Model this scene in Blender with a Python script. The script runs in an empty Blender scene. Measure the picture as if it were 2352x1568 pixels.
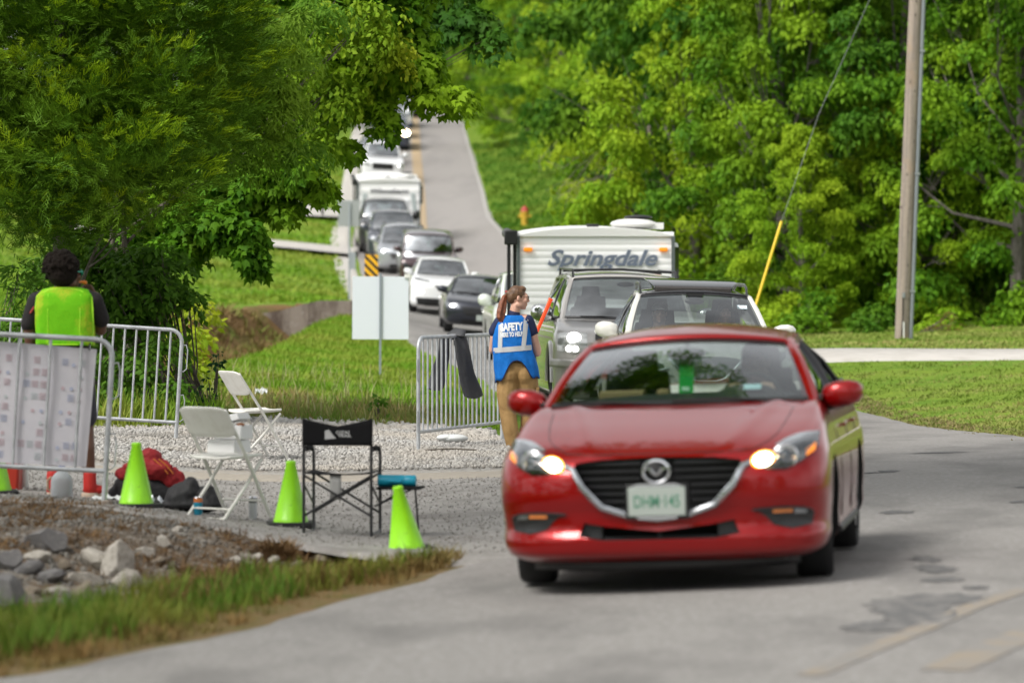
import bpy, bmesh, math, random
import numpy as np
from mathutils import Vector, Matrix, Euler
from mathutils.bvhtree import BVHTree
PI = math.pi
R = math.radians
rnd = random.Random(7)
scene = bpy.context.scene
COL = scene.collection
F = 8820.0
HOR = 658.6
CZ = 1.7

def P(u, v, d):
    return Vector(((u - 1176) * d / F, d, CZ - (v - HOR) * d / F))

# ---------------------------------------------------------------- mesh builder
class MB:
    def __init__(s):
        s.v = []; s.f = []; s.m = []; s.mi = 0; s.T = Matrix.Identity(4)
    def add(s, vs, fs):
        b = len(s.v)
        s.v.extend([tuple(s.T @ Vector(p)) for p in vs])
        for f in fs:
            s.f.append(tuple(b + i for i in f)); s.m.append(s.mi)
        return s
    def box(s, c, d, rot=None, taper=1.0):
        x, y, z = d[0] / 2, d[1] / 2, d[2] / 2
        vs = [(-x, -y, -z), (x, -y, -z), (x, y, -z), (-x, y, -z)] + [(a * x * taper, b * y * taper, z) for a, b in ((-1, -1), (1, -1), (1, 1), (-1, 1))]
        M = Matrix.Translation(c)
        if rot is not None: M = M @ Euler(rot).to_matrix().to_4x4()
        return s.add([M @ Vector(p) for p in vs], [(0, 3, 2, 1), (4, 5, 6, 7), (0, 1, 5, 4), (1, 2, 6, 5), (2, 3, 7, 6), (3, 0, 4, 7)])
    def loft(s, rings, caps=True, closed=True):
        n = len(rings[0]); vs = []; fs = []
        for r in rings: vs.extend(r)
        for k in range(len(rings) - 1):
            for i in range(n if closed else n - 1):
                j = (i + 1) % n
                fs.append((k * n + i, k * n + j, (k + 1) * n + j, (k + 1) * n + i))
        if caps and closed:
            fs.append(tuple(range(n - 1, -1, -1)))
            fs.append(tuple((len(rings) - 1) * n + i for i in range(n)))
        return s.add(vs, fs)
    def tube(s, pts, r, n=8, caps=True, flat=None, closed=False):
        pts = [Vector(p) for p in pts]
        if not isinstance(r, (list, tuple)): r = [r] * len(pts)
        rings = []; up = None; N = len(pts)
        for i, p in enumerate(pts):
            if closed: t = pts[(i + 1) % N] - pts[i - 1]
            else: t = (pts[min(i + 1, N - 1)] - pts[max(i - 1, 0)])
            if t.length < 1e-9: t = Vector((0, 0, 1))
            t.normalize()
            if up is None:
                up = Vector((0, 0, 1)) if abs(t.z) < .9 else Vector((1, 0, 0))
            a = up - t * up.dot(t)
            if a.length < 1e-5: a = t.orthogonal()
            a.normalize(); up = a; b = t.cross(a)
            fa, fb = (1, 1) if flat is None else flat
            rings.append([p + a * (math.cos(2 * PI * k / n) * r[i] * fa) + b * (math.sin(2 * PI * k / n) * r[i] * fb) for k in range(n)])
        if closed:
            rings.append(rings[0]); return s.loft(rings, caps=False)
        return s.loft(rings, caps)
    def lathe(s, prof, c=(0, 0, 0), n=20, axis='z', caps=True):
        c = Vector(c); rings = []
        for r, z in prof:
            ring = []
            for k in range(n):
                a = 2 * PI * k / n; x, y = r * math.cos(a), r * math.sin(a)
                ring.append(c + (Vector((x, y, z)) if axis == 'z' else Vector((z, x, y)) if axis == 'x' else Vector((y, z, x))))
            rings.append(ring)
        return s.loft(rings, caps)
    def ell(s, c, r, rot=None, n=12, m=8):
        M = Matrix.Translation(c)
        if rot is not None: M = M @ Euler(rot).to_matrix().to_4x4()
        if not isinstance(r, (tuple, list)): r = (r, r, r)
        rings = []
        for j in range(1, m):
            t = PI * j / m
            rings.append([M @ Vector((r[0] * math.sin(t) * math.cos(2 * PI * k / n), r[1] * math.sin(t) * math.sin(2 * PI * k / n), -r[2] * math.cos(t))) for k in range(n)])
        vs = [p for g in rings for p in g]; fs = []
        for j in range(m - 2):
            for i in range(n):
                fs.append((j * n + i, j * n + (i + 1) % n, (j + 1) * n + (i + 1) % n, (j + 1) * n + i))
        b = len(vs); vs += [M @ Vector((0, 0, -r[2])), M @ Vector((0, 0, r[2]))]
        for i in range(n):
            fs.append((b, (i + 1) % n, i)); fs.append((b + 1, (m - 2) * n + i, (m - 2) * n + (i + 1) % n))
        return s.add(vs, fs)
    def cap(s, a, ra, b, rb, n=12):   # tapered capsule
        a = Vector(a); b = Vector(b); s.ell(a, ra, n=n); s.ell(b, rb, n=n)
        return s.tube([a, b], [ra, rb], n)
    def prism(s, poly, y0, y1, plane='xz'):
        n = len(poly)
        def q(p, h): return (p[0], h, p[1]) if plane == 'xz' else (p[0], p[1], h) if plane == 'xy' else (h, p[0], p[1])
        vs = [q(p, y0) for p in poly] + [q(p, y1) for p in poly]
        fs = [tuple(range(n)), tuple(range(2 * n - 1, n - 1, -1))] + [((i + 1) % n, i, n + i, n + (i + 1) % n) for i in range(n)]
        return s.add(vs, fs)
    def grid(s, fn, nu, nv):
        vs = [fn(i / nu, j / nv) for j in range(nv + 1) for i in range(nu + 1)]
        return s.add(vs, [(j * (nu + 1) + i, j * (nu + 1) + i + 1, (j + 1) * (nu + 1) + i + 1, (j + 1) * (nu + 1) + i) for j in range(nv) for i in range(nu)])
    def mesh(s, name, mats, smooth=35):
        me = bpy.data.meshes.new(name)
        me.from_pydata(s.v, [], s.f)
        if not isinstance(mats, (list, tuple)): mats = [mats]
        for m in mats: me.materials.append(m)
        if any(s.m): me.polygons.foreach_set('material_index', s.m)
        fixn(me)
        if smooth: shade(me, smooth)
        return me
    def build(s, name, mats, parent=None, smooth=35, bevel=0, label=None, solid=0, sub=0, seg=2):
        o = bpy.data.objects.new(name, s.mesh(name, mats, smooth)); COL.objects.link(o)
        if parent is not None: o.parent = parent
        if solid:
            md = o.modifiers.new('s', 'SOLIDIFY'); md.thickness = solid; md.offset = 0
        if bevel:
            md = o.modifiers.new('b', 'BEVEL'); md.width = bevel; md.segments = seg; md.limit_method = 'ANGLE'; md.angle_limit = R(40)
        if sub:
            md = o.modifiers.new('u', 'SUBSURF'); md.levels = sub; md.render_levels = sub
        if label: o['label'] = label
        return o

def fixn(me):
    bm = bmesh.new(); bm.from_mesh(me); bmesh.ops.recalc_face_normals(bm, faces=bm.faces); bm.to_mesh(me); bm.free()

def shade(me, ang=35):
    me.polygons.foreach_set('use_smooth', [True] * len(me.polygons))
    me.set_sharp_from_angle(angle=R(ang))

def tag(o, label, cat, group=None, kind=None):
    if label: o['label'] = label
    if cat: o['category'] = cat
    if group: o['group'] = group
    if kind: o['kind'] = kind
    return o

def thing(name, label, cat, loc=(0, 0, 0), rot=(0, 0, 0), group=None):
    o = bpy.data.objects.new(name, None); COL.objects.link(o)
    o.location = loc; o.rotation_euler = rot; o.empty_display_size = .2
    return tag(o, label, cat, group)

def kids(o): return [c for c in bpy.data.objects if c.parent == o]

def dup(root, label=None, group=None):
    r = root.copy(); COL.objects.link(r)
    if label: r['label'] = label
    if group: r['group'] = group
    for ch in kids(root):
        c = ch.copy(); COL.objects.link(c); c.parent = r
        for g in kids(ch):
            d = g.copy(); COL.objects.link(d); d.parent = c
    return r

def evalmesh(o, name=None):
    bpy.context.view_layer.update()
    dg = bpy.context.evaluated_depsgraph_get()
    me = bpy.data.meshes.new_from_object(o.evaluated_get(dg), depsgraph=dg)
    if name: me.name = name
    return me

def boolean(o, cutters, op='DIFFERENCE'):
    for c in cutters:
        md = o.modifiers.new('x', 'BOOLEAN'); md.operation = op; md.solver = 'EXACT'; md.object = c
        try: md.material_mode = 'TRANSFER'
        except Exception: pass
    me = evalmesh(o); old = o.data
    o.modifiers.clear(); o.data = me
    for c in cutters: bpy.data.objects.remove(c)
    shade(me, 32)
    return o

def text_mesh(body, size, extrude=.001, shear=0, offset=0, align='CENTER', sx=1.0):
    cu = bpy.data.curves.new('t', 'FONT'); cu.body = body; cu.size = size; cu.extrude = extrude; cu.shear = shear; cu.offset = offset
    cu.align_x = align; cu.align_y = 'CENTER'; cu.resolution_u = 3
    o = bpy.data.objects.new('t', cu); COL.objects.link(o)
    me = evalmesh(o); bpy.data.objects.remove(o)
    if sx != 1:
        for v in me.vertices: v.co.x *= sx
    return me

def text_obj(name, body, size, M, mat, parent, **k):
    me = text_mesh(body, size, **k)
    me.transform(M); me.name = name; me.materials.clear(); me.materials.append(mat)
    o = bpy.data.objects.new(name, me); COL.objects.link(o); o.parent = parent
    return o
FRONT = Matrix.Rotation(PI / 2, 4, 'X')   # text plane facing -Y

# ---------------------------------------------------------------- materials
def mat(name, col, rough=.6, metal=0, spec=.5, coat=0, em=0, emcol=None, var=None, bump=None, var2=None, coord='Object', trans=0, alpha=1, sheen=0, ior=None):
    m = bpy.data.materials.new(name); m.use_nodes = True
    nt = m.node_tree; N = nt.nodes; L = nt.links; b = N['Principled BSDF']
    c = tuple(col) + (1,) if len(col) == 3 else col
    b.inputs['Base Color'].default_value = c
    b.inputs['Roughness'].default_value = rough; b.inputs['Metallic'].default_value = metal
    b.inputs['Specular IOR Level'].default_value = spec
    b.inputs['Coat Weight'].default_value = coat; b.inputs['Coat Roughness'].default_value = .03
    if sheen: b.inputs['Sheen Weight'].default_value = sheen
    if trans: b.inputs['Transmission Weight'].default_value = trans
    if ior: b.inputs['IOR'].default_value = ior
    if alpha < 1: b.inputs['Alpha'].default_value = alpha
    if em:
        b.inputs['Emission Strength'].default_value = em
        b.inputs['Emission Color'].default_value = tuple(emcol or col) + (1,)
    tc = N.new('ShaderNodeTexCoord'); src = tc.outputs[coord] if coord != 'Position' else N.new('ShaderNodeNewGeometry').outputs['Position']
    last = None
    for vv in (var, var2):
        if not vv: continue
        sc, col2, lo, hi = vv[:4]
        n = N.new('ShaderNodeTexNoise'); n.inputs['Scale'].default_value = sc; n.inputs['Detail'].default_value = 5
        n.inputs['Roughness'].default_value = .62
        if len(vv) > 4:
            mp = N.new('ShaderNodeMapping'); mp.inputs['Scale'].default_value = vv[4]; L.new(src, mp.inputs['Vector']); L.new(mp.outputs[0], n.inputs['Vector'])
        else: L.new(src, n.inputs['Vector'])
        mr = N.new('ShaderNodeMapRange'); mr.inputs['From Min'].default_value = lo; mr.inputs['From Max'].default_value = hi
        L.new(n.outputs['Fac'], mr.inputs['Value'])
        mx = N.new('ShaderNodeMix'); mx.data_type = 'RGBA'
        L.new(mr.outputs['Result'], mx.inputs['Factor'])
        if last is None: mx.inputs['A'].default_value = c
        else: L.new(last, mx.inputs['A'])
        mx.inputs['B'].default_value = tuple(col2) + (1,)
        last = mx.outputs['Result']
    if last is not None: L.new(last, b.inputs['Base Color'])
    if bump:
        n = N.new('ShaderNodeTexNoise'); n.inputs['Scale'].default_value = bump[0]; n.inputs['Detail'].default_value = 6
        L.new(src, n.inputs['Vector'])
        bp = N.new('ShaderNodeBump'); bp.inputs['Strength'].default_value = bump[1]; bp.inputs['Distance'].default_value = bump[2] if len(bump) > 2 else .02
        L.new(n.outputs['Fac'], bp.inputs['Height']); L.new(bp.outputs['Normal'], b.inputs['Normal'])
    return m

def leafmat(name, a, b_, c_, sc=.6, transl=.35, rough=.5):
    """leaf colours a..b per leaf, drifting towards c in clumps"""
    m = bpy.data.materials.new(name); m.use_nodes = True
    nt = m.node_tree; N = nt.nodes; L = nt.links; b = N['Principled BSDF']
    g = N.new('ShaderNodeNewGeometry')
    mx = N.new('ShaderNodeMix'); mx.data_type = 'RGBA'; mx.inputs['A'].default_value = (*a, 1); mx.inputs['B'].default_value = (*b_, 1)
    L.new(g.outputs['Random Per Island'], mx.inputs['Factor'])
    n = N.new('ShaderNodeTexNoise'); n.inputs['Scale'].default_value = sc; n.inputs['Detail'].default_value = 2
    L.new(g.outputs['Position'], n.inputs['Vector'])
    mr = N.new('ShaderNodeMapRange'); mr.inputs['From Min'].default_value = .42; mr.inputs['From Max'].default_value = .68
    L.new(n.outputs['Fac'], mr.inputs['Value'])
    m2 = N.new('ShaderNodeMix'); m2.data_type = 'RGBA'; m2.inputs['B'].default_value = (*c_, 1)
    L.new(mr.outputs['Result'], m2.inputs['Factor']); L.new(mx.outputs['Result'], m2.inputs['A'])
    L.new(m2.outputs['Result'], b.inputs['Base Color'])
    b.inputs['Roughness'].default_value = .6; b.inputs['Specular IOR Level'].default_value = .12
    t = N.new('ShaderNodeBsdfTranslucent'); L.new(m2.outputs['Result'], t.inputs['Color'])
    ms = N.new('ShaderNodeMixShader'); ms.inputs['Fac'].default_value = transl
    L.new(b.outputs[0], ms.inputs[1]); L.new(t.outputs[0], ms.inputs[2]); L.new(ms.outputs[0], N['Material Output'].inputs['Surface'])
    return m

def glassmat(name, tint, refl=1.6, base=.04):
    m = bpy.data.materials.new(name); m.use_nodes = True
    nt = m.node_tree; N = nt.nodes; L = nt.links; N.remove(N['Principled BSDF'])
    t = N.new('ShaderNodeBsdfTransparent'); t.inputs['Color'].default_value = (*tint, 1)
    g = N.new('ShaderNodeBsdfGlossy'); g.inputs['Roughness'].default_value = .015; g.inputs['Color'].default_value = (.95, .98, 1, 1)
    fr = N.new('ShaderNodeFresnel'); fr.inputs['IOR'].default_value = 1.5
    ma = N.new('ShaderNodeMath'); ma.operation = 'MULTIPLY_ADD'; ma.use_clamp = True
    ma.inputs[1].default_value = refl; ma.inputs[2].default_value = base
    L.new(fr.outputs[0], ma.inputs[0])
    ms = N.new('ShaderNodeMixShader'); L.new(ma.outputs[0], ms.inputs['Fac']); L.new(t.outputs[0], ms.inputs[1]); L.new(g.outputs[0], ms.inputs[2])
    L.new(ms.outputs[0], N['Material Output'].inputs['Surface'])
    return m

BLACK = mat('black_plastic', (.012, .012, .013), .45)
SATIN = mat('satin_black', (.02, .02, .022), .3)
INTER = mat('interior_cloth', (.018, .019, .02), .85)
RUBBER = mat('rubber', (.018, .018, .019), .8, bump=(60, .3, .004))
CHROME = mat('chrome', (.75, .76, .78), .12, 1)
RIMM = mat('rim_alloy', (.45, .46, .47), .3, .9)
WELL = mat('wheel_well', (.008, .008, .008), .9)
AMBER = mat('amber_lens', (.9, .25, .02), .2, em=.3, emcol=(1, .3, .02))
LAMPW = mat('lamp_lit_white', (1, 1, 1), .3, em=9, emcol=(1, .97, .92))
LAMPY = mat('lamp_lit_amber', (1, .8, .4), .3, em=14, emcol=(1, .80, .50))
GLASS = glassmat('windshield_glass', (.76, .90, .84), 2.5, .01)
GLASSD = glassmat('privacy_glass', (.10, .12, .12), 1.8, .05)
LENSG = glassmat('lamp_lens', (.85, .88, .9), 1.3, .08)
SKINL = mat('skin_light', (.62, .36, .27), .5, spec=.35)
SKIND = mat('skin_dark', (.12, .055, .032), .5, spec=.4)
GALV = mat('galvanised_steel', (.50, .52, .54), .42, .35, var=(7, (.34, .35, .37), .42, .66), var2=(30, (.25, .15, .08), .68, .8))
WPLAS = mat('white_plastic', (.72, .72, .69), .4, var=(6, (.6, .6, .56), .5, .75))
# ================================================================ terrain
CP = [
 (-6, 14, -.2), (-2, 14, -.05), (0, 14, 0), (3, 14, .12), (8, 14, .3),
 (-5, 17.5, -.12), (-2.33, 17.5, -.05), (0, 18, 0.0), (3, 18, .13), (7, 18, .3), (-1.5, 19.7, -.04),
 (0, 21.4, .0), (1.8, 21.2, .085), (2.2, 24, .04), (0, 24.2, .0), (4.5, 22, .2), (-.33, 23, 0.0), (-.72, 25.3, -.03), (-1.56, 27.2, -.005),
 (-2.68, 27.4, .106), (-2.05, 28.0, .0), (-3.5, 28.6, .147), (-2.82, 27.0, .165), (-4.6, 27, .2), (-1.2, 27, -.045), (-7, 28, .3), (-10, 30, .5),
 (0, 30, .03), (3, 30, .12), (6, 30, .22), (-1.9, 34.9, .05), (-2.6, 35.3, .07), (-3.34, 37.7, .2), (-.9, 36.6, .098), (-.09, 39.2, .084), (.05, 38.5, .09),
 (2, 42, .05), (5.3, 40, .1), (9, 40, .3), (-2.5, 41, .2), (-4.5, 41, .22), (-8, 41, .4), (1.4, 50, .05), (4.7, 54.6, .05), (8, 52, .22),
 (-.4, 46, .1), (-3, 46, .12), (1.3, 60, .05), (.7, 75, .2), (-.9, 92, .54), (-2, 112, .9), (-2.6, 119, 1.4), (-3.5, 127, 2.05),
 (-4.4, 136, 2.7), (-4.7, 146, 3.4), (-3.7, 158, 4.18), (-4.1, 176, 5.7), (-5, 204, 8.8), (-6, 240, 12.2), (-7, 270, 14.6), (-8, 300, 16.0), (-9, 350, 17), (-9, 400, 17),
 (4.74, 62, .46), (8.27, 62, .52), (4.74, 64.5, .607), (8.3, 64.5, .61), (12, 63, .75), (7.3, 72, .725), (8, 80, .76), (12, 80, 1.0), (8, 100, 1.6), (4.5, 92, 1.0),
 (5, 120, 2.5), (8, 140, 4.4), (.6, 145, 4.0), (2, 158, 5.0), (2, 176, 6.6), (4, 204, 9.6), (10, 204, 10.5), (10, 250, 14), (12, 300, 17.5), (14, 400, 18),
 (-2.2, 81, .5), (-3.0, 66, .35), (-4.4, 72, .5), (-4.6, 62, .42), (-2, 60, .2), (-4, 52, .25), (-6.5, 50, .3),
 (-4.4, 97, 1.28), (-8, 97, 1.2), (-9, 80, .95), (-9.5, 66, .75), (-7, 105, 1.45), (-8.5, 120, 2.1), (-8, 136, 3.0), (-14, 136, 3.4), (-10, 160, 4.9), (-16, 160, 5.4), (-12, 204, 9.2), (-20, 204, 9.8), (-14, 250, 13.4), (-20, 350, 17.5)]
def _st(x, y):
    y = np.clip(y, 13, 420); t = x / np.sqrt(y); t = np.clip(t, -1.6, 1.6)
    return np.log(y) * 2.5, t
_c = np.array(CP, float)
_S, _Tt = _st(_c[:, 0], _c[:, 1])
def _phi(r2): return np.where(r2 > 1e-12, r2 * np.log(np.maximum(r2, 1e-12)) * .5, 0)
_n = len(CP)
_K = _phi((_S[:, None] - _S[None]) ** 2 + (_Tt[:, None] - _Tt[None]) ** 2) + np.eye(_n) * .003
_Pm = np.stack([np.ones(_n), _S, _Tt], 1)
_A = np.block([[_K, _Pm], [_Pm.T, np.zeros((3, 3))]])
_W = np.linalg.solve(_A, np.concatenate([_c[:, 2], np.zeros(3)]))
CREEK = np.array([(-3.2, 95.3), (-4.6, 94), (-5.8, 90), (-6.1, 82), (-6.2, 72), (-6.4, 62), (-7.0, 54), (-8.5, 48), (-14, 44)], float)
def _dist(x, y, pl):
    d = np.full(x.shape, 1e9)
    for a, b in zip(pl[:-1], pl[1:]):
        ab = b - a; t = np.clip(((x - a[0]) * ab[0] + (y - a[1]) * ab[1]) / (ab @ ab), 0, 1)
        d = np.minimum(d, np.hypot(x - a[0] - t * ab[0], y - a[1] - t * ab[1]))
    return d
def Hn(x, y, creek=True):
    x = np.asarray(x, float); y = np.asarray(y, float); sh = x.shape; x = x.ravel(); y = y.ravel()
    s, t = _st(x, y); z = np.empty(len(x))
    for i in range(0, len(x), 20000):
        a = s[i:i + 20000]; b = t[i:i + 20000]
        z[i:i + 20000] = _phi((a[:, None] - _S) ** 2 + (b[:, None] - _Tt) ** 2) @ _W[:_n] + _W[_n] + _W[_n + 1] * a + _W[_n + 2] * b
    if creek:
        d = _dist(x, y, CREEK); z = z - .95 * np.exp(-(d / 1.25) ** 4)
        # roadside ditch with riprap, near left
        dd = _dist(x, y, np.array([(-6, 21.6), (-3.4, 22.0), (-2.1, 22.9), (-1.55, 24.0)]))
        z = z - .20 * np.exp(-(dd / .95) ** 4)
    return z.reshape(sh)
def H(x, y, creek=True): return float(Hn(np.array([x]), np.array([y]), creek)[0])

def np_mesh(name, V, Fc, mats, smooth=True):
    """V (n,3), Fc (m,k) all same k"""
    me = bpy.data.meshes.new(name); k = Fc.shape[1]
    me.vertices.add(len(V)); me.vertices.foreach_set('co', V.astype(np.float32).ravel())
    me.loops.add(Fc.size); me.loops.foreach_set('vertex_index', Fc.astype(np.int32).ravel())
    me.polygons.add(len(Fc)); me.polygons.foreach_set('loop_start', (np.arange(len(Fc)) * k).astype(np.int32))
    me.polygons.foreach_set('loop_total', np.full(len(Fc), k, np.int32))
    if smooth: me.polygons.foreach_set('use_smooth', np.ones(len(Fc), bool))
    for m in (mats if isinstance(mats, (list, tuple)) else [mats]): me.materials.append(m)
    me.update(calc_edges=True); me.validate()
    return me
def link(name, me, parent=None):
    o = bpy.data.objects.new(name, me); COL.objects.link(o)
    if parent is not None: o.parent = parent
    return o
def gridmesh(name, X, Y, Z, m):
    ny, nx = X.shape; V = np.stack([X, Y, Z], -1).reshape(-1, 3)
    i = np.arange(ny - 1)[:, None] * nx + np.arange(nx - 1)[None]
    Fc = np.stack([i, i + 1, i + nx + 1, i + nx], -1).reshape(-1, 4)
    return np_mesh(name, V, Fc, m)

M_GRASS = mat('grass_ground', (.115, .205, .020), .9, spec=.1, coord='Position', var=(.35, (.18, .24, .03), .40, .66), var2=(4, (.08, .15, .015), .46, .7), bump=(14, .6, .05))
M_LAWN = M_GRASS
M_DIRT = mat('stony_dirt', (.13, .11, .088), .95, spec=.1, coord='Position', var=(9, (.24, .22, .19), .50, .62), var2=(3, (.11, .065, .03), .48, .62), bump=(40, .9, .03))
M_BANK = mat('creek_bank_earth', (.17, .105, .05), .95, spec=.1, coord='Position', var=(1.3, (.10, .11, .03), .5, .7), bump=(8, .8, .06))
M_VSOIL = mat('verge_soil', (.17, .12, .06), .95, spec=.1, coord='Position', var=(5, (.10, .10, .03), .45, .65), bump=(30, .8, .03))
M_ASPH = mat('asphalt', (.215, .207, .197), .88, spec=.2, coord='Position', var=(26, (.30, .29, .28), .46, .66), var2=(1.1, (.155, .15, .144), .46, .70, (1, .45, 1)), bump=(70, .6, .008))
M_ASPF = mat('asphalt_far', (.26, .245, .235), .85, spec=.25, coord='Position', var=(.5, (.20, .19, .185), .45, .7, (1, .12, 1)), var2=(25, (.32, .30, .29), .5, .8))
M_APRON = mat('apron_asphalt', (.27, .26, .245), .9, spec=.15, coord='Position', var=(22, (.40, .385, .37), .50, .68), var2=(1.1, (.19, .18, .17), .5, .68), bump=(70, .8, .012))
M_GRAV = mat('white_gravel_bed', (.38, .37, .35), .9, spec=.1, coord='Position', var=(18, (.22, .21, .20), .50, .66), var2=(1.2, (.36, .32, .27), .5, .7), bump=(35, 1, .03))
M_CONC = mat('concrete', (.46, .44, .41), .85, spec=.2, coord='Position', var=(3, (.38, .36, .33), .45, .7), bump=(60, .3, .004))
M_TAR = mat('tar_patch', (.085, .085, .088), .75, spec=.3, coord='Position', var=(30, (.12, .12, .12), .4, .7))
M_YEL = mat('faded_yellow_line', (.40, .29, .17), .85, spec=.15, coord='Position', var=(9, (.28, .25, .20), .45, .62))

# ground sheet: one grid, fine near the camera, reaching far out
def axis(knots):
    out = []
    for (a, b, st) in knots: out += list(np.arange(a, b, st))
    return np.array(out + [knots[-1][1]])
gx = axis([(-260, -60, 20), (-60, -20, 4), (-20, -12, 1), (-12, 12, .3), (12, 24, 1), (24, 60, 4), (60, 260, 20)])
gy = axis([(-60, 0, 10), (0, 12, 1), (12, 48, .3), (48, 110, .5), (110, 200, 1), (200, 420, 3), (420, 900, 40)])
GX, GY = np.meshgrid(gx, gy)
GZ = Hn(GX, GY)
go = link('ground', gridmesh('ground', GX, GY, GZ, [M_GRASS, M_DIRT, M_BANK, M_VSOIL]))
tag(go, None, None, kind='structure')
# dirt / bank faces by where they are (stony patch beside the apron, creek banks)
fx = (GX[:-1, :-1] + GX[1:, 1:]) / 2; fy = (GY[:-1, :-1] + GY[1:, 1:]) / 2
rr = np.random.RandomState(3)
mi = np.zeros(fx.shape, np.int32)
jit = rr.normal(0, .12, fx.shape)
mi[(_dist(fx.ravel(), fy.ravel(), CREEK).reshape(fx.shape) + jit * 2 < 1.9) & (fy < 96.5)] = 2
mi[(fy > 20.6 + jit - .0 * fx) & (fy < 29) & (fx < -1.0 + jit) & (fy > 19.8 + (fx + 3.5) * 1.1)] = 1
mi[(fy < 24.6) & (fy > 12) & (fx < .6) & (fy < 20.6 + (fx + 2.7) * 1.6)] = 3
go.data.polygons.foreach_set('material_index', mi.ravel())

def interp(pts, y):
    p = np.array(pts, float); return np.interp(y, p[:, 1], p[:, 0])
# ---- main road
RR = [(20, 14), (15, 18), (11.5, 22), (8.6, 28), (6.9, 33), (5.5, 40), (5.0, 46), (4.75, 54.6), (4.3, 75), (3.2, 92), (1.8, 112), (.2, 135), (-.73, 158), (-1.1, 176), (-2.0, 204), (-3.0, 240), (-4, 300), (-4.5, 330)]
RL = [(-9, 10), (-4.9, 15), (-2.34, 17.3), (-2.0, 18.35), (-1.53, 19.5), (-1.16, 20.9), (-.72, 22.07), (-.42, 23.6), (-.2, 24.2), (.2, 26), (.5, 30), (.5, 40), (.25, 48), (-.3, 60), (-.95, 70), (-2.2, 81), (-2.9, 92), (-4.0, 112), (-5.1, 127), (-6.2, 146), (-6.6, 158), (-8.0, 204), (-9, 240), (-10.5, 300), (-11, 330)]
def strip(name, L_, R_, y0, y1, dy, m, off, nx=14, edge=0.0, seed=1, kind='structure'):
    ys = np.arange(y0, y1 + 1e-6, dy); l = interp(L_, ys); r = interp(R_, ys)
    rs = np.random.RandomState(seed); k = np.ones(9) / 9
    if edge:
        l = l + np.convolve(rs.normal(0, edge * 2, len(ys)), k, 'same') + rs.normal(0, edge * .25, len(ys)); r = r + np.convolve(rs.normal(0, edge * 2, len(ys)), k, 'same') + rs.normal(0, edge * .25, len(ys))
    t = np.linspace(0, 1, nx + 1)
    X = l[:, None] * (1 - t) + r[:, None] * t; Y = np.repeat(ys[:, None], nx + 1, 1)
    Z = Hn(X, Y, False) + off
    Z[:, 0] -= off + .02; Z[:, -1] -= off + .02; Z[0] -= off + .02; Z[-1] -= off + .02
    o = link(name, gridmesh(name, X, Y, Z, m)); tag(o, None, None, kind=kind); return o
strip('road', RL, RR, 9, 112.3, .25, M_ASPH, .035, 30, .05)
strip('hill_road', RL, RR, 111.6, 330, 1.0, M_ASPF, .035, 16, .05)
# apron (paved pull-off where the chairs stand), gravel strip, shoulder
AL = [(-9, 26.5), (-4.2, 27.4), (-3.2, 27.3), (-2.3, 26.6), (-1.7, 25.6), (-.9, 24.6), (-.35, 23.9)]
def region(name, outl, y0, y1, dy, m, off, left, right, nx=30, edge=.05, seed=2):
    return strip(name, left, right, y0, y1, dy, m, off, nx, edge, seed)
region('apron', None, 23.4, 36.4, .2, M_APRON, .014,
       [(-.5, 23.4), (-.9, 24.4), (-1.5, 25.2), (-2.2, 26.0), (-3.0, 26.6), (-4.5, 26.9), (-9, 27.6), (-11, 29), (-11, 37)],
       [(.4, 23.4), (.9, 26), (1.0, 30), (1.0, 41)], 40)
region('gravel_strip', None, 33.2, 41.6, .15, M_GRAV, .026, [(-11, 33), (-11, 42)], [(.0, 33.2), (.6, 34), (.75, 38), (.45, 39.5), (-.4, 40.4), (-.9, 41.8)], 50, .1, 5)
# pale sandy transition
M_SAND = mat('sandy_edge', (.34, .31, .265), .95, spec=.1, coord='Position', var=(14, (.30, .27, .23), .45, .65))
region('sand_edge', None, 32.9, 33.6, .05, M_SAND, .034, [(-11, 32), (-11, 34)], [(.4, 32), (.4, 34)], 40, .1, 6)
# concrete shoulder along the far road's left side
strip('road_shoulder', [(x - .75, y) for x, y in RL], [(x + .02, y) for x, y in RL], 97, 320, 1, M_CONC, .028, 8, .0)
strip('road_edge_line', [(x - .35, y) for x, y in RR], [(x - .12, y) for x, y in RR], 112.5, 300, 1, mat('edge_paint', (.31, .30, .285), .8, coord='Position', var=(3, (.26, .25, .24), .45, .65)), .042, 6)
mid = [((a + b) / 2, y) for a, b, y in zip(interp(RL, np.arange(150, 331, 5.)), interp(RR, np.arange(150, 331, 5.)), np.arange(150, 331, 5.))]
strip('centre_line', [(x - .38, y) for x, y in mid], [(x + .22, y) for x, y in mid], 150, 325, 1, M_YEL, .042, 10)
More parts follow.
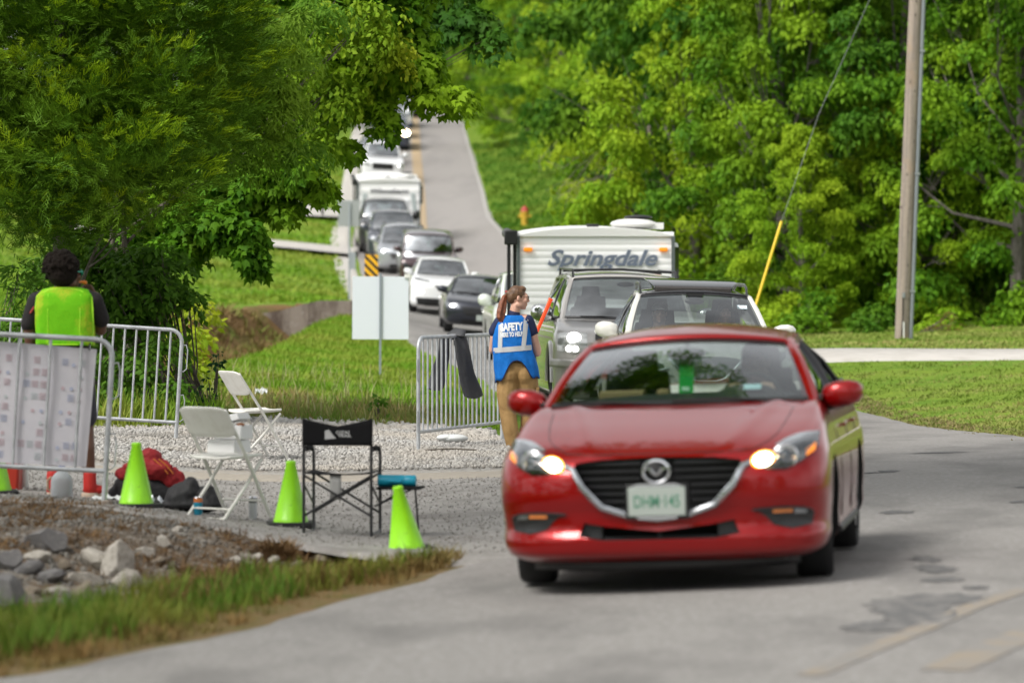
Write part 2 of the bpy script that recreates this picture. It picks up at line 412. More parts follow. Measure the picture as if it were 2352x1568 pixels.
# foreground curved double yellow line (worn)
for k, (dx) in enumerate((0, .62)):
    c = [P(1860 + dx * 500, 1600, 15.9), P(1990 + dx * 480, 1540, 16.8), P(2110 + dx * 500, 1490, 17.7), P(2240 + dx * 400, 1440, 18.8), P(2380 + dx * 300, 1400, 19.8)]
    c = [(p.x - .0, p.y) for p in c]
    mb = MB(); w = .10 if k else .055
    pts = []
    for i in range(len(c) - 1):
        for t in range(6): pts.append((c[i][0] * (1 - t / 6) + c[i + 1][0] * t / 6, c[i][1] * (1 - t / 6) + c[i + 1][1] * t / 6))
    vs = []
    for x, y in pts:
        vs += [(x - w, y + w * .6, H(x - w, y + w * .6, False) + .039), (x + w, y - w * .6, H(x + w, y - w * .6, False) + .039)]
    mb.add(vs, [(2 * i, 2 * i + 1, 2 * i + 3, 2 * i + 2) for i in range(len(pts) - 1)])
    mb_m = mat('worn_yellow_line', (.265, .225, .175), .88, spec=.2, coord='Position', var=(5, (.22, .21, .198), .38, .58))
    tag(mb.build('yellow_line', mb_m, smooth=0), None, None, kind='structure')
# tar patches and crack seals on the road, by their own outlines
def blob(name, u, v, ru, rv, m, n=26, rough=.25, off=.039, seed=0):
    rs = random.Random(seed + int(u) + int(v)); d = 1.66 * F / max(v - HOR, 30)
    for _ in range(6):
        x = (u - 1176) * d / F; z = H(x, d, False); d = (1.7 - z - off) * F / (v - HOR)
    kx = d / F; ky = d * d / F / (1.7 - z); vs = []
    for i in range(n):
        a = 2 * PI * i / n; q = 1 + rs.uniform(-rough, rough)
        X = x + math.cos(a) * ru * kx * q; Y = d + math.sin(a) * rv * ky * q
        vs.append((X, Y, H(X, Y, False) + off))
    mb = MB(); c = (x, d, H(x, d, False) + off); mb.add([c] + vs, [(0, 1 + i, 1 + (i + 1) % n) for i in range(n)])
    tag(mb.build(name, m, smooth=0), None, None, kind='structure')
M_TAR2 = mat('worn_tar', (.115, .115, .115), .85, spec=.2, coord='Position', var=(9, (.175, .17, .165), .46, .62, (1, .4, 1)))
for u, v, ru, rv in [(2095, 1396, 100, 24), (2140, 1375, 115, 11), (2030, 1437, 95, 11), (2160, 1330, 50, 6), (2245, 1348, 30, 4), (2150, 1305, 42, 12), (2125, 1282, 30, 11), (2060, 1175, 38, 3), (2110, 1418, 70, 10)]:
    blob('tar_patch', u, v, ru, rv, M_TAR2)
for u, v, ru, rv in [(2150, 1039, 55, 1.6), (2040, 1081, 22, 1.8), (2345, 1118, 16, 1.6), (2340, 1152, 20, 1.6), (1985, 1085, 60, 1.2), (2345, 1151, 12, 2), (1950, 990, 30, 1)]:
    blob('crack_seal', u, v, ru, rv, M_TAR, rough=.5)
# sidewalk on the right and driveways on the left
xs = np.linspace(3.9, 30, 60); ys = np.array([-.1, 0, 2.5, 2.6])
SX, SY = np.meshgrid(xs, ys); SY = SY + 62 + (SX - 5) * .01
o = link('sidewalk', gridmesh('sidewalk', SX, SY, Hn(SX, SY) + np.array([-.05, .05, .05, -.05])[:, None], M_CONC)); tag(o, None, None, kind='structure')
def path(name, pts, w, m, off=.05):
    vs = []; n = len(pts)
    for i, (x, y) in enumerate(pts):
        a = Vector(pts[min(i + 1, n - 1)]) - Vector(pts[max(i - 1, 0)]); a.normalize(); nx, ny = -a.y * w / 2, a.x * w / 2
        for q in (-1, 1): vs.append((x + nx * q, y + ny * q, H(x + nx * q, y + ny * q, False) + off))
    mb = MB(); mb.add(vs, [(2 * i, 2 * i + 1, 2 * i + 3, 2 * i + 2) for i in range(n - 1)])
    tag(mb.build(name, m, smooth=0), None, None, kind='structure')
path('driveway', [(-5.6 - i * .7, 136.8 + .0 * i) for i in range(16)], 4.0, M_CONC, .17)
path('driveway', [(-6.9 - i * .7, 158 + i * .75) for i in range(16)], 5.5, M_CONC, .17)

# concrete headwall over the creek
mb = MB(); top = []; n = 14
M_WALL = mat('stained_concrete', (.27, .235, .20), .9, spec=.1, coord='Position', var=(2.2, (.11, .085, .07), .44, .6, (1, 1, .25)), var2=(6, (.36, .33, .30), .55, .75), bump=(20, .5, .03))
pts = [(-6.3, 94.0, 1.02), (-5.6, 94.1, 1.14), (-5.0, 94.2, 1.30), (-4.7, 94.3, 1.36), (-3.2, 94.6, 1.36)]
for i in range(len(pts) - 1):
    a, b = pts[i], pts[i + 1]
    mb.add([(a[0], a[1], -.6), (b[0], b[1], -.6), (b[0], b[1], b[2]), (a[0], a[1], a[2]), (a[0], a[1] + .35, -.6), (b[0], b[1] + .35, -.6), (b[0], b[1] + .35, b[2]), (a[0], a[1] + .35, a[2])],
           [(0, 1, 2, 3), (3, 2, 6, 7), (4, 7, 6, 5), (0, 3, 7, 4), (1, 5, 6, 2)])
w = mb.build('culvert_headwall', M_WALL, smooth=0)
tag(w, 'stained concrete headwall above the creek beside the road', 'wall')

def ground_at(u, v, d0=16, d1=110):
    ds = np.arange(d0, d1, .05); x = (u - 1176) * ds / F; z = CZ - (v - HOR) * ds / F
    k = np.argmax(z <= Hn(x, ds)); return Vector((x[k], ds[k], H(x[k], ds[k])))
# ================================================================ plants
def nrm(a): return a / np.maximum(np.linalg.norm(a, axis=-1, keepdims=True), 1e-9)
def frames(axis, normal):
    a = nrm(axis); b = nrm(np.cross(normal, a)); c = np.cross(a, b)
    return np.stack([b, a, c], -1)          # columns: side, long, normal
def scatter(name, TV, TF, pos, M, sc, m, smooth=False):
    n, k = len(pos), len(TV)
    V = np.einsum('nij,kj->nki', M, TV) * sc[:, None, None] + pos[:, None]
    Fc = (TF[None] + (np.arange(n) * k)[:, None, None]).reshape(-1, TF.shape[1])
    return np_mesh(name, V.reshape(-1, 3), Fc, m, smooth)
LEAF = (np.array([(0, 0, 0), (.30, .38, -.07), (0, 1, -.06), (-.30, .38, -.07), (0, .42, .03)]), np.array([(0, 1, 4), (1, 2, 4), (2, 3, 4), (3, 0, 4)]))
MAPLE = (np.array([(0, 0, 0), (.30, .12, -.04), (.55, .52, -.10), (.24, .50, 0), (0, 1.05, -.08), (-.24, .50, 0), (-.55, .52, -.10), (-.30, .12, -.04), (0, .4, .04)]),
         np.array([(0, 1, 8), (1, 2, 8), (2, 3, 8), (3, 4, 8), (4, 5, 8), (5, 6, 8), (6, 7, 8), (7, 0, 8)]))
def BLADE(w=.06):
    return (np.array([(-w, 0, 0), (w, 0, 0), (-w * .8, .06, .5), (w * .8, .06, .5), (0, .28, 1)]), np.array([(0, 1, 3), (0, 3, 2), (2, 3, 4)]))
def sprayT(n=11, seed=0):
    r = np.random.RandomState(seed); V = []; Fc = []
    for i in range(n):       # feather of fine scale twigs along a drooping stem
        t = i / n; side = 1 if i % 2 else -1
        p = np.array([0, t * .85, -.12 * t * t]); L = (.42 - .28 * t) * r.uniform(.8, 1.2)
        d = np.array([side * .55, .75, r.uniform(-.15, .3)]); d /= np.linalg.norm(d)
        q = np.cross(d, (0, 0, 1)) * .016 + np.array([0, 0, r.uniform(-.012, .012)])
        b = len(V); V += [p - q, p + q, p + d * L * .6 + q * .9, p + d * L]; Fc += [(b, b + 1, b + 2), (b, b + 2, b + 3)]
        b = len(V); d2 = d * .8 + np.array([-side * .35, .2, .15]); d2 /= np.linalg.norm(d2); p2 = p + d * L * .45
        V += [p2 - q, p2 + q, p2 + d2 * L * .55, p2 + d2 * L * .3 - q]; Fc += [(b, b + 1, b + 2), (b, b + 2, b + 3)]
    b = len(V); V += [(-.008, 0, 0), (.008, 0, 0), (.0, .95, -.14), (-.004, .5, -.05)]; Fc += [(b, b + 1, b + 2), (b, b + 2, b + 3)]
    return np.array(V, float), np.array(Fc)

def clumps(r, lobes, dens, up=.25, lo=.72):
    """clump centres and outward directions on the shells of the lobes"""
    C = []; D = []
    for (c, rad, *w) in lobes:
        c = np.array(c, float); rad = np.array(rad, float) * np.ones(3)
        n = max(4, int(dens * (w[0] if w else 1) * (rad[0] * rad[1] + rad[1] * rad[2] + rad[0] * rad[2]) * 4.2))
        d = nrm(r.normal(size=(n, 3)) + np.array([0, 0, up])); q = r.uniform(lo, 1.05, (n, 1))
        C.append(c + d * rad * q); D.append(nrm(d / rad))
    return np.concatenate(C), np.concatenate(D)
def foliage(name, lobes, m, dens=3, per=60, leaf=.13, cr=.5, droop=.5, seed=0, T=LEAF, up=.25, flat=.55, updir=.9, lo=.72):
    r = np.random.RandomState(seed); C, D = clumps(r, lobes, dens, up, lo); n = len(C)
    cs = cr * r.uniform(.6, 1.3, (n, 1))
    k = per; a = r.uniform(0, 2 * PI, (n, k)); q = np.sqrt(r.uniform(0, 1, (n, k)))
    off = np.stack([np.cos(a) * q, np.sin(a) * q, -droop * q ** 2 + r.normal(0, .16, (n, k))], -1)
    # disc tilted toward the outward direction
    Nn = nrm(D * .6 + np.array([0, 0, updir])); M = frames(nrm(np.cross(Nn, r.normal(size=(n, 3)))), Nn)
    M = np.stack([M[..., 0], M[..., 1], M[..., 2]], -1)
    off[..., 2] *= 1.0
    loc = np.einsum('nij,nkj->nki', M, off * np.array([1, 1, flat * 1.6])) * cs[:, None] + C[:, None]
    rad = np.einsum('nij,nkj->nki', M, np.stack([np.cos(a), np.sin(a), -droop * 1.3 * q], -1))
    ax = nrm(rad + r.normal(0, .45, rad.shape) + np.array([0, 0, -.25])).reshape(-1, 3)
    nn = nrm(np.repeat(Nn, k, 0) + r.normal(0, .45, (n * k, 3)))
    pos = loc.reshape(-1, 3); sc = leaf * r.uniform(.6, 1.25, n * k)
    return scatter(name, T[0], T[1], pos, frames(ax, nn), sc, m)

def limbs(name, base, h, r0, lobes, m, parent, seed=0, lean=(0, 0), nb=None, twist=.3):
    rs = random.Random(seed); mb = MB(); b = Vector(base)
    tr = [b + Vector((lean[0] * (t ** 1.5) + rs.uniform(-.06, .06) * (t > 0), lean[1] * t + rs.uniform(-.06, .06) * (t > 0), h * t)) for t in (0, .04, .2, .4, .6, .8, 1)]
    mb.tube(tr, [r0 * 1.5, r0 * 1.1, r0, r0 * .85, r0 * .65, r0 * .45, r0 * .2], 10)
    for (c, rad, *w) in (lobes[:nb] if nb else lobes):
        c = Vector(c); z0 = max(.15 * h, min(.85 * h, (c.z - b.z) * rs.uniform(.45, .7))); t = z0 / h
        s = b + Vector((lean[0] * (t ** 1.5), lean[1] * t, z0)); m1 = s.lerp(c, .5) + Vector((rs.uniform(-twist, twist), rs.uniform(-twist, twist), -.1 * (c - s).length))
        rr_ = max(.02, r0 * (1 - t) * .5); mb.tube([s, s.lerp(m1, .5), m1, c], [rr_, rr_ * .8, rr_ * .55, rr_ * .2], 6)
        for _ in range(4):
            e = c + Vector([rs.uniform(-.8, .8) * q for q in (Vector((1, 1, 1)) * (rad if isinstance(rad, (int, float)) else rad[0]))])
            mb.tube([m1.lerp(c, rs.random()), m1.lerp(e, .6), e], [rr_ * .4, rr_ * .25, rr_ * .1], 5)
    return mb.build(name, m, parent)

BARK = mat('bark', (.10, .085, .068), .95, spec=.1, var=(5, (.16, .14, .12), .45, .65, (3, 3, .6)), bump=(18, 1, .03))
BARKG = mat('bark_grey', (.16, .145, .13), .95, spec=.1, var=(5, (.09, .08, .07), .45, .65, (3, 3, .6)), bump=(18, 1, .03))
L_FOR1 = leafmat('leaves_forest', (.050, .145, .007), (.115, .255, .012), (.23, .37, .016), .45)
L_FOR2 = leafmat('leaves_deep', (.030, .105, .008), (.070, .180, .012), (.13, .25, .014), .4)
L_FOR3 = leafmat('leaves_bright', (.13, .27, .010), (.24, .40, .016), (.32, .43, .02), .5)
L_MAP = leafmat('leaves_maple', (.055, .165, .008), (.13, .29, .014), (.25, .41, .016), .9)
L_YEL = leafmat('leaves_yellowish', (.14, .27, .014), (.25, .38, .02), (.34, .40, .02), .8)
L_CED = leafmat('cedar_scales', (.038, .098, .006), (.105, .215, .012), (.12, .22, .012), 1.1, .2)
L_WIL = leafmat('leaves_willow', (.10, .24, .02), (.18, .34, .03), (.24, .38, .03), .9)
L_SHR = leafmat('leaves_shrub', (.06, .16, .014), (.13, .27, .022), (.09, .20, .02), 1.2)

# ---- forest prototypes (unit trees at the origin, about 10-11 m tall)
def forest_lobes(seed, h=10.5, w=2.7, low=.5):
    """tiers of drooping boughs at all heights round the trunk"""
    rs = random.Random(seed); L = []; n = 58
    for i in range(n):
        t = (i + rs.random()) / n; z = low + (h - low) * t; env = w * (.80 + .35 * math.sin(PI * min(1, t * 1.25))) * (1 if t < .7 else 1 - .75 * (t - .7) / .3)
        a = i * 2.399 + rs.uniform(-.5, .5); q = rs.uniform(.45, 1.12); r_ = rs.uniform(.45, .95) * (1 if t < .8 else .8)
        L.append(((math.cos(a) * env * q, math.sin(a) * env * q, z - .25 * q * q), (r_, r_, rs.uniform(.14, .30)), rs.uniform(.7, 1.3)))
    L.append(((0, 0, h * .5), (w * .42, w * .42, h * .36), .35))
    return L
protos = []
for i, (sd, lm, hh, ww, T_, lf, nm) in enumerate([(11, L_FOR1, 10.5, 2.7, LEAF, .17, 'a'), (23, L_FOR2, 11.5, 2.9, LEAF, .15, 'b'), (37, L_FOR3, 9.5, 2.5, LEAF, .18, 'c')]):
    lb = forest_lobes(sd, hh, ww)
    cm = foliage('crown', lb, lm, 2.6, 40, lf, .45, .9, sd, T_, lo=.4)
    tmp = limbs('trunk', (0, 0, -.3), hh * .9, .17, lb[3::4], BARK, None, sd)
    protos.append((cm, tmp.data)); bpy.data.objects.remove(tmp)
def fine_proto(src, seed, lm, hh, ww, lf):
    lb = forest_lobes(seed, hh, ww); cm = foliage('crown', lb, lm, 4.6, 46, lf * 1.02, .38, 1.1, seed, lo=.4)
    tmp = limbs('trunk', (0, 0, -.3), hh * .9, .15, lb[2::3], BARKG, None, seed); r = (cm, tmp.data); bpy.data.objects.remove(tmp); return r
protos.append(fine_proto(0, 51, L_FOR1, 10, 2.5, .15)); protos.append(fine_proto(0, 67, L_FOR3, 9, 2.3, .15)); protos.append(fine_proto(0, 83, L_FOR2, 11, 2.6, .14))
def ftree(k, x, y, s, rz, label, group, name='forest_tree', dz=0, sx=1):
    z = H(x, y); t = thing(name, label, 'tree', (x, y, z + dz), (0, 0, rz), group); t.scale = (s * sx, s * sx, s)
    link('crown', protos[k][0], t); link('trunk', protos[k][1], t); return t
FG = 'trees of the wood on the right'
front = [ # k, x, y, s, label
 (3, 10.9, 82.5, 1.0, 'mid green leafy tree filling the far right edge of the photo'),
 (4, 8.55, 84, .62, 'low bright green young tree standing just right of the utility pole'),
 (5, 8.9, 86.5, 1.05, 'dark green tree directly behind the utility pole'),
 (4, 6.25, 83.0, .50, 'small bright yellow-green sapling left of the utility pole foot'),
 (3, 6.1, 86.5, 1.0, 'tall mid green tree between the guy wire and the utility pole'),
 (5, 13.6, 85, 1.1, 'dark green tree at the right border of the wood'),
 (4, 4.3, 91, .95, 'bright green tree above the right end of the nearer caravan'),
 (5, 7.4, 94, 1.75, 'dark tree in the second row behind the guy wire'),
 (3, 11.6, 94, 1.8, 'tall tree in the second row right of the utility pole'),
 (5, 5.8, 100, 1.5, 'dark green tree rising behind the nearer caravan'),
 (4, 5.0, 108, 1.1, 'pale green tree with bright leaf sprays above the caravan roof vent'),
 (3, 15.5, 95, 1.9, 'tree at the back of the wood beyond the right border'),
 (3, 4.6, 118, 1.0, 'mid green tree above the left half of the caravan roof'),
 (4, 8.6, 106, 1.9, 'tall bright tree high above the guy wire'),
 (5, 5.6, 128, 1.15, 'dark tree deeper along the grass verge of the hill road'),
 (3, 5.2, 140, 1.0, 'tree along the verge uphill of the yellow hydrant')]
for i, (k, x, y, s, lb) in enumerate(front): ftree(k, x, y, s, i * 2.1, lb, FG)
rs_ = random.Random(5)
back = []
for (y, xs_, s) in [(152, (5.0, 9, 13.5), 1.15), (166, (5.0, 9.5, 15), 1.2), (180, (4.4, 9.0, 14.5), 1.2), (194, (2.9, 7.5, 12.5), 1.25), (206, (1.4, 5.5, 10.5), 1.2), (222, (1.4, 5, 10, 15), 1.35), (242, (.2, 4.5, 9, 14), 1.4),
                    (262, (-.6, 4, 9, 15), 1.4), (290, (-.8, 4, 10, 17), 1.5), (325, (-14, -9, -4, 1, 6, 12, 18), 1.55), (350, (-20, -13, -7, -1, 5, 11, 18), 1.9), (380, (-24, -15, -6, 3, 12, 21), 2.3)]:
    for x in xs_:
        back.append((rs_.choice([0, 1, 1, 0, 2]), x + rs_.uniform(-.5, .5), y + rs_.uniform(-2, 2), s * rs_.uniform(.9, 1.1)))
for (k, x, y, s) in back:
    side = 'on the crest beyond the road' if y > 315 else 'on the right of the hill road'
    lb = {0: 'blurred mid green tree %s, in the far wood', 1: 'blurred dark green tree %s, in the far wood', 2: 'blurred bright green tree %s, in the far wood'}[k] % side
    ftree(k, x, y, s, rs_.uniform(0, 6), lb, 'far %s trees %s' % (('mid green', 'dark green', 'bright green')[k], side))
# wood behind the left bank, seen only through gaps
for i, (x, y, s, k) in enumerate([(-17, 190, 1.3, 0), (-21, 215, 1.4, 1), (-14, 225, 1.4, 2), (-25, 185, 1.4, 0), (-30, 205, 1.5, 1), (-13, 262, 1.5, 0), (-19, 262, 1.6, 2), (-27, 240, 1.6, 1), (-15, 300, 1.6, 1)]):
    ftree(k, x, y, s, i * 1.3, 'blurred %s tree on the left hillside behind the maple' % ('mid green', 'dark green', 'bright green')[k], 'left hillside %s trees' % ('mid green', 'dark green', 'bright green')[k])

# overhanging branch over the hill road's right edge (bare grey twigs among leaves)
t = thing('bare_tree', 'tree with bare grey arching branches in front of the green wood above the hill road', 'tree', (3.6, 100, H(3.6, 100)))
mb = MB(); rs = random.Random(4)
mb.tube([(0, 0, -.2), (.1, 0, 2), (.0, .1, 4.5), (-.2, 0, 6.5)], [.1, .085, .06, .02], 8)
for i in range(14):
    s0 = Vector((0, 0, rs.uniform(3.0, 5.2))); L_ = rs.uniform(1.6, 3.2); a = rs.uniform(2.3, 4.0)
    d = Vector((math.cos(a), math.sin(a) * .4, 0)); e = s0 + d * L_ + Vector((0, 0, rs.uniform(-1.2, .5))); m1 = s0 + d * L_ * .5 + Vector((0, 0, rs.uniform(.2, .6)))
    q = [s0, s0.lerp(m1, .55) + Vector((0, 0, .1)), m1, m1.lerp(e, .5) + Vector((0, 0, .12)), e]
    mb.tube(q, [.022, .018, .013, .009, .005], 5)
    for _ in range(4):
        p = m1.lerp(e, rs.random()); mb.tube([p, p + Vector((rs.uniform(-.5, .1), 0, rs.uniform(-.5, .2))), p + Vector((rs.uniform(-.9, .2), 0, rs.uniform(-.9, .1)))], [.007, .005, .003], 4)
mb.build('branches', mat('dead_wood', (.26, .22, .18), .9), t)
link('dry_leaves', foliage('dry_leaves', [((-.7, 0, 3.9), (.5, .3, .35))], leafmat('dead_leaves', (.30, .10, .03), (.22, .07, .02), (.25, .1, .03)), 6, 9, .11, .2, seed=4), t)

# ---- cedar
def P3(u, v, d): p = P(u, v, d); return (p.x, p.y, p.z)
def lob(u, v, d, ru, rv, rd=1.0, w=1): return (P3(u, v, d), (ru * d / F, rd, rv * d / F), w)
ced = thing('cedar_tree', 'large feathery olive-green cedar with its trunk behind the person in the lime vest', 'tree', (-4.85, 41.5, H(-4.85, 41.5)))
CL = [lob(130, 120, 41, 200, 190, 1.3), lob(400, 90, 41.3, 190, 150, 1.2), lob(-60, 330, 41, 190, 170, 1.2), lob(200, 330, 40.3, 180, 130, 1.2), lob(390, 270, 40.7, 150, 140, 1.1), 
      lob(330, 430, 40.2, 150, 90, .9), lob(90, 470, 40.6, 130, 70, .8), lob(250, -160, 41.5, 330, 160, 1.4), lob(-150, 60, 41, 200, 240, 1.3), lob(300, 200, 42, 260, 220, 1.2, .8), lob(240, 520, 40.4, 60, 40, .5), lob(40, 410, 41.5, 180, 120, .9)]
r = np.random.RandomState(12); ced_d = 15
C, D = clumps(r, CL, 6.2, .35, .5); n = len(C); k = 22
a = r.normal(0, .125, (n, k, 3)); pos = (C[:, None] + a * np.array([1.5, 1.3, .7])).reshape(-1, 3)
ax = nrm(np.repeat(D, k, 0) * np.array([1.2, .9, .5]) + np.array([.25, -.3, .25]) + r.normal(0, .5, (n * k, 3)))
nn = nrm(np.array([0, 0, 1.]) + np.repeat(D, k, 0) * .5 + r.normal(0, .4, (n * k, 3)))
T1 = sprayT(11, 1)
base_ = np.array(ced.location)
me = scatter('crown', T1[0], T1[1], pos - base_, frames(ax, nn), r.uniform(.15, .36, n * k), L_CED); link('crown', me, ced)
k = 5; q = r.uniform(0, 1, n) < .75; C = C[q]; D = D[q]; n = len(C)
pos = (C[:, None] + D[:, None] * .10 + np.array([.04, -.06, .13]) + r.normal(0, .07, (n, k, 3)) * np.array([1.4, 1, .6])).reshape(-1, 3)
ax = nrm(np.repeat(D, k, 0) * np.array([1.0, .7, .2]) + np.array([.45, -.5, .45]) + r.normal(0, .3, (n * k, 3)))
me = scatter('new_growth', T1[0], T1[1], pos - base_, frames(ax, nrm(np.array([0, 0, 1.]) + r.normal(0, .4, (n * k, 3)))), r.uniform(.16, .34, n * k), leafmat('cedar_new_growth', (.18, .31, .008), (.30, .44, .014), (.24, .34, .01), 1.1, .25)); link('new_growth', me, ced)
rel = [(tuple(np.array(c) - base_), rad, w) for (c, rad, w) in CL]
limbs('trunk', (0, 0, -.2), 7.5, .10, rel[9:13], BARKG, ced, 3)
# ---- maple
def tree_at(name, label, base, lobes, m, trunk_h, r0, mt=BARK, seed=1, nb=None, ls=0, **kw):
    t = thing(name, label, 'tree', (base[0], base[1], H(base[0], base[1]))); b = np.array(t.location)
    rel = [(tuple(np.array(c) - b), rad, w) for (c, rad, w) in lobes]
    link('crown', foliage('crown', rel, m, seed=seed, **kw), t)
    limbs('trunk', (0, 0, -.2), trunk_h, r0, rel[ls:], mt, t, seed, nb=nb); return t
ML = [lob(860, 80, 46, 150, 110, 1), lob(930, 155, 45.5, 85, 50, .6), lob(1000, 212, 45.2, 48, 30, .4), lob(1050, 222, 45.1, 36, 24, .3), lob(780, 170, 46, 150, 90, 1), lob(700, 290, 46, 70, 60, .7), lob(884, 280, 45.3, 16, 55, .2, 1.2),
      lob(795, 335, 45.3, 20, 24, .2), lob(700, 400, 45.5, 55, 42, .5), lob(560, 420, 46, 120, 80, .8), lob(470, 500, 45.6, 100, 60, .6), lob(570, 545, 45.2, 36, 40, .35), lob(745, 425, 45.4, 22, 14, .25), lob(430, 400, 47, 150, 110, .9), lob(800, -70, 46, 260, 120, 1.2),
      lob(600, 200, 47, 200, 160, 1), lob(350, 520, 46.5, 110, 50, .6), lob(815, 225, 45.6, 50, 28, .4), lob(650, 470, 45.6, 40, 18, .3), lob(520, 330, 46.5, 110, 90, .8), lob(620, 400, 45.8, 90, 60, .6), lob(530, 520, 45.4, 60, 45, .5), lob(592, 598, 45.1, 12, 20, .2, 1), lob(420, 560, 45.8, 70, 36, .5), lob(640, 330, 46, 80, 60, .7)]
mp = tree_at('maple_tree', 'broad dark green maple whose branch tips hang over the line of cars', (-4.7, 46.5), ML, L_MAP, 6.5, .10, nb=3, ls=13, dens=24, per=36, leaf=.115, cr=.17, droop=.8, T=MAPLE, seed=5, lo=.5)
# yellow-green leafed tree mixed in front of the maple and a willow-like one between it and the cedar
YL = [lob(830, 60, 44.6, 120, 90, .35), lob(760, 210, 44.8, 80, 70, .3), lob(905, 130, 44.8, 60, 40, .25), lob(700, 120, 44.7, 70, 60, .3), lob(735, 300, 44.8, 45, 35, .25)]
tree_at('young_elm', 'yellow-green leafy tree mixed into the front of the maple crown', (-4.7, 44.8), YL, L_YEL, 4.6, .04, nb=2, dens=16, per=30, leaf=.085, cr=.2, droop=1.0, seed=8, lo=.5)
WL = [lob(560, 120, 43, 90, 110, .6), lob(520, 330, 42.8, 80, 80, .5), lob(640, 230, 43, 80, 80, .5), lob(640, 130, 43.2, 90, 100, .5), lob(620, 330, 43, 70, 60, .4), lob(700, 350, 43.4, 50, 30, .3), lob(560, 240, 43, 70, 80, .4), lob(720, 40, 43.3, 80, 50, .4)]
NARROW = (LEAF[0] * np.array([.35, 1, 1]), LEAF[1])
tree_at('willow', 'narrow-leaved grey-green tree between the cedar and the maple', (-4.4, 43.3), WL, L_WIL, 4.6, .04, nb=2, dens=16, per=40, leaf=.11, cr=.22, droop=.6, T=NARROW, seed=9, lo=.4)
# dark drooping branch entering at the top centre, from a tree further left
TL = [lob(1075, 40, 52, 60, 32, .5), lob(1128, 82, 51.6, 22, 14, .3), lob(1010, 20, 52.4, 90, 40, .5), lob(900, -90, 53, 220, 110, 1.2), lob(700, -150, 54, 260, 150, 1.4)]
tree_at('maple_tree', 'darker maple behind, whose drooping branch enters at the top centre', (-6.3, 54), TL, leafmat('leaves_dark_maple', (.022, .075, .008), (.045, .13, .010), (.08, .17, .012)), 6.5, .12, nb=2, dens=13, per=40, leaf=.13, cr=.26, droop=.8, T=MAPLE, seed=15, lo=.5)
# tree overhanging the near road above the red car (its trunk is left of the view)
b0 = (-5.6, 23.5)
OL = [((1.5, 27.5, 8.2), (.8, .9, .35), .8), ((.4, 29.6, 7.9), (1.0, .9, .35), .8), ((.6, 28.6, 8.6), (.9, .9, .4), .8), ((-1.6, 28.2, 7.6), (1, 1, .5), .8), ((-2.4, 30, 9), (1.3, 1.2, .5), .8), ((-.2, 31, 11), (1.2, 1.2, .5), .8), ((.4, 25.6, 7.6), (1.0, 1.3, .6), 1), ((1.3, 26.6, 8.9), (.8, 1.2, .5), .7), ((-.5, 27.2, 8.0), (1.2, 1.2, .6), 1), ((.2, 30, 9.6), (1.3, 1.3, .7), .8), ((-3.6, 25, 7.2), (1.6, 1.6, .9), 1), ((-1.6, 26, 8.3), (1.5, 1.8, .9), 1), ((.3, 25.5, 8.9), (1.2, 1.5, .7), .8), ((-3, 28, 8.8), (1.8, 1.8, 1), 1), ((-.6, 29, 10.5), (1.6, 1.8, .9), .9), ((-5, 24, 9), (2.2, 2.2, 1.6), 1), ((-4.6, 29, 11), (2.2, 2.2, 1.3), 1), ((1.5, 28, 11.6), (1.1, 1.4, .7), .7)]
tree_at('overhanging_tree', 'tall tree beside the near road overhanging the red car, reflected in its windshield', b0, OL, L_MAP, 10.5, .2, dens=5.0, per=30, leaf=.13, cr=.40, droop=.6, T=MAPLE, seed=25)

for i, (k, x, y, sc) in enumerate([(0, -9, 8, 1.1), (1, -12, 0, 1.3), (2, -8.5, -6, 1.2), (0, -4, -16, 1.3), (1, 2, -20, 1.3), (2, 8, -17, 1.2), (0, 14, -12, 1.2), (1, -11, 15, 1.2), (0, -15, 22, 1.4), (2, 20, -4, 1.2)]):
    ftree(k, x, y, sc, i * 1.1, 'roadside tree %s the photographer, seen only as a reflection in car paint' % ('beside' if y > -8 and x < 0 else 'behind'), 'trees around the photographer reflected in the cars')
# ---- shrubs and tall weeds on the left
def shrub(name, label, x, y, lobes, m, seed, leaf=.09, dens=14, per=26, cr=.18, T=LEAF, group=None):
    t = thing(name, label, 'shrub', (x, y, H(x, y)), (0, 0, 0), group)
    b = np.array(t.location); rel = [(tuple(np.array(c) - b), rad, w) for (c, rad, w) in lobes]
    link('leaves', foliage('leaves', rel, m, dens, per, leaf, cr, .4, seed, T, lo=.35), t)
    mb = MB(); rs = random.Random(seed)
    for c, rad, w in rel:
        for _ in range(5):
            e = Vector(c) + Vector([rs.uniform(-.7, .7) * q for q in rad]); mb.tube([(rs.uniform(-.2, .2), rs.uniform(-.1, .1), -.1), Vector((e.x * .6, e.y * .6, e.z * .5)), e], [.012, .009, .004], 5)
    mb.build('stems', BARK, t); return t
shrub('shrub', 'bushy green shrub behind the far-left barrier beneath the cedar', -3.4, 42.3, [lob(300, 640, 42.3, 70, 60, .5), lob(370, 660, 42.2, 50, 50, .4), lob(250, 690, 42.4, 60, 70, .5), lob(330, 740, 42.2, 90, 60, .5), lob(400, 620, 42.6, 40, 30, .3), lob(340, 590, 42.8, 80, 40, .5), lob(240, 600, 42.8, 60, 50, .5), lob(430, 690, 42.4, 30, 40, .3), lob(200, 560, 43, 60, 40, .4)], L_SHR, 31, dens=13, leaf=.10)
shrub('shrub', 'dark shrub behind the head and shoulder of the person in the lime vest', -4.6, 42.5, [lob(215, 610, 43, 60, 60, .5), lob(170, 700, 42.6, 70, 70, .5), lob(230, 820, 41.6, 60, 70, .4), lob(90, 640, 43.4, 30, 60, .4), lob(150, 580, 43, 50, 40, .4), lob(320, 620, 43.6, 120, 60, .5), lob(300, 700, 43.4, 110, 70, .5)], L_SHR, 32, dens=11, leaf=.11)
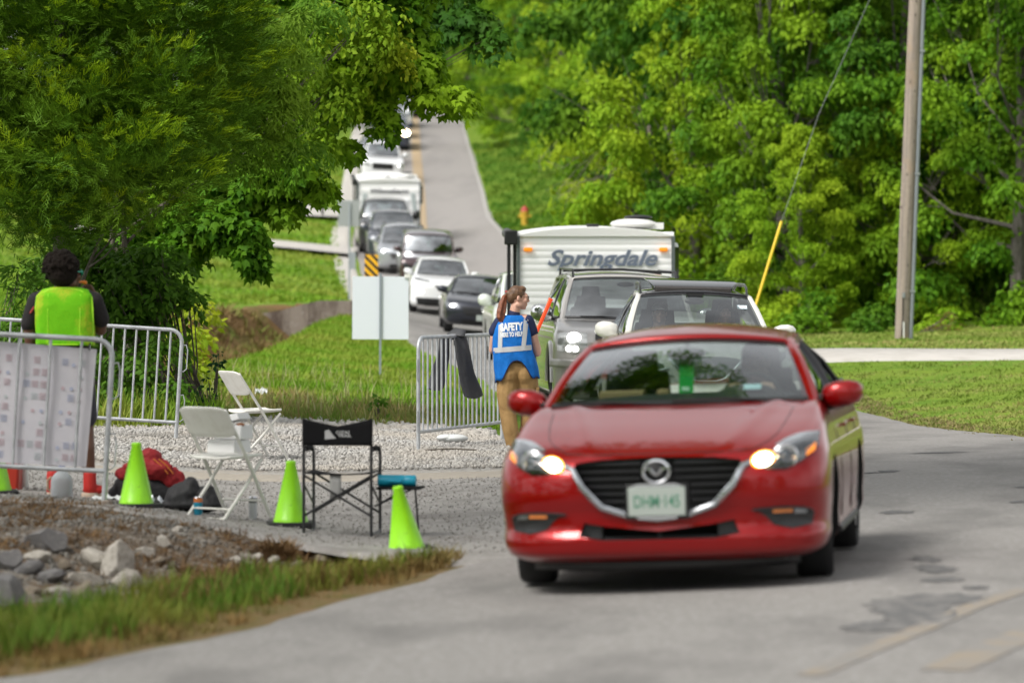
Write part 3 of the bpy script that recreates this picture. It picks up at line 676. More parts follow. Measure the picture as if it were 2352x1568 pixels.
shrub('shrub', 'green vine thicket seen through the bars of the far-left barrier', -3.6, 40.5, [lob(310, 850, 40.6, 80, 60, .4), lob(380, 810, 40.8, 50, 60, .3), lob(400, 910, 40.2, 40, 40, .3), lob(260, 920, 40.3, 60, 30, .3)], L_SHR, 33)
shrub('shrub', 'slender dark-leaved sapling right of the far-left barrier', -3.2, 41.2, [lob(478, 890, 41.2, 28, 34, .2, .8), lob(500, 830, 41.2, 12, 30, .15, .7), lob(440, 930, 41.0, 30, 25, .2, .8)], leafmat('leaves_blue_green', (.012, .06, .028), (.03, .10, .04), (.03, .09, .03)), 34, .06, 20, 12, .1)
shrub('shrub', 'yellow-green bush at the creek edge right of the far-left barrier', -4.7, 54, [lob(440, 790, 54, 45, 60, .6), lob(455, 720, 55, 30, 40, .5), lob(430, 850, 53, 30, 40, .5)], L_YEL, 35, .12, 8, 24, .3)
shrub('shrub', 'tall green weeds at the left edge beside the person in the lime vest', -5.7, 40.5, [lob(25, 760, 40.5, 50, 60, .5), lob(10, 900, 39.6, 60, 60, .5), lob(40, 640, 41.5, 30, 60, .4, .5), lob(60, 850, 40, 40, 70, .4)], L_SHR, 36, T=NARROW, leaf=.14)
shrub('shrub', 'small leafy weed standing in the grass behind the black director chair', -1.5, 43.0, [lob(868, 935, 43, 12, 26, .12, .9), lob(878, 965, 43, 22, 18, .15)], L_SHR, 37, .075, 18, 10, .1)
shrub('shrub', 'rusty brown dead brush at the creek edge', -5.3, 60, [lob(445, 850, 58, 30, 40, .4, .6), lob(425, 760, 62, 30, 40, .4, .6)], leafmat('rusty', (.20, .09, .03), (.25, .13, .04), (.16, .10, .03)), 38, .09, 9, 20, .25)
# vines/bushes along the foot of the wood
for i, (u, v, d, ru, rv) in enumerate([(1750, 745, 80, 60, 30), (1850, 735, 79, 60, 40), (1985, 745, 80, 50, 30), (2150, 750, 80, 60, 25), (2280, 745, 81, 70, 30), (1640, 700, 86, 60, 60), (1580, 640, 92, 50, 70)]):
    p = P(u, v, d)
    shrub('shrub', 'green bush at the foot of the wood, ' + ['right of the crossover mirror', 'just right of the guy wire', 'just left of the pole', 'just right of the pole', 'at the right border', 'behind the yellow guy guard', 'beside the nearer caravan'][i], p.x, d, [lob(u, v, d, ru, rv, .8), lob(u + 30, v - rv, d + .8, ru * .7, rv * .9, .7)], (L_FOR3, L_FOR1, L_FOR2)[i % 3], 40 + i, .13, 7, 26, .3)
shrub('shrub', 'dry orange-brown weeds at the foot of the wood right of the utility pole', 8.3, 79, [lob(2170, 752, 79, 60, 14, .4), lob(2180, 725, 79.2, 25, 20, .3, .7)], leafmat('dry_weed', (.26, .12, .05), (.20, .15, .05), (.10, .14, .03)), 51, .09, 9, 16, .2, NARROW)

# ---- grass
def in_poly(x, y, poly):
    p = np.array(poly, float); c = np.zeros(len(x), bool); j = len(p) - 1
    for i in range(len(p)):
        a, b = p[i], p[j]; cond = ((a[1] > y) != (b[1] > y)) & (x < (b[0] - a[0]) * (y - a[1]) / (b[1] - a[1] + 1e-12) + a[0]); c ^= cond; j = i
    return c
def grass(name, poly, n, h, w, m, seed, hn=None, off=.0, lean=.35, persp=True):
    r = np.random.RandomState(seed); p = np.array(poly, float); lo, hi = p.min(0), p.max(0)
    x = r.uniform(lo[0], hi[0], n * 6); y = r.uniform(lo[1], hi[1], n * 6)
    k = in_poly(x, y, poly); x, y = x[k][:n * 3], y[k][:n * 3]
    # tufted density
    d = np.sin(x * 3.1 + np.sin(y * 1.7) * 2) * np.sin(y * 2.3 + np.sin(x * 2.9) * 2) * .35 + .5
    d = np.clip(d + .45 * (np.sin(x * 9.1 + y * 4) * np.sin(y * 8.3 - x * 3)), .05, 1); k = r.uniform(0, 1, len(x)) < d; x, y = x[k][:n], y[k][:n]
    z = Hn(x, y) + off - .01; pos = np.stack([x, y, z], 1)
    a = r.uniform(0, 2 * PI, len(x)); up = nrm(np.stack([np.cos(a) * lean * r.uniform(0, 1, len(x)), np.sin(a) * lean * r.uniform(0, 1, len(x)), np.ones(len(x))], 1))
    f = np.stack([np.cos(a), np.sin(a), 0 * a], 1); f = nrm(f - up * (f * up).sum(1, keepdims=True)); s = np.cross(f, up)
    M = np.stack([s, f, up], -1); sc = h * r.uniform(.3, 1.25, len(x)) * (.6 + .7 * d[k][:n])
    T = BLADE(w); me = scatter(name, T[0], T[1], pos, M, sc, m)
    o = link(name, me); tag(o, None, None, kind='stuff'); return o
G_GREEN = leafmat('grass_green', (.07, .16, .018), (.15, .25, .03), (.26, .25, .05), 1.1, .35)
G_DRY = leafmat('grass_dry', (.30, .19, .07), (.22, .15, .06), (.13, .14, .035), 1.6, .3)
G_MID = leafmat('grass_bank', (.12, .26, .016), (.20, .35, .025), (.27, .32, .05), .35, .35)
G_LAWN = leafmat('grass_lawn', (.15, .24, .03), (.24, .32, .06), (.34, .32, .11), .4, .3)
G_STRAW = leafmat('straw', (.24, .15, .07), (.15, .085, .035), (.10, .06, .03), 2.0, .2)
verge = [(-4.2, 16.8), (-2.45, 17.7), (-2.0, 18.7), (-1.55, 19.8), (-1.15, 21.1), (-.75, 22.3), (-.48, 23.5), (-.42, 24.3), (-.8, 23.9), (-1.24, 22.6), (-1.7, 21.5), (-2.1, 20.6), (-2.75, 20.0), (-4.5, 19.9)]
grass('verge_grass', verge, 15000, .145, .034, G_GREEN, 1)
edge = [(-4.4, 15.3), (-2.28, 17.2), (-1.92, 18.3), (-1.47, 19.45), (-1.10, 20.85), (-.66, 22.05), (-.34, 23.6), (-.3, 24.4), (-.7, 23.9), (-1.0, 22.4), (-1.45, 20.8), (-1.9, 19.5), (-2.7, 18.2), (-4.4, 17.2)]
grass('dry_verge_grass', edge, 24000, .085, .05, G_DRY, 2, lean=.7)
grass('dry_verge_tip', [(-1.9, 20.4), (-.9, 22.0), (-.4, 23.6), (-.38, 24.5), (-.9, 24.2), (-1.5, 22.6), (-2.0, 21.6)], 10000, .12, .04, G_DRY, 22, lean=.9)
grass('straw_litter', [(-4.6, 22.8), (-2.2, 23.6), (-1.2, 23.7), (-1.0, 24.6), (-1.7, 25.5), (-2.4, 26.4), (-3.4, 27.4), (-4.8, 27.4)], 26000, .06, .05, G_STRAW, 3, lean=2.4)
grass('straw_mound', [(-2.1, 23.1), (-1.2, 23.3), (-.95, 24.4), (-1.5, 25.2), (-2.1, 24.6)], 14000, .10, .045, G_STRAW, 4, lean=1.8)
grass('bank_grass', [(-3.3, 42.0), (-.2, 41.4), (-.1, 48), (-.8, 62), (-2.0, 78), (-3.0, 91), (-4.3, 92), (-4.6, 80), (-4.7, 62), (-4.9, 50), (-6, 42.5)], 64000, .115, .09, G_MID, 5, lean=.9)
grass('tall_bank_grass', [(-5.8, 41.3), (-.4, 41.3), (-.5, 43.5), (-1.5, 45), (-5.8, 45)], 9000, .17, .04, leafmat('weed_green', (.12, .22, .03), (.20, .30, .05), (.26, .28, .08), 1.1, .35), 6)
grass('dry_bank_grass', [(-4.0, 41.6), (-.4, 41.3), (-.6, 44), (-1.5, 50), (-3.5, 52), (-4.4, 46)], 6000, .20, .04, leafmat('dry_bank', (.36, .30, .12), (.30, .22, .10), (.20, .24, .06), 1.3, .3), 16, lean=.8)
grass('far_left_grass', [(-7.0, 44), (-6.9, 60), (-8.2, 66), (-16, 80), (-16, 44)], 26000, .4, .05, G_MID, 17)
grass('creek_bank_weeds', [(-4.2, 90.5), (-4.8, 88), (-5.0, 74), (-5.2, 60), (-7.8, 60), (-7.8, 93), (-5.5, 93.6)], 9000, .22, .09, leafmat('bank_weeds', (.24, .17, .07), (.16, .10, .04), (.16, .22, .04), .9, .3), 23, lean=1.4)
grass('seed_heads', [(-5.6, 41.3), (-.6, 41.5), (-1.5, 60), (-4.5, 60)], 900, .32, .014, leafmat('seed_straw', (.42, .38, .2), (.30, .34, .12), (.4, .36, .2), 1, .2), 18)
grass('left_meadow_grass', [(-6.3, 37), (-3.0, 39.8), (-3.2, 42), (-4.8, 46), (-8, 46)], 10000, .34, .03, G_MID, 7)
grass('far_bank_grass', [(-5.0, 96.5), (-4.7, 112), (-6.8, 148), (-8.8, 200), (-28, 200), (-24, 140), (-19, 96)], 70000, .13, .28, G_MID, 8, lean=.9)
grass('creek_edge_grass', [(-8.5, 96), (-7.7, 90), (-7.9, 70), (-8.6, 58), (-12, 60), (-12, 96)], 16000, .4, .07, G_MID, 9)
grass('lawn_grass', [(5.2, 41), (5.0, 46), (4.85, 55), (4.6, 61.8), (12, 61.8), (11, 50), (10, 41)], 60000, .045, .22, G_LAWN, 10, lean=1.2)
grass('far_lawn_grass', [(4.3, 64.8), (4.2, 80), (13, 82), (12, 64.8)], 26000, .06, .22, G_LAWN, 11, lean=1.2)
grass('dry_lawn_edge', [(5.1, 38), (4.8, 46), (4.75, 56), (5.1, 56), (5.5, 46), (6.3, 38)], 12000, .05, .2, leafmat('straw_lawn', (.34, .27, .13), (.26, .22, .10), (.20, .22, .07), .8), 12, lean=1.4)
grass('verge_hill_grass', [(1.7, 112), (.1, 136), (-.6, 150), (-.85, 160), (-1.3, 182), (-2.2, 210), (3, 214), (5, 150), (5, 112)], 30000, .11, .3, leafmat('verge_green', (.05, .15, .012), (.09, .20, .02), (.13, .19, .02), .3), 13, lean=.9)

# ---- stones
def rock_mesh(name, seed, m, sub=2):
    bm = bmesh.new(); bmesh.ops.create_icosphere(bm, subdivisions=sub, radius=1); rs = random.Random(seed)
    pl = [(Vector([rs.gauss(0, 1) for _ in range(3)]).normalized(), rs.uniform(.45, .85)) for _ in range(10)]
    for v in bm.verts:
        for n_, d in pl:
            q = v.co.dot(n_)
            if q > d: v.co -= n_ * (q - d)
        v.co += Vector([rs.uniform(-.02, .02) for _ in range(3)])
    me = bpy.data.meshes.new(name); bm.to_mesh(me); bm.free(); me.materials.append(m); shade(me, 25); return me
M_RK = [mat('limestone', (.50, .47, .42), .9, spec=.15, var=(4, (.26, .23, .19), .45, .7), bump=(14, .7, .03)), mat('grey_rock', (.17, .165, .165), .85, spec=.2, var=(4, (.25, .24, .23), .5, .7), bump=(14, .6, .03)), mat('brown_rock', (.27, .23, .18), .9, spec=.15, var=(5, (.16, .13, .10), .45, .7), bump=(14, .7, .03))]
# u, v (of centre), d, half sizes (x,y,z px), material, tilt, label
RK = [(105, 1238, 25.2, 46, 30, 1, .1, 'square dark grey block, topmost rock at the left edge of the pile'),
 (222, 1285, 23.9, 52, 26, 0, -.6, 'long pale limestone slab leaning left, left of the two big pale boulders'),
 (262, 1292, 23.7, 38, 46, 0, .15, 'tall pointed pale limestone boulder, right of the two big pale boulders'),
 (60, 1305, 23.8, 34, 16, 1, .3, 'flat grey rock below the square dark block'), (12, 1288, 24, 38, 24, 1, .6, 'dark slanted slab cut by the left edge of the photo'),
 (110, 1325, 23.3, 34, 18, 1, .1, 'grey slab in the middle of the left rock pile'), (92, 1282, 24.2, 32, 12, 0, .05, 'thin pale flagstone beneath the square dark block'),
 (150, 1295, 23.9, 16, 14, 2, .3, 'small orange-brown rock left of the big pale boulders'), (200, 1330, 23.2, 34, 16, 0, -.2, 'pale rock under the long limestone slab'),
 (10, 1370, 21.8, 46, 48, 1, .9, 'large round grey-brown boulder at the bottom left of the pile'), (195, 1370, 22.3, 40, 34, 2, .1, 'brown-grey boulder half hidden by the green verge grass'),
 (285, 1330, 23.0, 34, 24, 0, .2, 'pale wedge rock at the foot of the pointed boulder'), (330, 1270, 24.4, 24, 14, 0, .1, 'pale grey rock at the right shoulder of the pile'),
 (378, 1250, 24.8, 18, 14, 0, .7, 'pale square stone standing tilted beside the dirt mound'), (75, 1360, 22.6, 24, 14, 2, .2, 'low brownish rock beside the round boulder'), (130, 1355, 22.8, 28, 12, 0, -.1, 'low pale rock in front of the middle slab'),
 (590, 1280, 24.6, 13, 11, 0, .2, 'white stone in the dark hollow left of the dry grass'), (625, 1292, 24.4, 16, 12, 0, .4, 'white stone in the hollow below the middle cone'), (748, 1287, 24.5, 22, 14, 2, .1, 'brownish stone beside the verge below the director chair'), (680, 1300, 24.2, 16, 8, 2, .1, 'low brown stone between the verge and the middle cone'),
 (540, 1285, 24.3, 12, 10, 0, .1, 'small pale stone at the end of the dirt mound'), (360, 1292, 23.8, 20, 10, 2, .3, 'flat brown stone at the left foot of the dirt mound'), (410, 1215, 25.9, 14, 8, 0, .3, 'small pale stone at the top of the bank'), (160, 1375, 22.4, 26, 16, 1, .4, 'dark stone sunk among the grass blades left of the brown boulder'),
 (545, 1075 - 40, 36.5, 1, 1, 0, 0, ''), (365, 978, 39.6, 20, 12, 0, .1, 'white limestone lump at the foot of the far-left barrier'), (345, 985, 39.4, 10, 7, 0, .4, 'small white stone beside the white limestone lump'),
 (540, 873, 60, 12, 8, 0, .1, 'white stone lying in the grass above the farther folding chair'), (1010, 1000, 40.2, 22, 8, 0, .1, 'flat pale concrete chunk under the bars of the middle barrier'), (1090, 1002, 40.6, 26, 9, 0, .1, 'grey rubble stone right of the dip under the middle barrier'), (1120, 990, 41.2, 18, 9, 1, .4, 'grey rubble stone beside the right foot of the middle barrier'), (1055, 985, 41.6, 14, 9, 2, .2, 'brown rubble stone in the dip under the middle barrier')]
rmesh = [[rock_mesh('rock', 60 + i, m) for i in range(4)] for m in M_RK]
for i, (u, v, d, ru, rv, mk, tl, lb) in enumerate(RK):
    if not lb: continue
    p = ground_at(u, v + rv * .75, 17 if d < 30 else 34, 34 if d < 30 else 75); d = p.y; o = link('rock', rmesh[mk][i % 4]); k = d / F
    o.location = (p.x, p.y + ru * k * .3, p.z + rv * k * .62); o.scale = (ru * k * 1.4, (ru + rv) * .6 * k, rv * k * 1.4); o.rotation_euler = (0, -tl, i * 1.7 if ru < rv * 1.3 else .2)
    tag(o, lb, 'rock', 'rocks beside the pull-off' if d < 34 else 'loose stones beyond the apron')
def pebbles(name, poly, n, s0, s1, m, seed, off=.02):
    r = np.random.RandomState(seed); p = np.array(poly, float); lo, hi = p.min(0), p.max(0)
    x = r.uniform(lo[0], hi[0], n * 4); y = r.uniform(lo[1], hi[1], n * 4); k = in_poly(x, y, poly); x, y = x[k][:n], y[k][:n]
    z = Hn(x, y) + off; t = (1 + 5 ** .5) / 2
    V = nrm(np.array([(-1, t, 0), (1, t, 0), (-1, -t, 0), (1, -t, 0), (0, -1, t), (0, 1, t), (0, -1, -t), (0, 1, -t), (t, 0, -1), (t, 0, 1), (-t, 0, -1), (-t, 0, 1)], float)) * np.array([1, .8, .6])
    V += np.random.RandomState(1).normal(0, .1, V.shape)
    Fc = np.array([(0, 11, 5), (0, 5, 1), (0, 1, 7), (0, 7, 10), (0, 10, 11), (1, 5, 9), (5, 11, 4), (11, 10, 2), (10, 7, 6), (7, 1, 8), (3, 9, 4), (3, 4, 2), (3, 2, 6), (3, 6, 8), (3, 8, 9), (4, 9, 5), (2, 4, 11), (6, 2, 10), (8, 6, 7), (9, 8, 1)])
    q = r.normal(size=(len(x), 3)); M = frames(q, r.normal(size=(len(x), 3)))
    sc = s0 + (s1 - s0) * r.uniform(0, 1, len(x)) ** 3
    o = link(name, scatter(name, V, Fc, np.stack([x, y, z], 1), M, sc, m)); tag(o, None, None, kind='stuff'); return o
def stonemat(name, a, b_, c_):
    m = leafmat(name, a, b_, c_, .8, 0, .9); return m
S_W = stonemat('crushed_limestone', (.46, .45, .43), (.27, .26, .25), (.40, .37, .33))
S_D = stonemat('ditch_gravel', (.22, .21, .19), (.10, .095, .085), (.13, .10, .075))
pebbles('gravel', [(-7, 34.2), (.5, 33.9), (.6, 38.5), (-.3, 40.6), (-1.5, 41.9), (-7, 41.9)], 60000, .006, .027, S_W, 1, .05)
pebbles('gravel_crest', [(-5, 41.0), (-1.3, 41.2), (-.2, 40.1), (-.2, 41.0), (-1.4, 42.2), (-5, 42.2)], 5000, .02, .10, S_W, 2, .03)
pebbles('apron_gravel', [(-5, 27.6), (-2.5, 26.4), (-.6, 24.4), (.3, 24.5), (.5, 36), (-5.5, 36)], 11000, .005, .013, stonemat('apron_chips', (.33, .32, .30), (.23, .22, .21), (.27, .25, .23)), 3, .022)
pebbles('ditch_gravel', [(-4.6, 21.5), (-2.6, 22.0), (-1.0, 23.4), (-.7, 24.6), (-1.6, 25.6), (-2.3, 26.3), (-3.4, 27.3), (-5, 27.3)], 9000, .006, .032, S_D, 4, .0)
# ================================================================ vehicles
def paint(name, col, metal=.35, rough=.32, coat=1.0, **k):
    return mat(name, col, rough, metal, coat=coat, **k)
HEADL = mat('lamp_housing', (.30, .31, .33), .15, .7)
DARKL = mat('lamp_dark', (.05, .055, .06), .2, .4)
PLATEM = mat('plate_white', (.34, .38, .35), .5)
PLATET = mat('plate_text', (.05, .20, .12), .5)
TAGG = mat('green_tag', (.02, .42, .08), .5)
TAGG2 = mat('pale_green_tag', (.25, .60, .40), .5)
SEATM = mat('seat_cloth', (.03, .03, .032), .9)

SEG = 12
def contour(L, seg=None, side=14):
    seg = seg or SEG
    z, yf, cf, w, yr, cr, n = L; p = []
    for i in range(seg + 1):                      # front right quarter: centre -> side (+x)
        a = PI / 2 * i / seg; sx = math.sin(a) ** (2 / n); cy = max(math.cos(a), 0) ** (2 / n)
        p.append((w * sx, yf + cf * (1 - cy), z))
    y0, y1 = yf + cf, yr - cr
    for i in range(1, side): p.append((w, y0 + (y1 - y0) * i / side, z))
    for i in range(seg, -1, -1):
        a = PI / 2 * i / seg; sx = math.sin(a) ** (2 / n); cy = max(math.cos(a), 0) ** (2 / n)
        p.append((w * sx, yr - cr * (1 - cy), z))
    m = [(-x, y, zz) for (x, y, zz) in p[-2:0:-1]]
    return p + m

def bodyshell(name, levels, mt, parent, wheels, rw, ww, crown=0.0, cut=()):
    # smooth the levels with extra in-between rings
    mb = MB(); rings = []
    lv = np.array(levels, float); t = np.arange(len(lv)); q = np.linspace(0, len(lv) - 1, (len(lv) - 1) * 3 + 1)
    def cr(col):
        out = []
        for s in q:
            i = min(int(s), len(lv) - 2); f = s - i; p0, p1, p2, p3 = [lv[max(0, min(len(lv) - 1, i + k)), col] for k in (-1, 0, 1, 2)]
            m1, m2 = (p2 - p0) / 2, (p3 - p1) / 2; d = p2 - p1        # monotone
            if d == 0: m1 = m2 = 0
            else:
                m1 = 0 if m1 * d < 0 else (min(abs(m1), 3 * abs(d)) * (1 if d > 0 else -1)); m2 = 0 if m2 * d < 0 else (min(abs(m2), 3 * abs(d)) * (1 if d > 0 else -1))
            out.append((2 * f ** 3 - 3 * f ** 2 + 1) * p1 + (f ** 3 - 2 * f ** 2 + f) * m1 + (-2 * f ** 3 + 3 * f ** 2) * p2 + (f ** 3 - f ** 2) * m2)
        return out
    cols = [cr(c) for c in range(7)]
    for k in range(len(q)): rings.append(contour([c[k] for c in cols]))
    if crown:      # two raised creases along the bonnet
        for rg in rings:
            for i, (x, y, z) in enumerate(rg):
                if z > .70 and y < 1.3:
                    xc = .34 + .22 * max(0, y) / 1.2; k = math.exp(-((abs(x) - xc) / .045) ** 2) * min(1, (z - .70) / .05)
                    if abs(x) < .75: rg[i] = (x, y - crown * k * .8, z + crown * k)
    mb.loft(rings); o = mb.build(name, [mt, WELL], parent, smooth=40)
    bv = BVHTree.FromPolygons([v.co for v in o.data.vertices], [tuple(p.vertices) for p in o.data.polygons])
    cs = []
    W = max(l[3] for l in levels)
    for wy in wheels:
        for s in (-1, 1):
            c = MB(); n = 28; r = rw * 1.13
            poly = [(wy + r * math.cos(2 * PI * k / n), rw + r * math.sin(2 * PI * k / n)) for k in range(n)]
            c.prism(poly, s * (W - ww - .12), s * (W + .3), 'yz'); cs.append(c.build('cut', [WELL], None, smooth=0))
    for poly, y0, y1 in cut:
        c = MB(); c.prism(poly, y0, y1, 'xz'); cs.append(c.build('cut', [WELL], None, smooth=0))
    boolean(o, cs); o['bv'] = 0; del o['bv']
    return o, bv

def hit(bv, x, z, off=0, far=-3):
    h = bv.ray_cast(Vector((x, far, z)), Vector((0, 1, 0)))
    if h[0] is None: return Vector((x, .3, z))
    n = h[1]; n = n if n.y < 0 else -n
    return h[0] + n * off
def hside(bv, y, z, s, off=0):
    h = bv.ray_cast(Vector((s * 3, y, z)), Vector((-s, 0, 0)))
    return (h[0] if h[0] is not None else Vector((s * .9, y, z))) + Vector((s * off, 0, 0))

def polyline(c, t):
    n = len(c) - 1; s = t * n; i = min(int(s), n - 1); f = s - i
    return tuple(a + (b - a) * f for a, b in zip(c[i], c[i + 1]))
def decal(bv, lo, hi, mt, name, parent, off=.004, nu=16, nv=5, solid=0, mir=False, ofl=None, label=None):
    mb = MB()
    for s in ((1, -1) if mir == 2 else (-1,) if mir else (1,)):
        def fn(u, v):
            a = polyline(lo, u); b = polyline(hi, u)
            return hit(bv, s * (a[0] + (b[0] - a[0]) * v), a[1] + (b[1] - a[1]) * v, off)
        mb.grid(fn, nu, nv)
    return mb.build(name, mt, parent, smooth=50, solid=solid, label=label)
def ptube(bv, pts, r, mt, name, parent, off=.0, mir=(1,), n=24, flat=None, seg=8):
    mb = MB()
    for s in mir:
        mb.tube([hit(bv, s * p[0], p[1], off) for p in [polyline(pts, k / n) for k in range(n + 1)]], r, seg, flat=flat)
    return mb.build(name, mt, parent)

def wheelset(parent, wheels, rw, ww, W, spoke=5, steer=0):
    for wy in wheels:
        for s in (-1, 1):
            mb = MB(); x0 = 0; hw = ww / 2
            mb.lathe([(rw * .66, -hw * .9), (rw * .93, -hw * .98), (rw * .985, -hw * .8), (rw, -hw * .45), (rw, hw * .45), (rw * .985, hw * .8), (rw * .93, hw * .98), (rw * .66, hw * .9)], (0, 0, 0), 36, 'x', caps=False)
            for gx_ in (-.35, 0, .35):
                mb.lathe([(rw * 1.002, hw * gx_ - .004), (rw * 1.002, hw * gx_ + .004)], (0, 0, 0), 36, 'x', caps=False) if False else None
            wh = bpy.data.objects.new('wheel', None); COL.objects.link(wh); wh.parent = parent; wh.location = (s * (W - hw - .015), wy, rw)
            if wy == wheels[0]: wh.rotation_euler = (0, 0, steer)
            ty = mb.build('tyre', RUBBER, wh, smooth=40)
            mb = MB(); e = s * hw * .62
            mb.lathe([(rw * .67, -hw * .8), (rw * .64, 0), (rw * .67, hw * .8)], (0, 0, 0), 28, 'x', caps=False)
            mb.lathe([(rw * .12, e - s * .03), (rw * .11, e + s * .015), (.001, e + s * .018)], (0, 0, 0), 14, 'x', caps=False)
            for k in range(spoke):
                a = 2 * PI * k / spoke + .3
                for da in (-.13, .13):
                    c_ = Vector((e, math.cos(a + da * .3) * rw * .1, math.sin(a + da * .3) * rw * .1)); d_ = Vector((e + s * .01, math.cos(a + da) * rw * .66, math.sin(a + da) * rw * .66))
                    mb.tube([c_, d_], [.022, .016], 5)
            mb.build('rim', RIMM, wh)
            mb = MB(); mb.lathe([(.001, 0), (rw * .6, 0)], (-s * hw * .2, 0, 0), 20, 'x', caps=False); mb.build('brake_disc', DARKL, wh)

REARG = glassmat('rear_glass', (.86, .95, .91), .7, .0)
def greenhouse(G, parent, body_m, roof_m, glass, glass_side, bv):
    """G: dict(zb, yb, wb, cb, yt, zt, wt, ct, yr, zr, wr, yrb, zrb, wrb, crown, rail)"""
    g = type('g', (), G)
    bl = lambda s: Vector((s * g.wb, g.yb + g.cb * s * s, g.zb + .0 * s))
    tl = lambda s: Vector((s * g.wt, g.yt + g.ct * s * s, g.zt - g.crown * s * s))
    rt = lambda s: Vector((s * g.wr, g.yr - .06 * s * s, g.zr - g.crown * s * s))
    rb = lambda s: Vector((s * g.wrb, g.yrb - .10 * s * s, g.zrb))
    def sheet(a, b, bulge, nu=14, nv=8, m0=0, m1=1):
        mb = MB()
        def fn(u, v):
            s = (u * 2 - 1); p = a(s).lerp(b(s), m0 + (m1 - m0) * v); w_ = m0 + (m1 - m0) * v
            return p + Vector(bulge) * (4 * w_ * (1 - w_)) * (1 - .3 * s * s)
        mb.grid(fn, nu, nv); return mb
    sheet(bl, tl, (0, -.025, .02)).build('windshield', glass, parent, smooth=60)
    # dark frit band around the windshield
    mb = MB()
    for (v0, v1) in ((0, .05), (.955, 1.0)):
        def fn(u, v):
            s = (u * 2 - 1); q = v0 + (v1 - v0) * v; p = bl(s).lerp(tl(s), q)
            return p + Vector((0, -.025, .02)) * (4 * q * (1 - q)) * (1 - .3 * s * s) + Vector((0, -.004, .004))
        mb.grid(fn, 14, 1)
    mb.build('windshield_trim', SATIN, parent, smooth=60)
    sheet(rt, rb, (0, .03, .02)).build('rear_window', REARG if G.get('see', 1) else glass_side, parent, smooth=60)
    # roof skin with rolled sides
    mb = MB()
    def fr(u, v):
        s = (u * 2 - 1); a = tl(max(-1, min(1, s * 1.07))); b = rt(max(-1, min(1, s * 1.07))); k = abs(s * 1.07)
        p = a.lerp(b, v); p.z += (G.get('rise', .05)) * 4 * v * (1 - v) * (1 - .35 * s * s) + .012
        if k > 1: p.x += (k - 1) * 1.0 * (1 if s > 0 else -1); p.z -= (k - 1) * .6
        return p
    mb.grid(fr, 22, 14); roof = mb.build('roof', roof_m, parent, smooth=70, solid=.018)
    mb = MB(); mb.grid(lambda u, v: Vector(fr(.04 + .92 * u, .02 + .96 * v)) - Vector((0, 0, .028)), 16, 10); mb.build('headliner', mat('headliner', (.05, .05, .048), .9), parent, smooth=70)
    # pillars and side rails: one continuous band each side
    mb = MB(); SB = {}
    for s in (-1, 1):
        A0 = bl(s) + Vector((s * .022, .02, -.04)); A1 = tl(s) + Vector((s * .022, .02, -.01)); R1 = rt(s) + Vector((s * .022, -.02, -.01)); R0 = rb(s) + Vector((s * .03, -.05, -.05))
        rp = [A1.lerp(R1, k / 8) + Vector((0, 0, G.get('rise', .05)) ) * 4 * (k / 8) * (1 - k / 8) * .62 for k in range(9)]
        pa = [A0, A0.lerp(A1, .35) + Vector((s * .012, -.012, .008)), A0.lerp(A1, .7) + Vector((s * .012, -.012, .008))] + rp + [R1.lerp(R0, .5) + Vector((0, .02, .01)), R0]
        mb.tube(pa, [.040, .034, .032] + [.03] * len(rp) + [.05, .07], 8, flat=(1.0, 1.25)); SB[s] = (A0, A1, R1, R0, rp)
    mb.build('pillars', body_m, parent)
    # side glass, lower edge along the belt
    for s in (-1, 1):
        A0, A1, R1, R0, rp = SB[s]; B0 = Vector((s * g.wbelt, g.yb + g.cb + .10, g.zb + .015)); B1 = Vector((s * (g.wbelt - .01), g.yrb - .25, g.zbr + .005))
        mb = MB(); up = [A0.lerp(A1, .5), A1] + rp[1:] + [R1.lerp(R0, .45)]
        def fs(u, v):
            b = B0.lerp(B1, u); t = polyline([tuple(p) for p in up], u); t = Vector(t)
            p = b.lerp(t, v); p.x += s * .02 * 4 * v * (1 - v); return p
        mb.grid(fs, 16, 5); mb.build('side_window', glass_side, parent, smooth=60)
        mb = MB()
        for uu in G.get('bp', (.42,)):
            p0, p1 = fs(uu, 0), fs(uu, 1); mb.tube([p0 + Vector((s * .006, 0, -.02)), p0.lerp(p1, .5) + Vector((s * .026, 0, 0)), p1], .03, 6, flat=(.5, 1.4))
        mb.tube([B0 + Vector((s * .005, -.06, -.005)), B0.lerp(B1, .5) + Vector((s * .012, 0, 0)), B1], .014, 6)
        mb.build('window_trim', SATIN, parent)
    # cabin deck, dash, seats
    mb = MB(); zb = g.zb
    mb.prism([(-g.wb * .97, g.yb + .04), (g.wb * .97, g.yb + .04), (g.wbelt * .96, g.yb + .5), (g.wbelt * .95, g.yrb - .3), (g.wrb * .98, g.yrb - .01), (-g.wrb * .98, g.yrb - .01), (-g.wbelt * .95, g.yrb - .3), (-g.wbelt * .96, g.yb + .5)], zb - .02, zb + .012, 'xy')
    mb.ell((0, g.yb + .50, zb + .0), (g.wb * .9, .28, .055), n=20)
    mb.ell((.36, g.yb + .55, zb + .03), (.18, .14, .07))
    mb.tube([(.37 + .18 * math.cos(a), g.yb + .78 + .05 * math.sin(a), zb - .02 + .17 * math.sin(a)) for a in [2 * PI * k / 20 for k in range(20)]], .014, 6, closed=True)
    mb.build('dashboard', INTER, parent)
    y1 = g.yb + G.get('seat', 1.38); hz = zb + G.get('hr', .34); sh = G.get('hr', .34) - .34
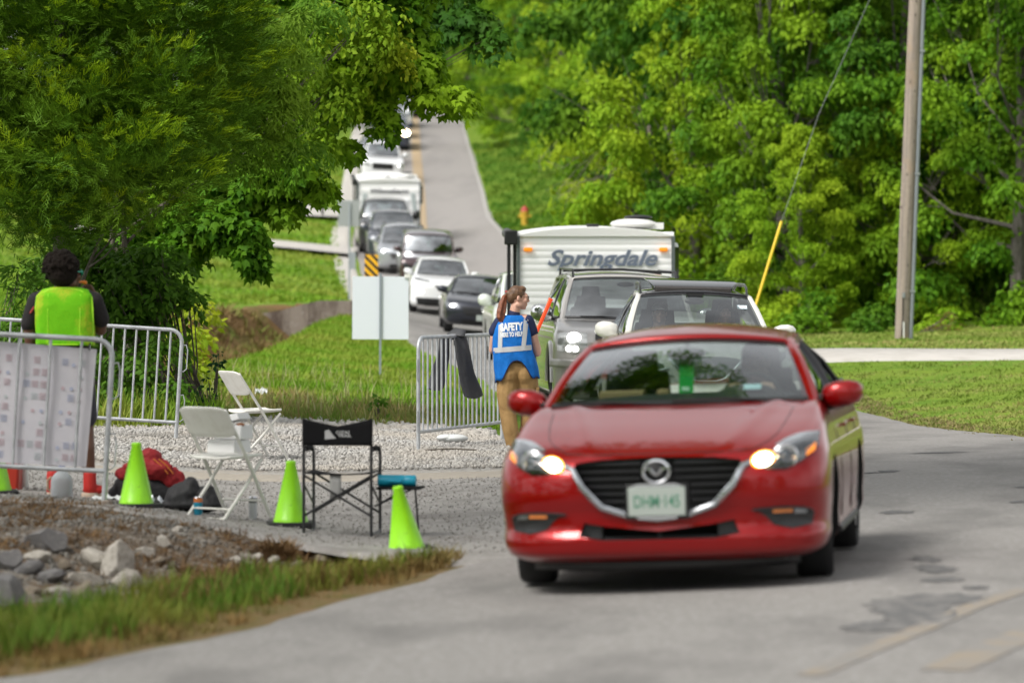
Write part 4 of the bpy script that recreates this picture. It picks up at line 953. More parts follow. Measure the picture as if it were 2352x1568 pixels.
    for sx in (-.37, .37):
        mb = MB(); mb.box((sx, y1 + .06, zb - .02 + sh), (.46, .13, .62), (-.2, 0, 0), .8); mb.box((sx, y1 + .17, hz), (.25, .09, .15), (-.2, 0, 0), .85); mb.tube([(sx - .05, y1 + .14, zb + .2), (sx - .05, y1 + .16, hz)], .01, 5); mb.tube([(sx + .05, y1 + .14, zb + .2), (sx + .05, y1 + .16, hz)], .01, 5)
        mb.build('seat', SEATM, parent, bevel=.03)
    if G.get('rear', 1):
        mb = MB(); y2 = y1 + .85
        mb.box((0, y2, zb - .06 + sh * 1.4), (1.22, .16, .40), (-.2, 0, 0), .95)
        for sx in (-.42, .42): mb.box((sx, y2 + .05, zb + .17 + sh * 1.3), (.24, .09, .12), (-.2, 0, 0), .85)
        mb.build('rear_seat', SEATM, parent, bevel=.03)

def mirrors(parent, x, y, z, mc, mu, sz=(.125, .075, .085), arm=.09):
    for s in (-1, 1):
        mb = MB(); c = Vector((s * (x + arm + sz[0] * .55), y, z)); rings = []
        for k, (t, q, dy) in enumerate([(-1, .50, .0), (-.8, .80, 0), (-.3, 1, -.005), (.3, 1.0, 0), (.75, .78, .012), (1, .40, .03)]):
            ring = []
            for i in range(14):
                a = 2 * PI * i / 14; ca, sa = math.cos(a), math.sin(a); ca = math.copysign(abs(ca) ** .75, ca); sa = math.copysign(abs(sa) ** .75, sa)
                ring.append(c + Vector((s * t * sz[0], ca * sz[1] * q + dy, sa * sz[2] * q + .01 * t)))
            rings.append(ring)
        mb.loft(rings); m = mb.build('mirror', mc, parent, smooth=60)
        mb = MB(); mb.tube([(s * (x - .05), y + .03, z - .075), (s * (x + .06), y + .015, z - .07), (s * (x + arm + sz[0] * .6), y + .01, z - sz[2] * .80)], [.03, .026, .022], 8, flat=(.8, 1.4))
        mb.box((c.x, c.y + sz[1] * .93, c.z), (sz[0] * 1.5, .006, sz[2] * 1.45)); mb.build('mirror_base', mu, m, smooth=40)

def plate(parent, bv, z, txt, x=0, off=.03, w=.305, m=None):
    p = hit(bv, x, z, 0); y = p.y - off
    mb = MB(); mb.box((x, y, z), (w, .008, .152)); o = mb.build('licence_plate', m or PLATEM, parent, bevel=.003)
    if txt: text_obj('plate_text', txt, .088, Matrix.Translation((x, y - .0055, z - .004)) @ FRONT, PLATET, o, extrude=.0008, offset=.0025)
    return y

def place(root, x, y, rz, wb=2.7, tw=1.5, front=.9, lift=.035, s=1.0):
    """sit a vehicle (nose at local y=0, going -y) on the ground"""
    c, sn = math.cos(rz), math.sin(rz)
    def g(lx, ly): X = x + c * lx - sn * ly; Y = y + sn * lx + c * ly; return H(X, Y, False)
    zf = (g(-tw / 2, front) + g(tw / 2, front)) / 2; zr = (g(-tw / 2, front + wb) + g(tw / 2, front + wb)) / 2
    roll = ((g(tw / 2, front) - g(-tw / 2, front)) + (g(tw / 2, front + wb) - g(-tw / 2, front + wb))) / 2 / tw
    pitch = (zr - zf) / wb
    z0 = zf - pitch * front
    M = Matrix.Translation((x, y, z0 + lift)) @ Matrix.Rotation(rz, 4, 'Z') @ Matrix.Rotation(math.atan(pitch), 4, 'X') @ Matrix.Rotation(-math.atan(roll), 4, 'Y')
    root.location = M.to_translation(); root.rotation_euler = M.to_euler(); root.scale = (s, s, s)

# ---------------------------------------------------------------- generic car
def car(kind, label, cat, P_, group='vehicles queuing down the hill road', lit=(1, 1), tagm=None):
    q = dict(L=4.7, W=.9, zb=.95, nose=.0, hood=.72, yb=1.15, wb=.72, yt=1.95, zt=1.36, wt=.56, yr=3.3, zr=1.36, wr=.54, yrb=4.0, zrb=1.02, wrb=.62, crown=.035, fa=.9, wbase=2.75, rw=.33, ww=.22, paint=(.5, .5, .5), metal=.4, kind='car', see=1,
             glass=GLASS, roof=None, grille=None, lamp=None, plate=None, rise=.04, rails=0, n=3.2, cf=.5, cladd=0, mirror=None, bumper=0, rwb=.05)
    q.update(P_); g = type('q', (), q)
    t = thing(kind, label, cat, group=group)
    pm = paint(kind + '_paint', g.paint, g.metal); W, L, zb, hd = g.W, g.L, g.zb, g.hood
    lv = [(.20, .16, g.cf * .8, W * .90, L - .12, .3, g.n), (.27, .06, g.cf * .9, W * .965, L - .04, .3, g.n), (.40, .01, g.cf, W * .99, L, .3, g.n), (hd - .18, .0, g.cf, W, L, .3, g.n), (hd - .07, .03, g.cf, W * .998, L - .01, .3, g.n), (hd, .10, g.cf * .95, W * .985, L - .03, .3, g.n),
          (hd + (zb - hd) * .35, .30, g.cf * .8, W * .965, L - .04, .3, g.n + .6), (hd + (zb - hd) * .7, .68, .45, W * .935, L - .05, .3, g.n + 1), (zb - .02, g.yb * .9, .25, W * .90, L - .07, .3, 4), (zb, g.yb, .2, W * .88, L - .09, .3, 4.5)]
    b, bv = bodyshell('body', lv, pm, t, (g.fa, g.fa + g.wbase), g.rw, g.ww)
    greenhouse(dict(zb=zb, yb=g.yb, wb=g.wb, cb=.16, yt=g.yt, zt=g.zt, wt=g.wt, ct=.08, yr=g.yr, zr=g.zr, wr=g.wr, yrb=g.yrb, zrb=g.zrb, wrb=g.wrb, crown=g.crown, wbelt=W * .87, zbr=zb + g.rwb, rise=g.rise, see=g.see), t, pm, g.roof or pm, g.glass, GLASSD, bv)
    if g.zrb < g.zr - .15 or g.yrb < L - .25:   # rear deck / tail
        mb = MB(); mb.loft([[(-g.wrb, g.yrb - .12, zb - .01), (g.wrb, g.yrb - .12, zb - .01), (g.wrb, g.yrb - .10, g.zrb), (-g.wrb, g.yrb - .10, g.zrb)], [(-g.wrb * .98, L - .12, zb - .01), (g.wrb * .98, L - .12, zb - .01), (g.wrb * .98, L - .14, g.zrb - .03), (-g.wrb * .98, L - .14, g.zrb - .03)]])
        mb.build('tail', pm, t, bevel=.03)
    wheelset(t, (g.fa, g.fa + g.wbase), g.rw, g.ww, W - .01)
    mz = zb + .03; mirrors(t, W * .87, g.yb + .55, mz + .03, g.mirror or pm, BLACK, **q.get('msz', {}))
    # lower valance
    mb = MB(); mb.grid(lambda u, v: hit(bv, (u * 2 - 1) * W * .55, .235 + .10 * v, .006), 14, 2); mb.build('lower_intake', BLACK, t, smooth=50)
    if g.grille:
        lo, hi, slats, trim = g.grille
        decal(bv, lo, hi, SATIN, 'grille', t, .006)
        mb = MB(); z0 = min(p[1] for p in lo); z1 = max(p[1] for p in hi)
        for k in range(slats):
            zz = z0 + (z1 - z0) * (k + .6) / (slats + .2); xs_ = [a[0] for a in lo if abs(a[1] - zz) < 9]
            def hw(zq):
                m = 0
                for i in range(60):
                    a = polyline(lo, i / 59); b_ = polyline(hi, i / 59)
                    if a[1] <= zq <= b_[1]: m = max(m, abs(a[0] + (b_[0] - a[0]) * ((zq - a[1]) / max(b_[1] - a[1], 1e-4))))
                return m
            h_ = hw(zz) * .96
            if h_ > .05: mb.tube([hit(bv, h_ * (k2 / 8 - 1), zz, .012) for k2 in range(17)], .009, 5)
        mb.build('grille_slats', trim, t)
    if g.lamp:
        lo, hi = g.lamp[:2]
        for k, s in enumerate((1, -1)):
            h = decal(bv, lo, hi, g.lamp[2] if len(g.lamp) > 2 else HEADL, 'headlight', t, .007, 10, 4, mir=(s < 0))
            if lit[k]:
                a = polyline(lo, .5); b_ = polyline(hi, .5); p = hit(bv, s * (a[0] + b_[0]) / 2, (a[1] + b_[1]) / 2, .015); mb = MB(); hw_ = max(.03, abs(b_[1] - a[1]) * .30)
                mb.ell(p, (hw_ * (g.lamp[3] if len(g.lamp) > 3 else 1.2), .02, hw_)); mb.build('lit_lamp', LAMPW, h)
    if g.plate: plate(t, bv, g.plate[0], g.plate[1], off=.02)
    # wipers, number tag, handles
    mb = MB()
    for (x0, x1) in ((-.05, -.6), (.52, .05)): mb.tube([(x0, g.yb + .02, zb + .015), ((x0 + x1) / 2, g.yb + .03, zb + .035), (x1, g.yb + .10, zb + .03)], .008, 5)
    mb.build('wipers', BLACK, t)
    if tagm:
        mb = MB(); mb.box((.0, g.yt + .03, g.zt - .26), (.10, .004, .24)); mb.build('parking_tag', tagm, t)
    mb = MB(); mb.ell((0, g.yt - .02, g.zt - .09), (.11, .025, .035)); mb.build('inner_mirror', BLACK, t)
    if g.rails:
        mb = MB()
        for s in (-1, 1):
            y0, y1 = g.yt + .15, g.yr - .1; x = s * (g.wt + .0)
            mb.tube([(x, y0, g.zt - .01), (x, y0 + .12, g.zt + .05 + g.rails), (x, (y0 + y1) / 2, g.zt + .07 + g.rails), (x, y1 - .12, g.zr + .05 + g.rails), (x, y1, g.zr - .01)], .016, 6)
        if g.rails > .02:
            for yy in (.25, .75): y_ = g.yt * (1 - yy) + g.yr * yy; mb.tube([(-g.wt, y_, g.zt + .085), (0, y_, g.zt + .11), (g.wt, y_, g.zt + .085)], .016, 6)
        mb.build('roof_rack', SATIN if g.rails > .0 else CHROME, t)
    return t, bv, pm, g

# ---------------------------------------------------------------- the red hatchback (hero)
RED = mat('red_paint', (.27, .001, .002), .28, .45, coat=.75, spec=.2)
nt = RED.node_tree
t = thing('parked_car', 'shiny red hatchback nearest the camera with two glowing amber-white lamps', 'car')
t.name = 'red_car'
W = .897
lv = [(.155, .14, .45, .78, 4.36, .3, 3.0), (.195, .03, .50, .85, 4.40, .3, 3.0), (.245, .006, .52, .878, 4.44, .3, 2.9), (.285, .0, .53, .886, 4.45, .3, 2.8), (.34, .030, .54, .885, 4.46, .3, 2.8), (.42, .03, .53, .892, 4.46, .3, 2.8), (.50, .008, .52, .897, 4.46, .3, 2.8), (.60, .012, .54, .897, 4.45, .3, 2.8), (.675, .045, .56, .893, 4.44, .3, 2.8), (.722, .105, .58, .887, 4.43, .3, 3.0),
      (.775, .25, .60, .872, 4.42, .3, 3.4), (.82, .41, .58, .860, 4.42, .3, 3.8), (.865, .61, .50, .845, 4.41, .3, 4.2), (.905, .82, .40, .825, 4.40, .3, 4.5), (.938, 1.0, .30, .805, 4.39, .3, 5), (.965, 1.22, .20, .785, 4.37, .3, 5)]
gr_hi = [(-.455, .665), (-.44, .688), (-.30, .705), (0, .713), (.30, .705), (.44, .688), (.455, .665)]
gr_lo = [(-.455, .655), (-.40, .56), (-.30, .455), (-.16, .405), (0, .385), (.16, .405), (.30, .455), (.40, .56), (.455, .655)]
grpoly = gr_lo + gr_hi[::-1][1:-1]
int_poly = [(-.43, .300), (-.30, .278), (.30, .278), (.43, .300), (.40, .372), (.28, .350), (0, .322), (-.28, .350), (-.40, .372)]
SEG = 30
body, bv = bodyshell('body', lv, RED, t, (.93, 3.63), .318, .215, .011, cut=[(grpoly, -1, .22), (int_poly, -1, .22)])
SEG = 12
greenhouse(dict(zb=.965, yb=1.20, wb=.735, cb=.20, yt=2.02, zt=1.320, wt=.565, ct=.10, yr=3.62, zr=1.33, wr=.51, yrb=4.28, zrb=1.03, wrb=.60, crown=.038, wbelt=.785, zbr=1.03, rise=.07, see=1, hr=.22, bp=(.40, .8)), t, RED, RED, GLASS, glassmat('side_glass', (.35, .45, .42), 2.0, .06), bv)
wheelset(t, (.93, 3.63), .318, .205, .885, 5, .06)
# grille: recess floor, slats, chrome wing, badge
mb = MB(); mb.prism([(x * .99, z) for x, z in grpoly], .19, .20); mb.build('grille', BLACK, t)
mb = MB()
for k in range(7):
    z = .44 + k * .040
    if z > .69: break
    hw = .0
    for i in range(100):
        a = polyline(gr_lo, i / 99)
        if a[1] <= z: hw = max(hw, abs(a[0]))
    for s in (-1, 1):
        x0 = .175 if z < .57 else .09
        if hw > x0 + .03: mb.tube([(s * x0, .075, z), (s * (x0 + hw) / 2, .085 + .04 * hw, z), (s * hw * .97, .10 + .16 * hw * hw, z)], .0125, 6, flat=(.75, 1.5))
mb.build('grille_slats', SATIN, t)
tr = [(.56, .668), (.50, .672), (.455, .655), (.40, .56), (.30, .455), (.16, .405), (0, .385), (-.16, .405), (-.30, .455), (-.40, .56), (-.455, .655), (-.50, .672), (-.56, .668)]
mb = MB(); pts_ = [hit(bv, x, z, .006) for x, z in [polyline(tr, k / 48) for k in range(49)]]
mb.tube(pts_, [.012 + .012 * (1 - abs(k - 24) / 24) ** .5 if abs(k - 24) < 20 else .020 for k in range(49)], 8, flat=(.9, 1)); mb.build('chrome_wing', mat('satin_chrome', (.55, .57, .60), .22, 1), t)
mb = MB(); bc = (0, -.005, .637); ey, ez = .062 * 1.15, .060
mb.tube([(bc[0] + ey * math.cos(a), bc[1], bc[2] + ez * math.sin(a)) for a in [2 * PI * k / 28 for k in range(28)]], .0085, 7, closed=True)
mb.tube([(-.058, bc[1], .655), (-.035, bc[1] - .004, .652), (-.018, bc[1] - .004, .632), (0, bc[1] - .004, .618), (.018, bc[1] - .004, .632), (.035, bc[1] - .004, .652), (.058, bc[1], .655)], [.005, .010, .009, .008, .009, .010, .005], 6)
mb.build('badge', CHROME, t)
mb = MB(); mb.ell((0, .03, .637), (.066, .03, .058), n=18); mb.build('badge_backing', BLACK, t)
# plate and frame
mb = MB(); mb.box((0, -.012, .480), (.335, .012, .185)); mb.build('plate_frame', BLACK, t, bevel=.004)
mb = MB(); mb.box((0, -.022, .480), (.305, .008, .152)); pl = mb.build('licence_plate', PLATEM, t, bevel=.004)
text_obj('plate_text', 'DHM·145', .086, Matrix.Translation((0, -.0268, .477)) @ FRONT @ Matrix.Diagonal((.74, 1.08, 1, 1)), PLATET, pl, extrude=.0006, offset=.0008, sx=.98)
mb = MB(); mb.prism([(-.145, .558), (.145, .558), (.10, .575), (-.10, .575)], -.024, -.018); mb.prism([(-.10, .388), (.10, .388), (.115, .402), (-.115, .402)], -.024, -.018); mb.build('frame_bar', mat('frame_grey', (.30, .31, .32), .4), t)
# headlights
for s in (-1, 1):
    lo = [(.50 * 1, .655), (.60, .628), (.68, .628), (.76, .665), (.835, .735)]
    hi = [(.50, .700), (.60, .722), (.68, .757), (.76, .790), (.835, .812)]
    mir = s < 0
    h = decal(bv, lo, hi, DARKL, 'headlight', t, .004, 16, 8, mir=mir)
    p = hit(bv, s * .672, .690, .012); mb = MB()
    for rr_, w_ in ((.058, .010), (.042, .006)): mb.tube([(p.x + rr_ * math.cos(a), p.y - .004 + (.35 * s * rr_ * math.cos(a)), p.z + rr_ * math.sin(a)) for a in [2 * PI * k / 24 for k in range(24)]], w_, 6, closed=True)
    mb.build('projector_ring', mat('lamp_chrome', (.72, .74, .76), .2, .9), h)
    mb = MB(); mb.ell((p.x, p.y + .012, p.z), (.034, .028, .034), n=16); mb.build('projector', mat('lamp_eye', (.10, .11, .12), .05, .3), h)
    p = hit(bv, s * .560, .676, .012); mb = MB(); rings = []
    mb.ell(p, (.074, .018, .047), (0, s * -.18, s * .5), 18, 12); lo_ = mb.build('lit_lamp', mat('lamp_amber_rim', (1, .5, .1), .3, em=2.6, emcol=(1, .33, .03)), h); mb = MB(); mb.ell((p.x, p.y - .010, p.z), (.058, .014, .038), (0, s * -.18, s * .5), 18, 12); mb.build('filament_glow', LAMPY, h)
    mb = MB(); mb.grid(lambda u, v: hit(bv, s * (.62 + .20 * u), .742 + .055 * u + (.008 + .02 * math.sin(PI * u)) * v, .010), 8, 2); mb.build('lamp_brow', mat('brow', (.6, .63, .66), .15, .8), h, smooth=50)
    mb = MB(); mb.grid(lambda u, v: hit(bv, s * (.775 + .045 * u), .685 + .03 * u + .035 * v, .012), 3, 3); mb.build('side_marker', AMBER, h, smooth=50)
    mb = MB(); mb.grid(lambda u, v: hit(bv, s * (.53 + .30 * u), polyline(lo, u)[1] + (polyline(hi, u)[1] - polyline(lo, u)[1]) * v, .030 * math.sin(PI * min(max(u, .02), .98)) * math.sin(PI * min(max(v, .02), .98)) + .008), 14, 8); mb.build('lens', LENSG, h, smooth=70)
    # fog light pocket: dark lower bowl, narrow blade, amber strip
    lo = [(.55, .400), (.61, .335), (.70, .312), (.80, .330)]; hi = [(.48, .420), (.62, .432), (.72, .432), (.815, .395)]
    f = decal(bv, lo, hi, SATIN, 'fog_light', t, .004, 12, 4, mir=mir)
    mb = MB(); mb.tube([hit(bv, s * x, z, .010) for x, z in ((.50, .420), (.56, .424), (.66, .428), (.76, .420), (.80, .402))], .008, 6); mb.build('fog_trim', SATIN, f)
    mb = MB(); mb.grid(lambda u, v: hit(bv, s * (.60 + .10 * u), .400 + .024 * v, .012), 5, 2); mb.build('indicator', mat('amber_dim', (.60, .20, .06), .25), f, smooth=50)
    mb = MB(); mb.grid(lambda u, v: hit(bv, s * (.71 + .06 * u), .392 + .032 * v, .012), 4, 2); mb.build('fog_lens', HEADL, f, smooth=50)
# lower intake
mb = MB(); mb.prism([(x * .99, z) for x, z in int_poly], .19, .20); mb.build('lower_intake', WELL, t)
mb = MB()
for s in (-1, 1): mb.prism([(s * .425, .302), (s * .31, .284), (s * .31, .350), (s * .392, .366)], .10, .16)
mb.tube([(0, .09, .265), (0, .09, .305)], .01, 6); mb.tube([(-.3, .10, .285), (.3, .10, .285)], .006, 5); mb.build('intake_vane', mat('grey_plastic', (.07, .07, .075), .5), t)
mb = MB(); mb.grid(lambda u, v: Vector(((u * 2 - 1) * .72, .12 + .30 * (abs(u * 2 - 1)) ** 3 + .02 * v, .155 - .045 * v)), 20, 2); mb.box((0, .9, .16), (1.3, 1.3, .03)); mb.box((0, 2.6, .17), (1.25, 1.4, .05)); mb.build('undertray', BLACK, t, solid=.006)
mb = MB(); mb.tube([(-.36, .9, .155), (0, .92, .145), (.42, .9, .165), (.48, .9, .185)], .018, 6); mb.box((.60, .6, .165), (.10, .05, .03)); mb.build('crossmember', mat('alu', (.35, .36, .37), .5, .6), t)
mirrors(t, .775, 1.68, .99, RED, BLACK, (.115, .080, .076), .070)
for s in (-1, 1):
    for y, dy in ((2.35, 0), (3.3, 0)):
        mb = MB(); mb.tube([hside(bv, y - .09, .80, s, .012), hside(bv, y, .805, s, .035), hside(bv, y + .09, .80, s, .012)], .011, 6); mb.build('door_handle', RED, t)
    mb = MB()
    for y in (1.55, 2.55, 3.45): mb.tube([hside(bv, y + (.03 * math.sin(z * 5)), z, s, .0008) for z in (.30, .45, .6, .75, .9)], .0035, 4)
    mb.tube([hside(bv, y, .24, s, .004) for y in (1.35, 1.8, 2.4, 3.1, 3.2)], .022, 6); mb.build('door_gap', BLACK, t)
mb = MB()   # shut line of the bonnet
for s in (-1, 1):
    mb.tube([hit(bv, s * x, z, .0006) for x, z in ((.50, .735), (.58, .775), (.62, .81), (.645, .86), (.66, .90), (.67, .935))], .003, 4)
mb.tube([hit(bv, x, z, .0006) for x, z in ((-.50, .735), (-.35, .728), (0, .726), (.35, .728), (.50, .735))], .0035, 4); mb.build('bonnet_gap', BLACK, t)
mb = MB(); mb.tube([(-.10, 1.22, .972), (-.4, 1.23, .985), (-.68, 1.33, .985)], .008, 5); mb.tube([(.55, 1.26, .972), (.25, 1.2, .99), (-.02, 1.18, .985)], .008, 5); mb.build('wipers', BLACK, t)
mb = MB(); mb.box((-.005, 1.93, 1.12), (.085, .004, .225), (0, .06, 0)); tg_ = mb.build('parking_tag', TAGG, t)
text_obj('tag_text', 'P26', .045, Matrix.Translation((-.005, 1.9265, 1.045)) @ FRONT, mat('tag_white', (.7, .85, .72), .5), tg_, extrude=.0005) if False else None
mb = MB(); mb.box((-.012, 1.9265, 1.04), (.045, .002, .022), (0, .06, 0)); mb.build('tag_mark', mat('tag_white', (.65, .85, .70), .5), tg_)
mb = MB(); mb.ell((0, 1.90, 1.245), (.115, .022, .036)); mb.tube([(0, 1.93, 1.25), (0, 1.99, 1.30)], .012, 5); mb.build('inner_mirror', BLACK, t)
mb = MB(); mb.box((.40, 1.62, 1.045), (.10, .003, .055), (-1.05, 0, 0)); mb.build('windshield_sticker', mat('blue_sticker', (.45, .66, .74), .5), t)
mb = MB(); mb.box((-.36, 1.75, 1.005), (.26, .16, .075)); mb.box((-.12, 1.72, 1.0), (.07, .10, .09)); mb.build('dash_clutter', mat('tan_box', (.30, .20, .10), .8), t, bevel=.01)
RC = t
# cross-fall included by hand: the road is banked here
place(t, .785, 20.35, R(-8.0), 2.7, 1.55, .93, .036)
# ---------------------------------------------------------------- white crossover behind it
CROSS = dict(L=4.9, W=.955, zb=1.06, hood=.86, yb=1.10, wb=.76, yt=1.92, zt=1.545, wt=.60, yr=3.5, zr=1.56, wr=.57, yrb=4.5, zrb=1.16, wrb=.66, fa=.95, wbase=2.83, rw=.37, ww=.235,
             paint=(.74, .73, .68), metal=.1, rise=.05, rwb=.08, cf=.55, roof=paint('black_roof', (.012, .012, .015), .3, .15), glass=glassmat('tinted_windshield', (.84, .90, .88), 2.0, .08), msz=dict(sz=(.13, .08, .095)))
t, bv, pm, g = car('parked_car', 'white crossover with black roof and tilted open sunroof, directly behind the red car', 'car', CROSS, lit=(0, 0), group=None)
t.name = 'white_crossover'
decal(bv, [(-.36, .80), (-.26, .66), (-.14, .60), (.14, .60), (.26, .66), (.36, .80)], [(-.36, .835), (-.26, .85), (-.14, .855), (.14, .855), (.26, .85), (.36, .835)], mat('mesh_grille', (.03, .05, .045), .4), 'grille', t, .008)
ptube(bv, [(-.40, .84), (-.30, .72), (-.20, .625), (-.10, .595), (.10, .595), (.20, .625), (.30, .72), (.40, .84)], .020, CHROME, 'chrome_vee', t, .018)
mb = MB(); p = hit(bv, 0, .765, .022)
mb.tube([(p.x + .064 * math.cos(a), p.y, p.z + .056 * math.sin(a)) for a in [2 * PI * k / 28 for k in range(28)]], .0075, 6, closed=True)
mb.box((p.x, p.y - .006, p.z), (.165, .012, .026)); bd = mb.build('badge', CHROME, t)
text_obj('badge_text', 'NISSAN', .026, Matrix.Translation((p.x, p.y - .0125, p.z)) @ FRONT, BLACK, bd, extrude=.0004, offset=.0008, sx=1.25)
for s in (-1, 1):
    decal(bv, [(.45, .73), (.58, .70), (.72, .735), (.88, .86)], [(.45, .76), (.56, .81), (.72, .88), (.89, .93)], mat('headlamp_glass', (.16, .20, .20), .1, .5), 'headlight', t, .010, 12, 5, mir=s < 0)
    ptube(bv, [(.40, .73), (.52, .70), (.60, .80), (.72, .87), (.86, .925)], .013, mat('drl_strip', (.75, .78, .78), .2, .3), 'daylight_strip', t, .016, (s,))
    mb = MB(); p = hit(bv, s * .70, .80, .014); mb.ell(p, (.045, .02, .045)); p = hit(bv, s * .57, .735, .016); mb.build('projector', HEADL, t)
    mb = MB(); mb.ell(hit(bv, s * .56, .735, .015), (.04, .012, .022)); mb.build('indicator', AMBER, t)
    ptube(bv, [(.36, .655), (.48, .665), (.62, .66)], .008, CHROME, 'chrome_strip', t, .01, (s,))
mb = MB()   # tilted glass sunroof panel, its deflector and dark opening
mb.loft([[(-.44, 2.12, 1.585), (.44, 2.12, 1.585), (.44, 2.12, 1.605), (-.44, 2.12, 1.605)], [(-.50, 2.28, 1.66), (.50, 2.28, 1.66), (.50, 2.28, 1.675), (-.50, 2.28, 1.675)], [(-.50, 3.1, 1.70), (.50, 3.1, 1.70), (.50, 3.1, 1.715), (-.50, 3.1, 1.715)]])
mb.build('sunroof', mat('sunroof_glass', (.02, .025, .03), .06, .2, coat=1), t, bevel=.006)
mb = MB(); mb.loft([[(-.42, 2.06, 1.55), (.42, 2.06, 1.55), (.42, 2.06, 1.60), (-.42, 2.06, 1.60)], [(-.46, 2.30, 1.60), (.46, 2.30, 1.60), (.46, 2.30, 1.655), (-.46, 2.30, 1.655)]]); mb.build('wind_deflector', mat('deflector_mesh', (.035, .03, .028), .7, bump=(90, .8, .01)), t)
mb = MB()
for s in (-1, 1): mb.tube([(s * .60, 2.02, 1.50), (s * .60, 2.12, 1.60), (s * .595, 2.3, 1.645), (s * .58, 3.2, 1.66), (s * .565, 3.45, 1.60)], .018, 7, flat=(1.2, .8))
mb.build('roof_rails', mat('satin_rail', (.09, .09, .095), .25, .7), t)
mb = MB(); mb.box((.52, 1.72, 1.40), (.11, .003, .07), (-1.0, 0, 0)); mb.build('windshield_sticker', mat('sticker_pale', (.62, .74, .80), .5), t)
ka = text_obj('letter_decal', 'K', .09, Matrix.Translation((-.02, 1.19, 1.105)) @ FRONT, mat('decal_white', (.75, .78, .78), .5), t, extrude=.001)
mb = MB(); mb.prism([(-.10, 1.545), (.10, 1.545), (.07, 1.485), (-.07, 1.485)], 1.86, 1.90); mb.build('sensor_cover', BLACK, t)
CR = t; place(t, 2.07, 41.2, R(1.5), 2.83, 1.6, .95)

# ---------------------------------------------------------------- full-size silver SUV
SUVP = dict(L=5.6, W=1.0, zb=1.20, hood=1.02, yb=1.25, wb=.80, yt=1.80, zt=1.74, wt=.665, yr=4.7, zr=1.78, wr=.66, yrb=5.2, zrb=1.3, wrb=.74, fa=.98, wbase=3.3, rw=.40, ww=.27,
            paint=(.46, .44, .42), metal=.10, rise=.06, rwb=.02, cf=.38, n=4.2, rails=.035, glass=glassmat('grey_windshield', (.42, .45, .46), 2.4, .10), bp=(.3,), msz=dict(sz=(.14, .08, .115), arm=.12),
            mirror=mat('mirror_chrome', (.6, .61, .62), .12, .9))
t, bv, pm, g = car('parked_car', 'silver full-size SUV with roof rack, behind the white crossover and before the nearer caravan', 'car', SUVP, lit=(0, 0), group=None)
t.name = 'silver_suv'
decal(bv, [(-.50, .93), (0, .93), (.50, .93)], [(-.50, 1.0), (0, 1.0), (.50, 1.0)], BLACK, 'grille', t, .02)
decal(bv, [(-.52, .66), (0, .66), (.52, .66)], [(-.54, .84), (0, .84), (.54, .84)], BLACK, 'grille', t, .02)
ptube(bv, [(-.56, .885), (0, .885), (.56, .885)], .035, pm, 'grille_bar', t, .02, flat=(1.2, .7))
for s in (-1, 1):
    h = decal(bv, [(.60, .78), (.80, .78), (.955, .80)], [(.60, 1.02), (.80, 1.03), (.95, 1.01)], mat('suv_lamp', (.50, .51, .50), .15, .5), 'headlight', t, .014, 10, 4, mir=s < 0)
    mb = MB(); mb.ell(hit(bv, s * .76, .95, .03), (.085, .02, .070)); mb.ell(hit(bv, s * .74, .83, .03), (.035, .015, .035)); mb.ell(hit(bv, s * .82, .83, .03), (.035, .015, .035)); mb.build('lit_lamp', LAMPW, h)
decal(bv, [(-.98, .60), (0, .60), (.98, .60)], [(-.98, .70), (0, .70), (.98, .70)], pm, 'bumper', t, .07, 20, 3, solid=.02)
for s in (-1, 1):   # flared arches
    mb = MB(); mb.tube([hside(bv, .98 + .50 * math.cos(a), .40 + .50 * math.sin(a), s, .0) for a in [PI * k / 12 for k in range(13)]], .028, 6, flat=(1.2, .8)); mb.build('arch_flare', pm, t)
place(t, 1.51, 47.6, R(3.0), 3.3, 1.7, .98)

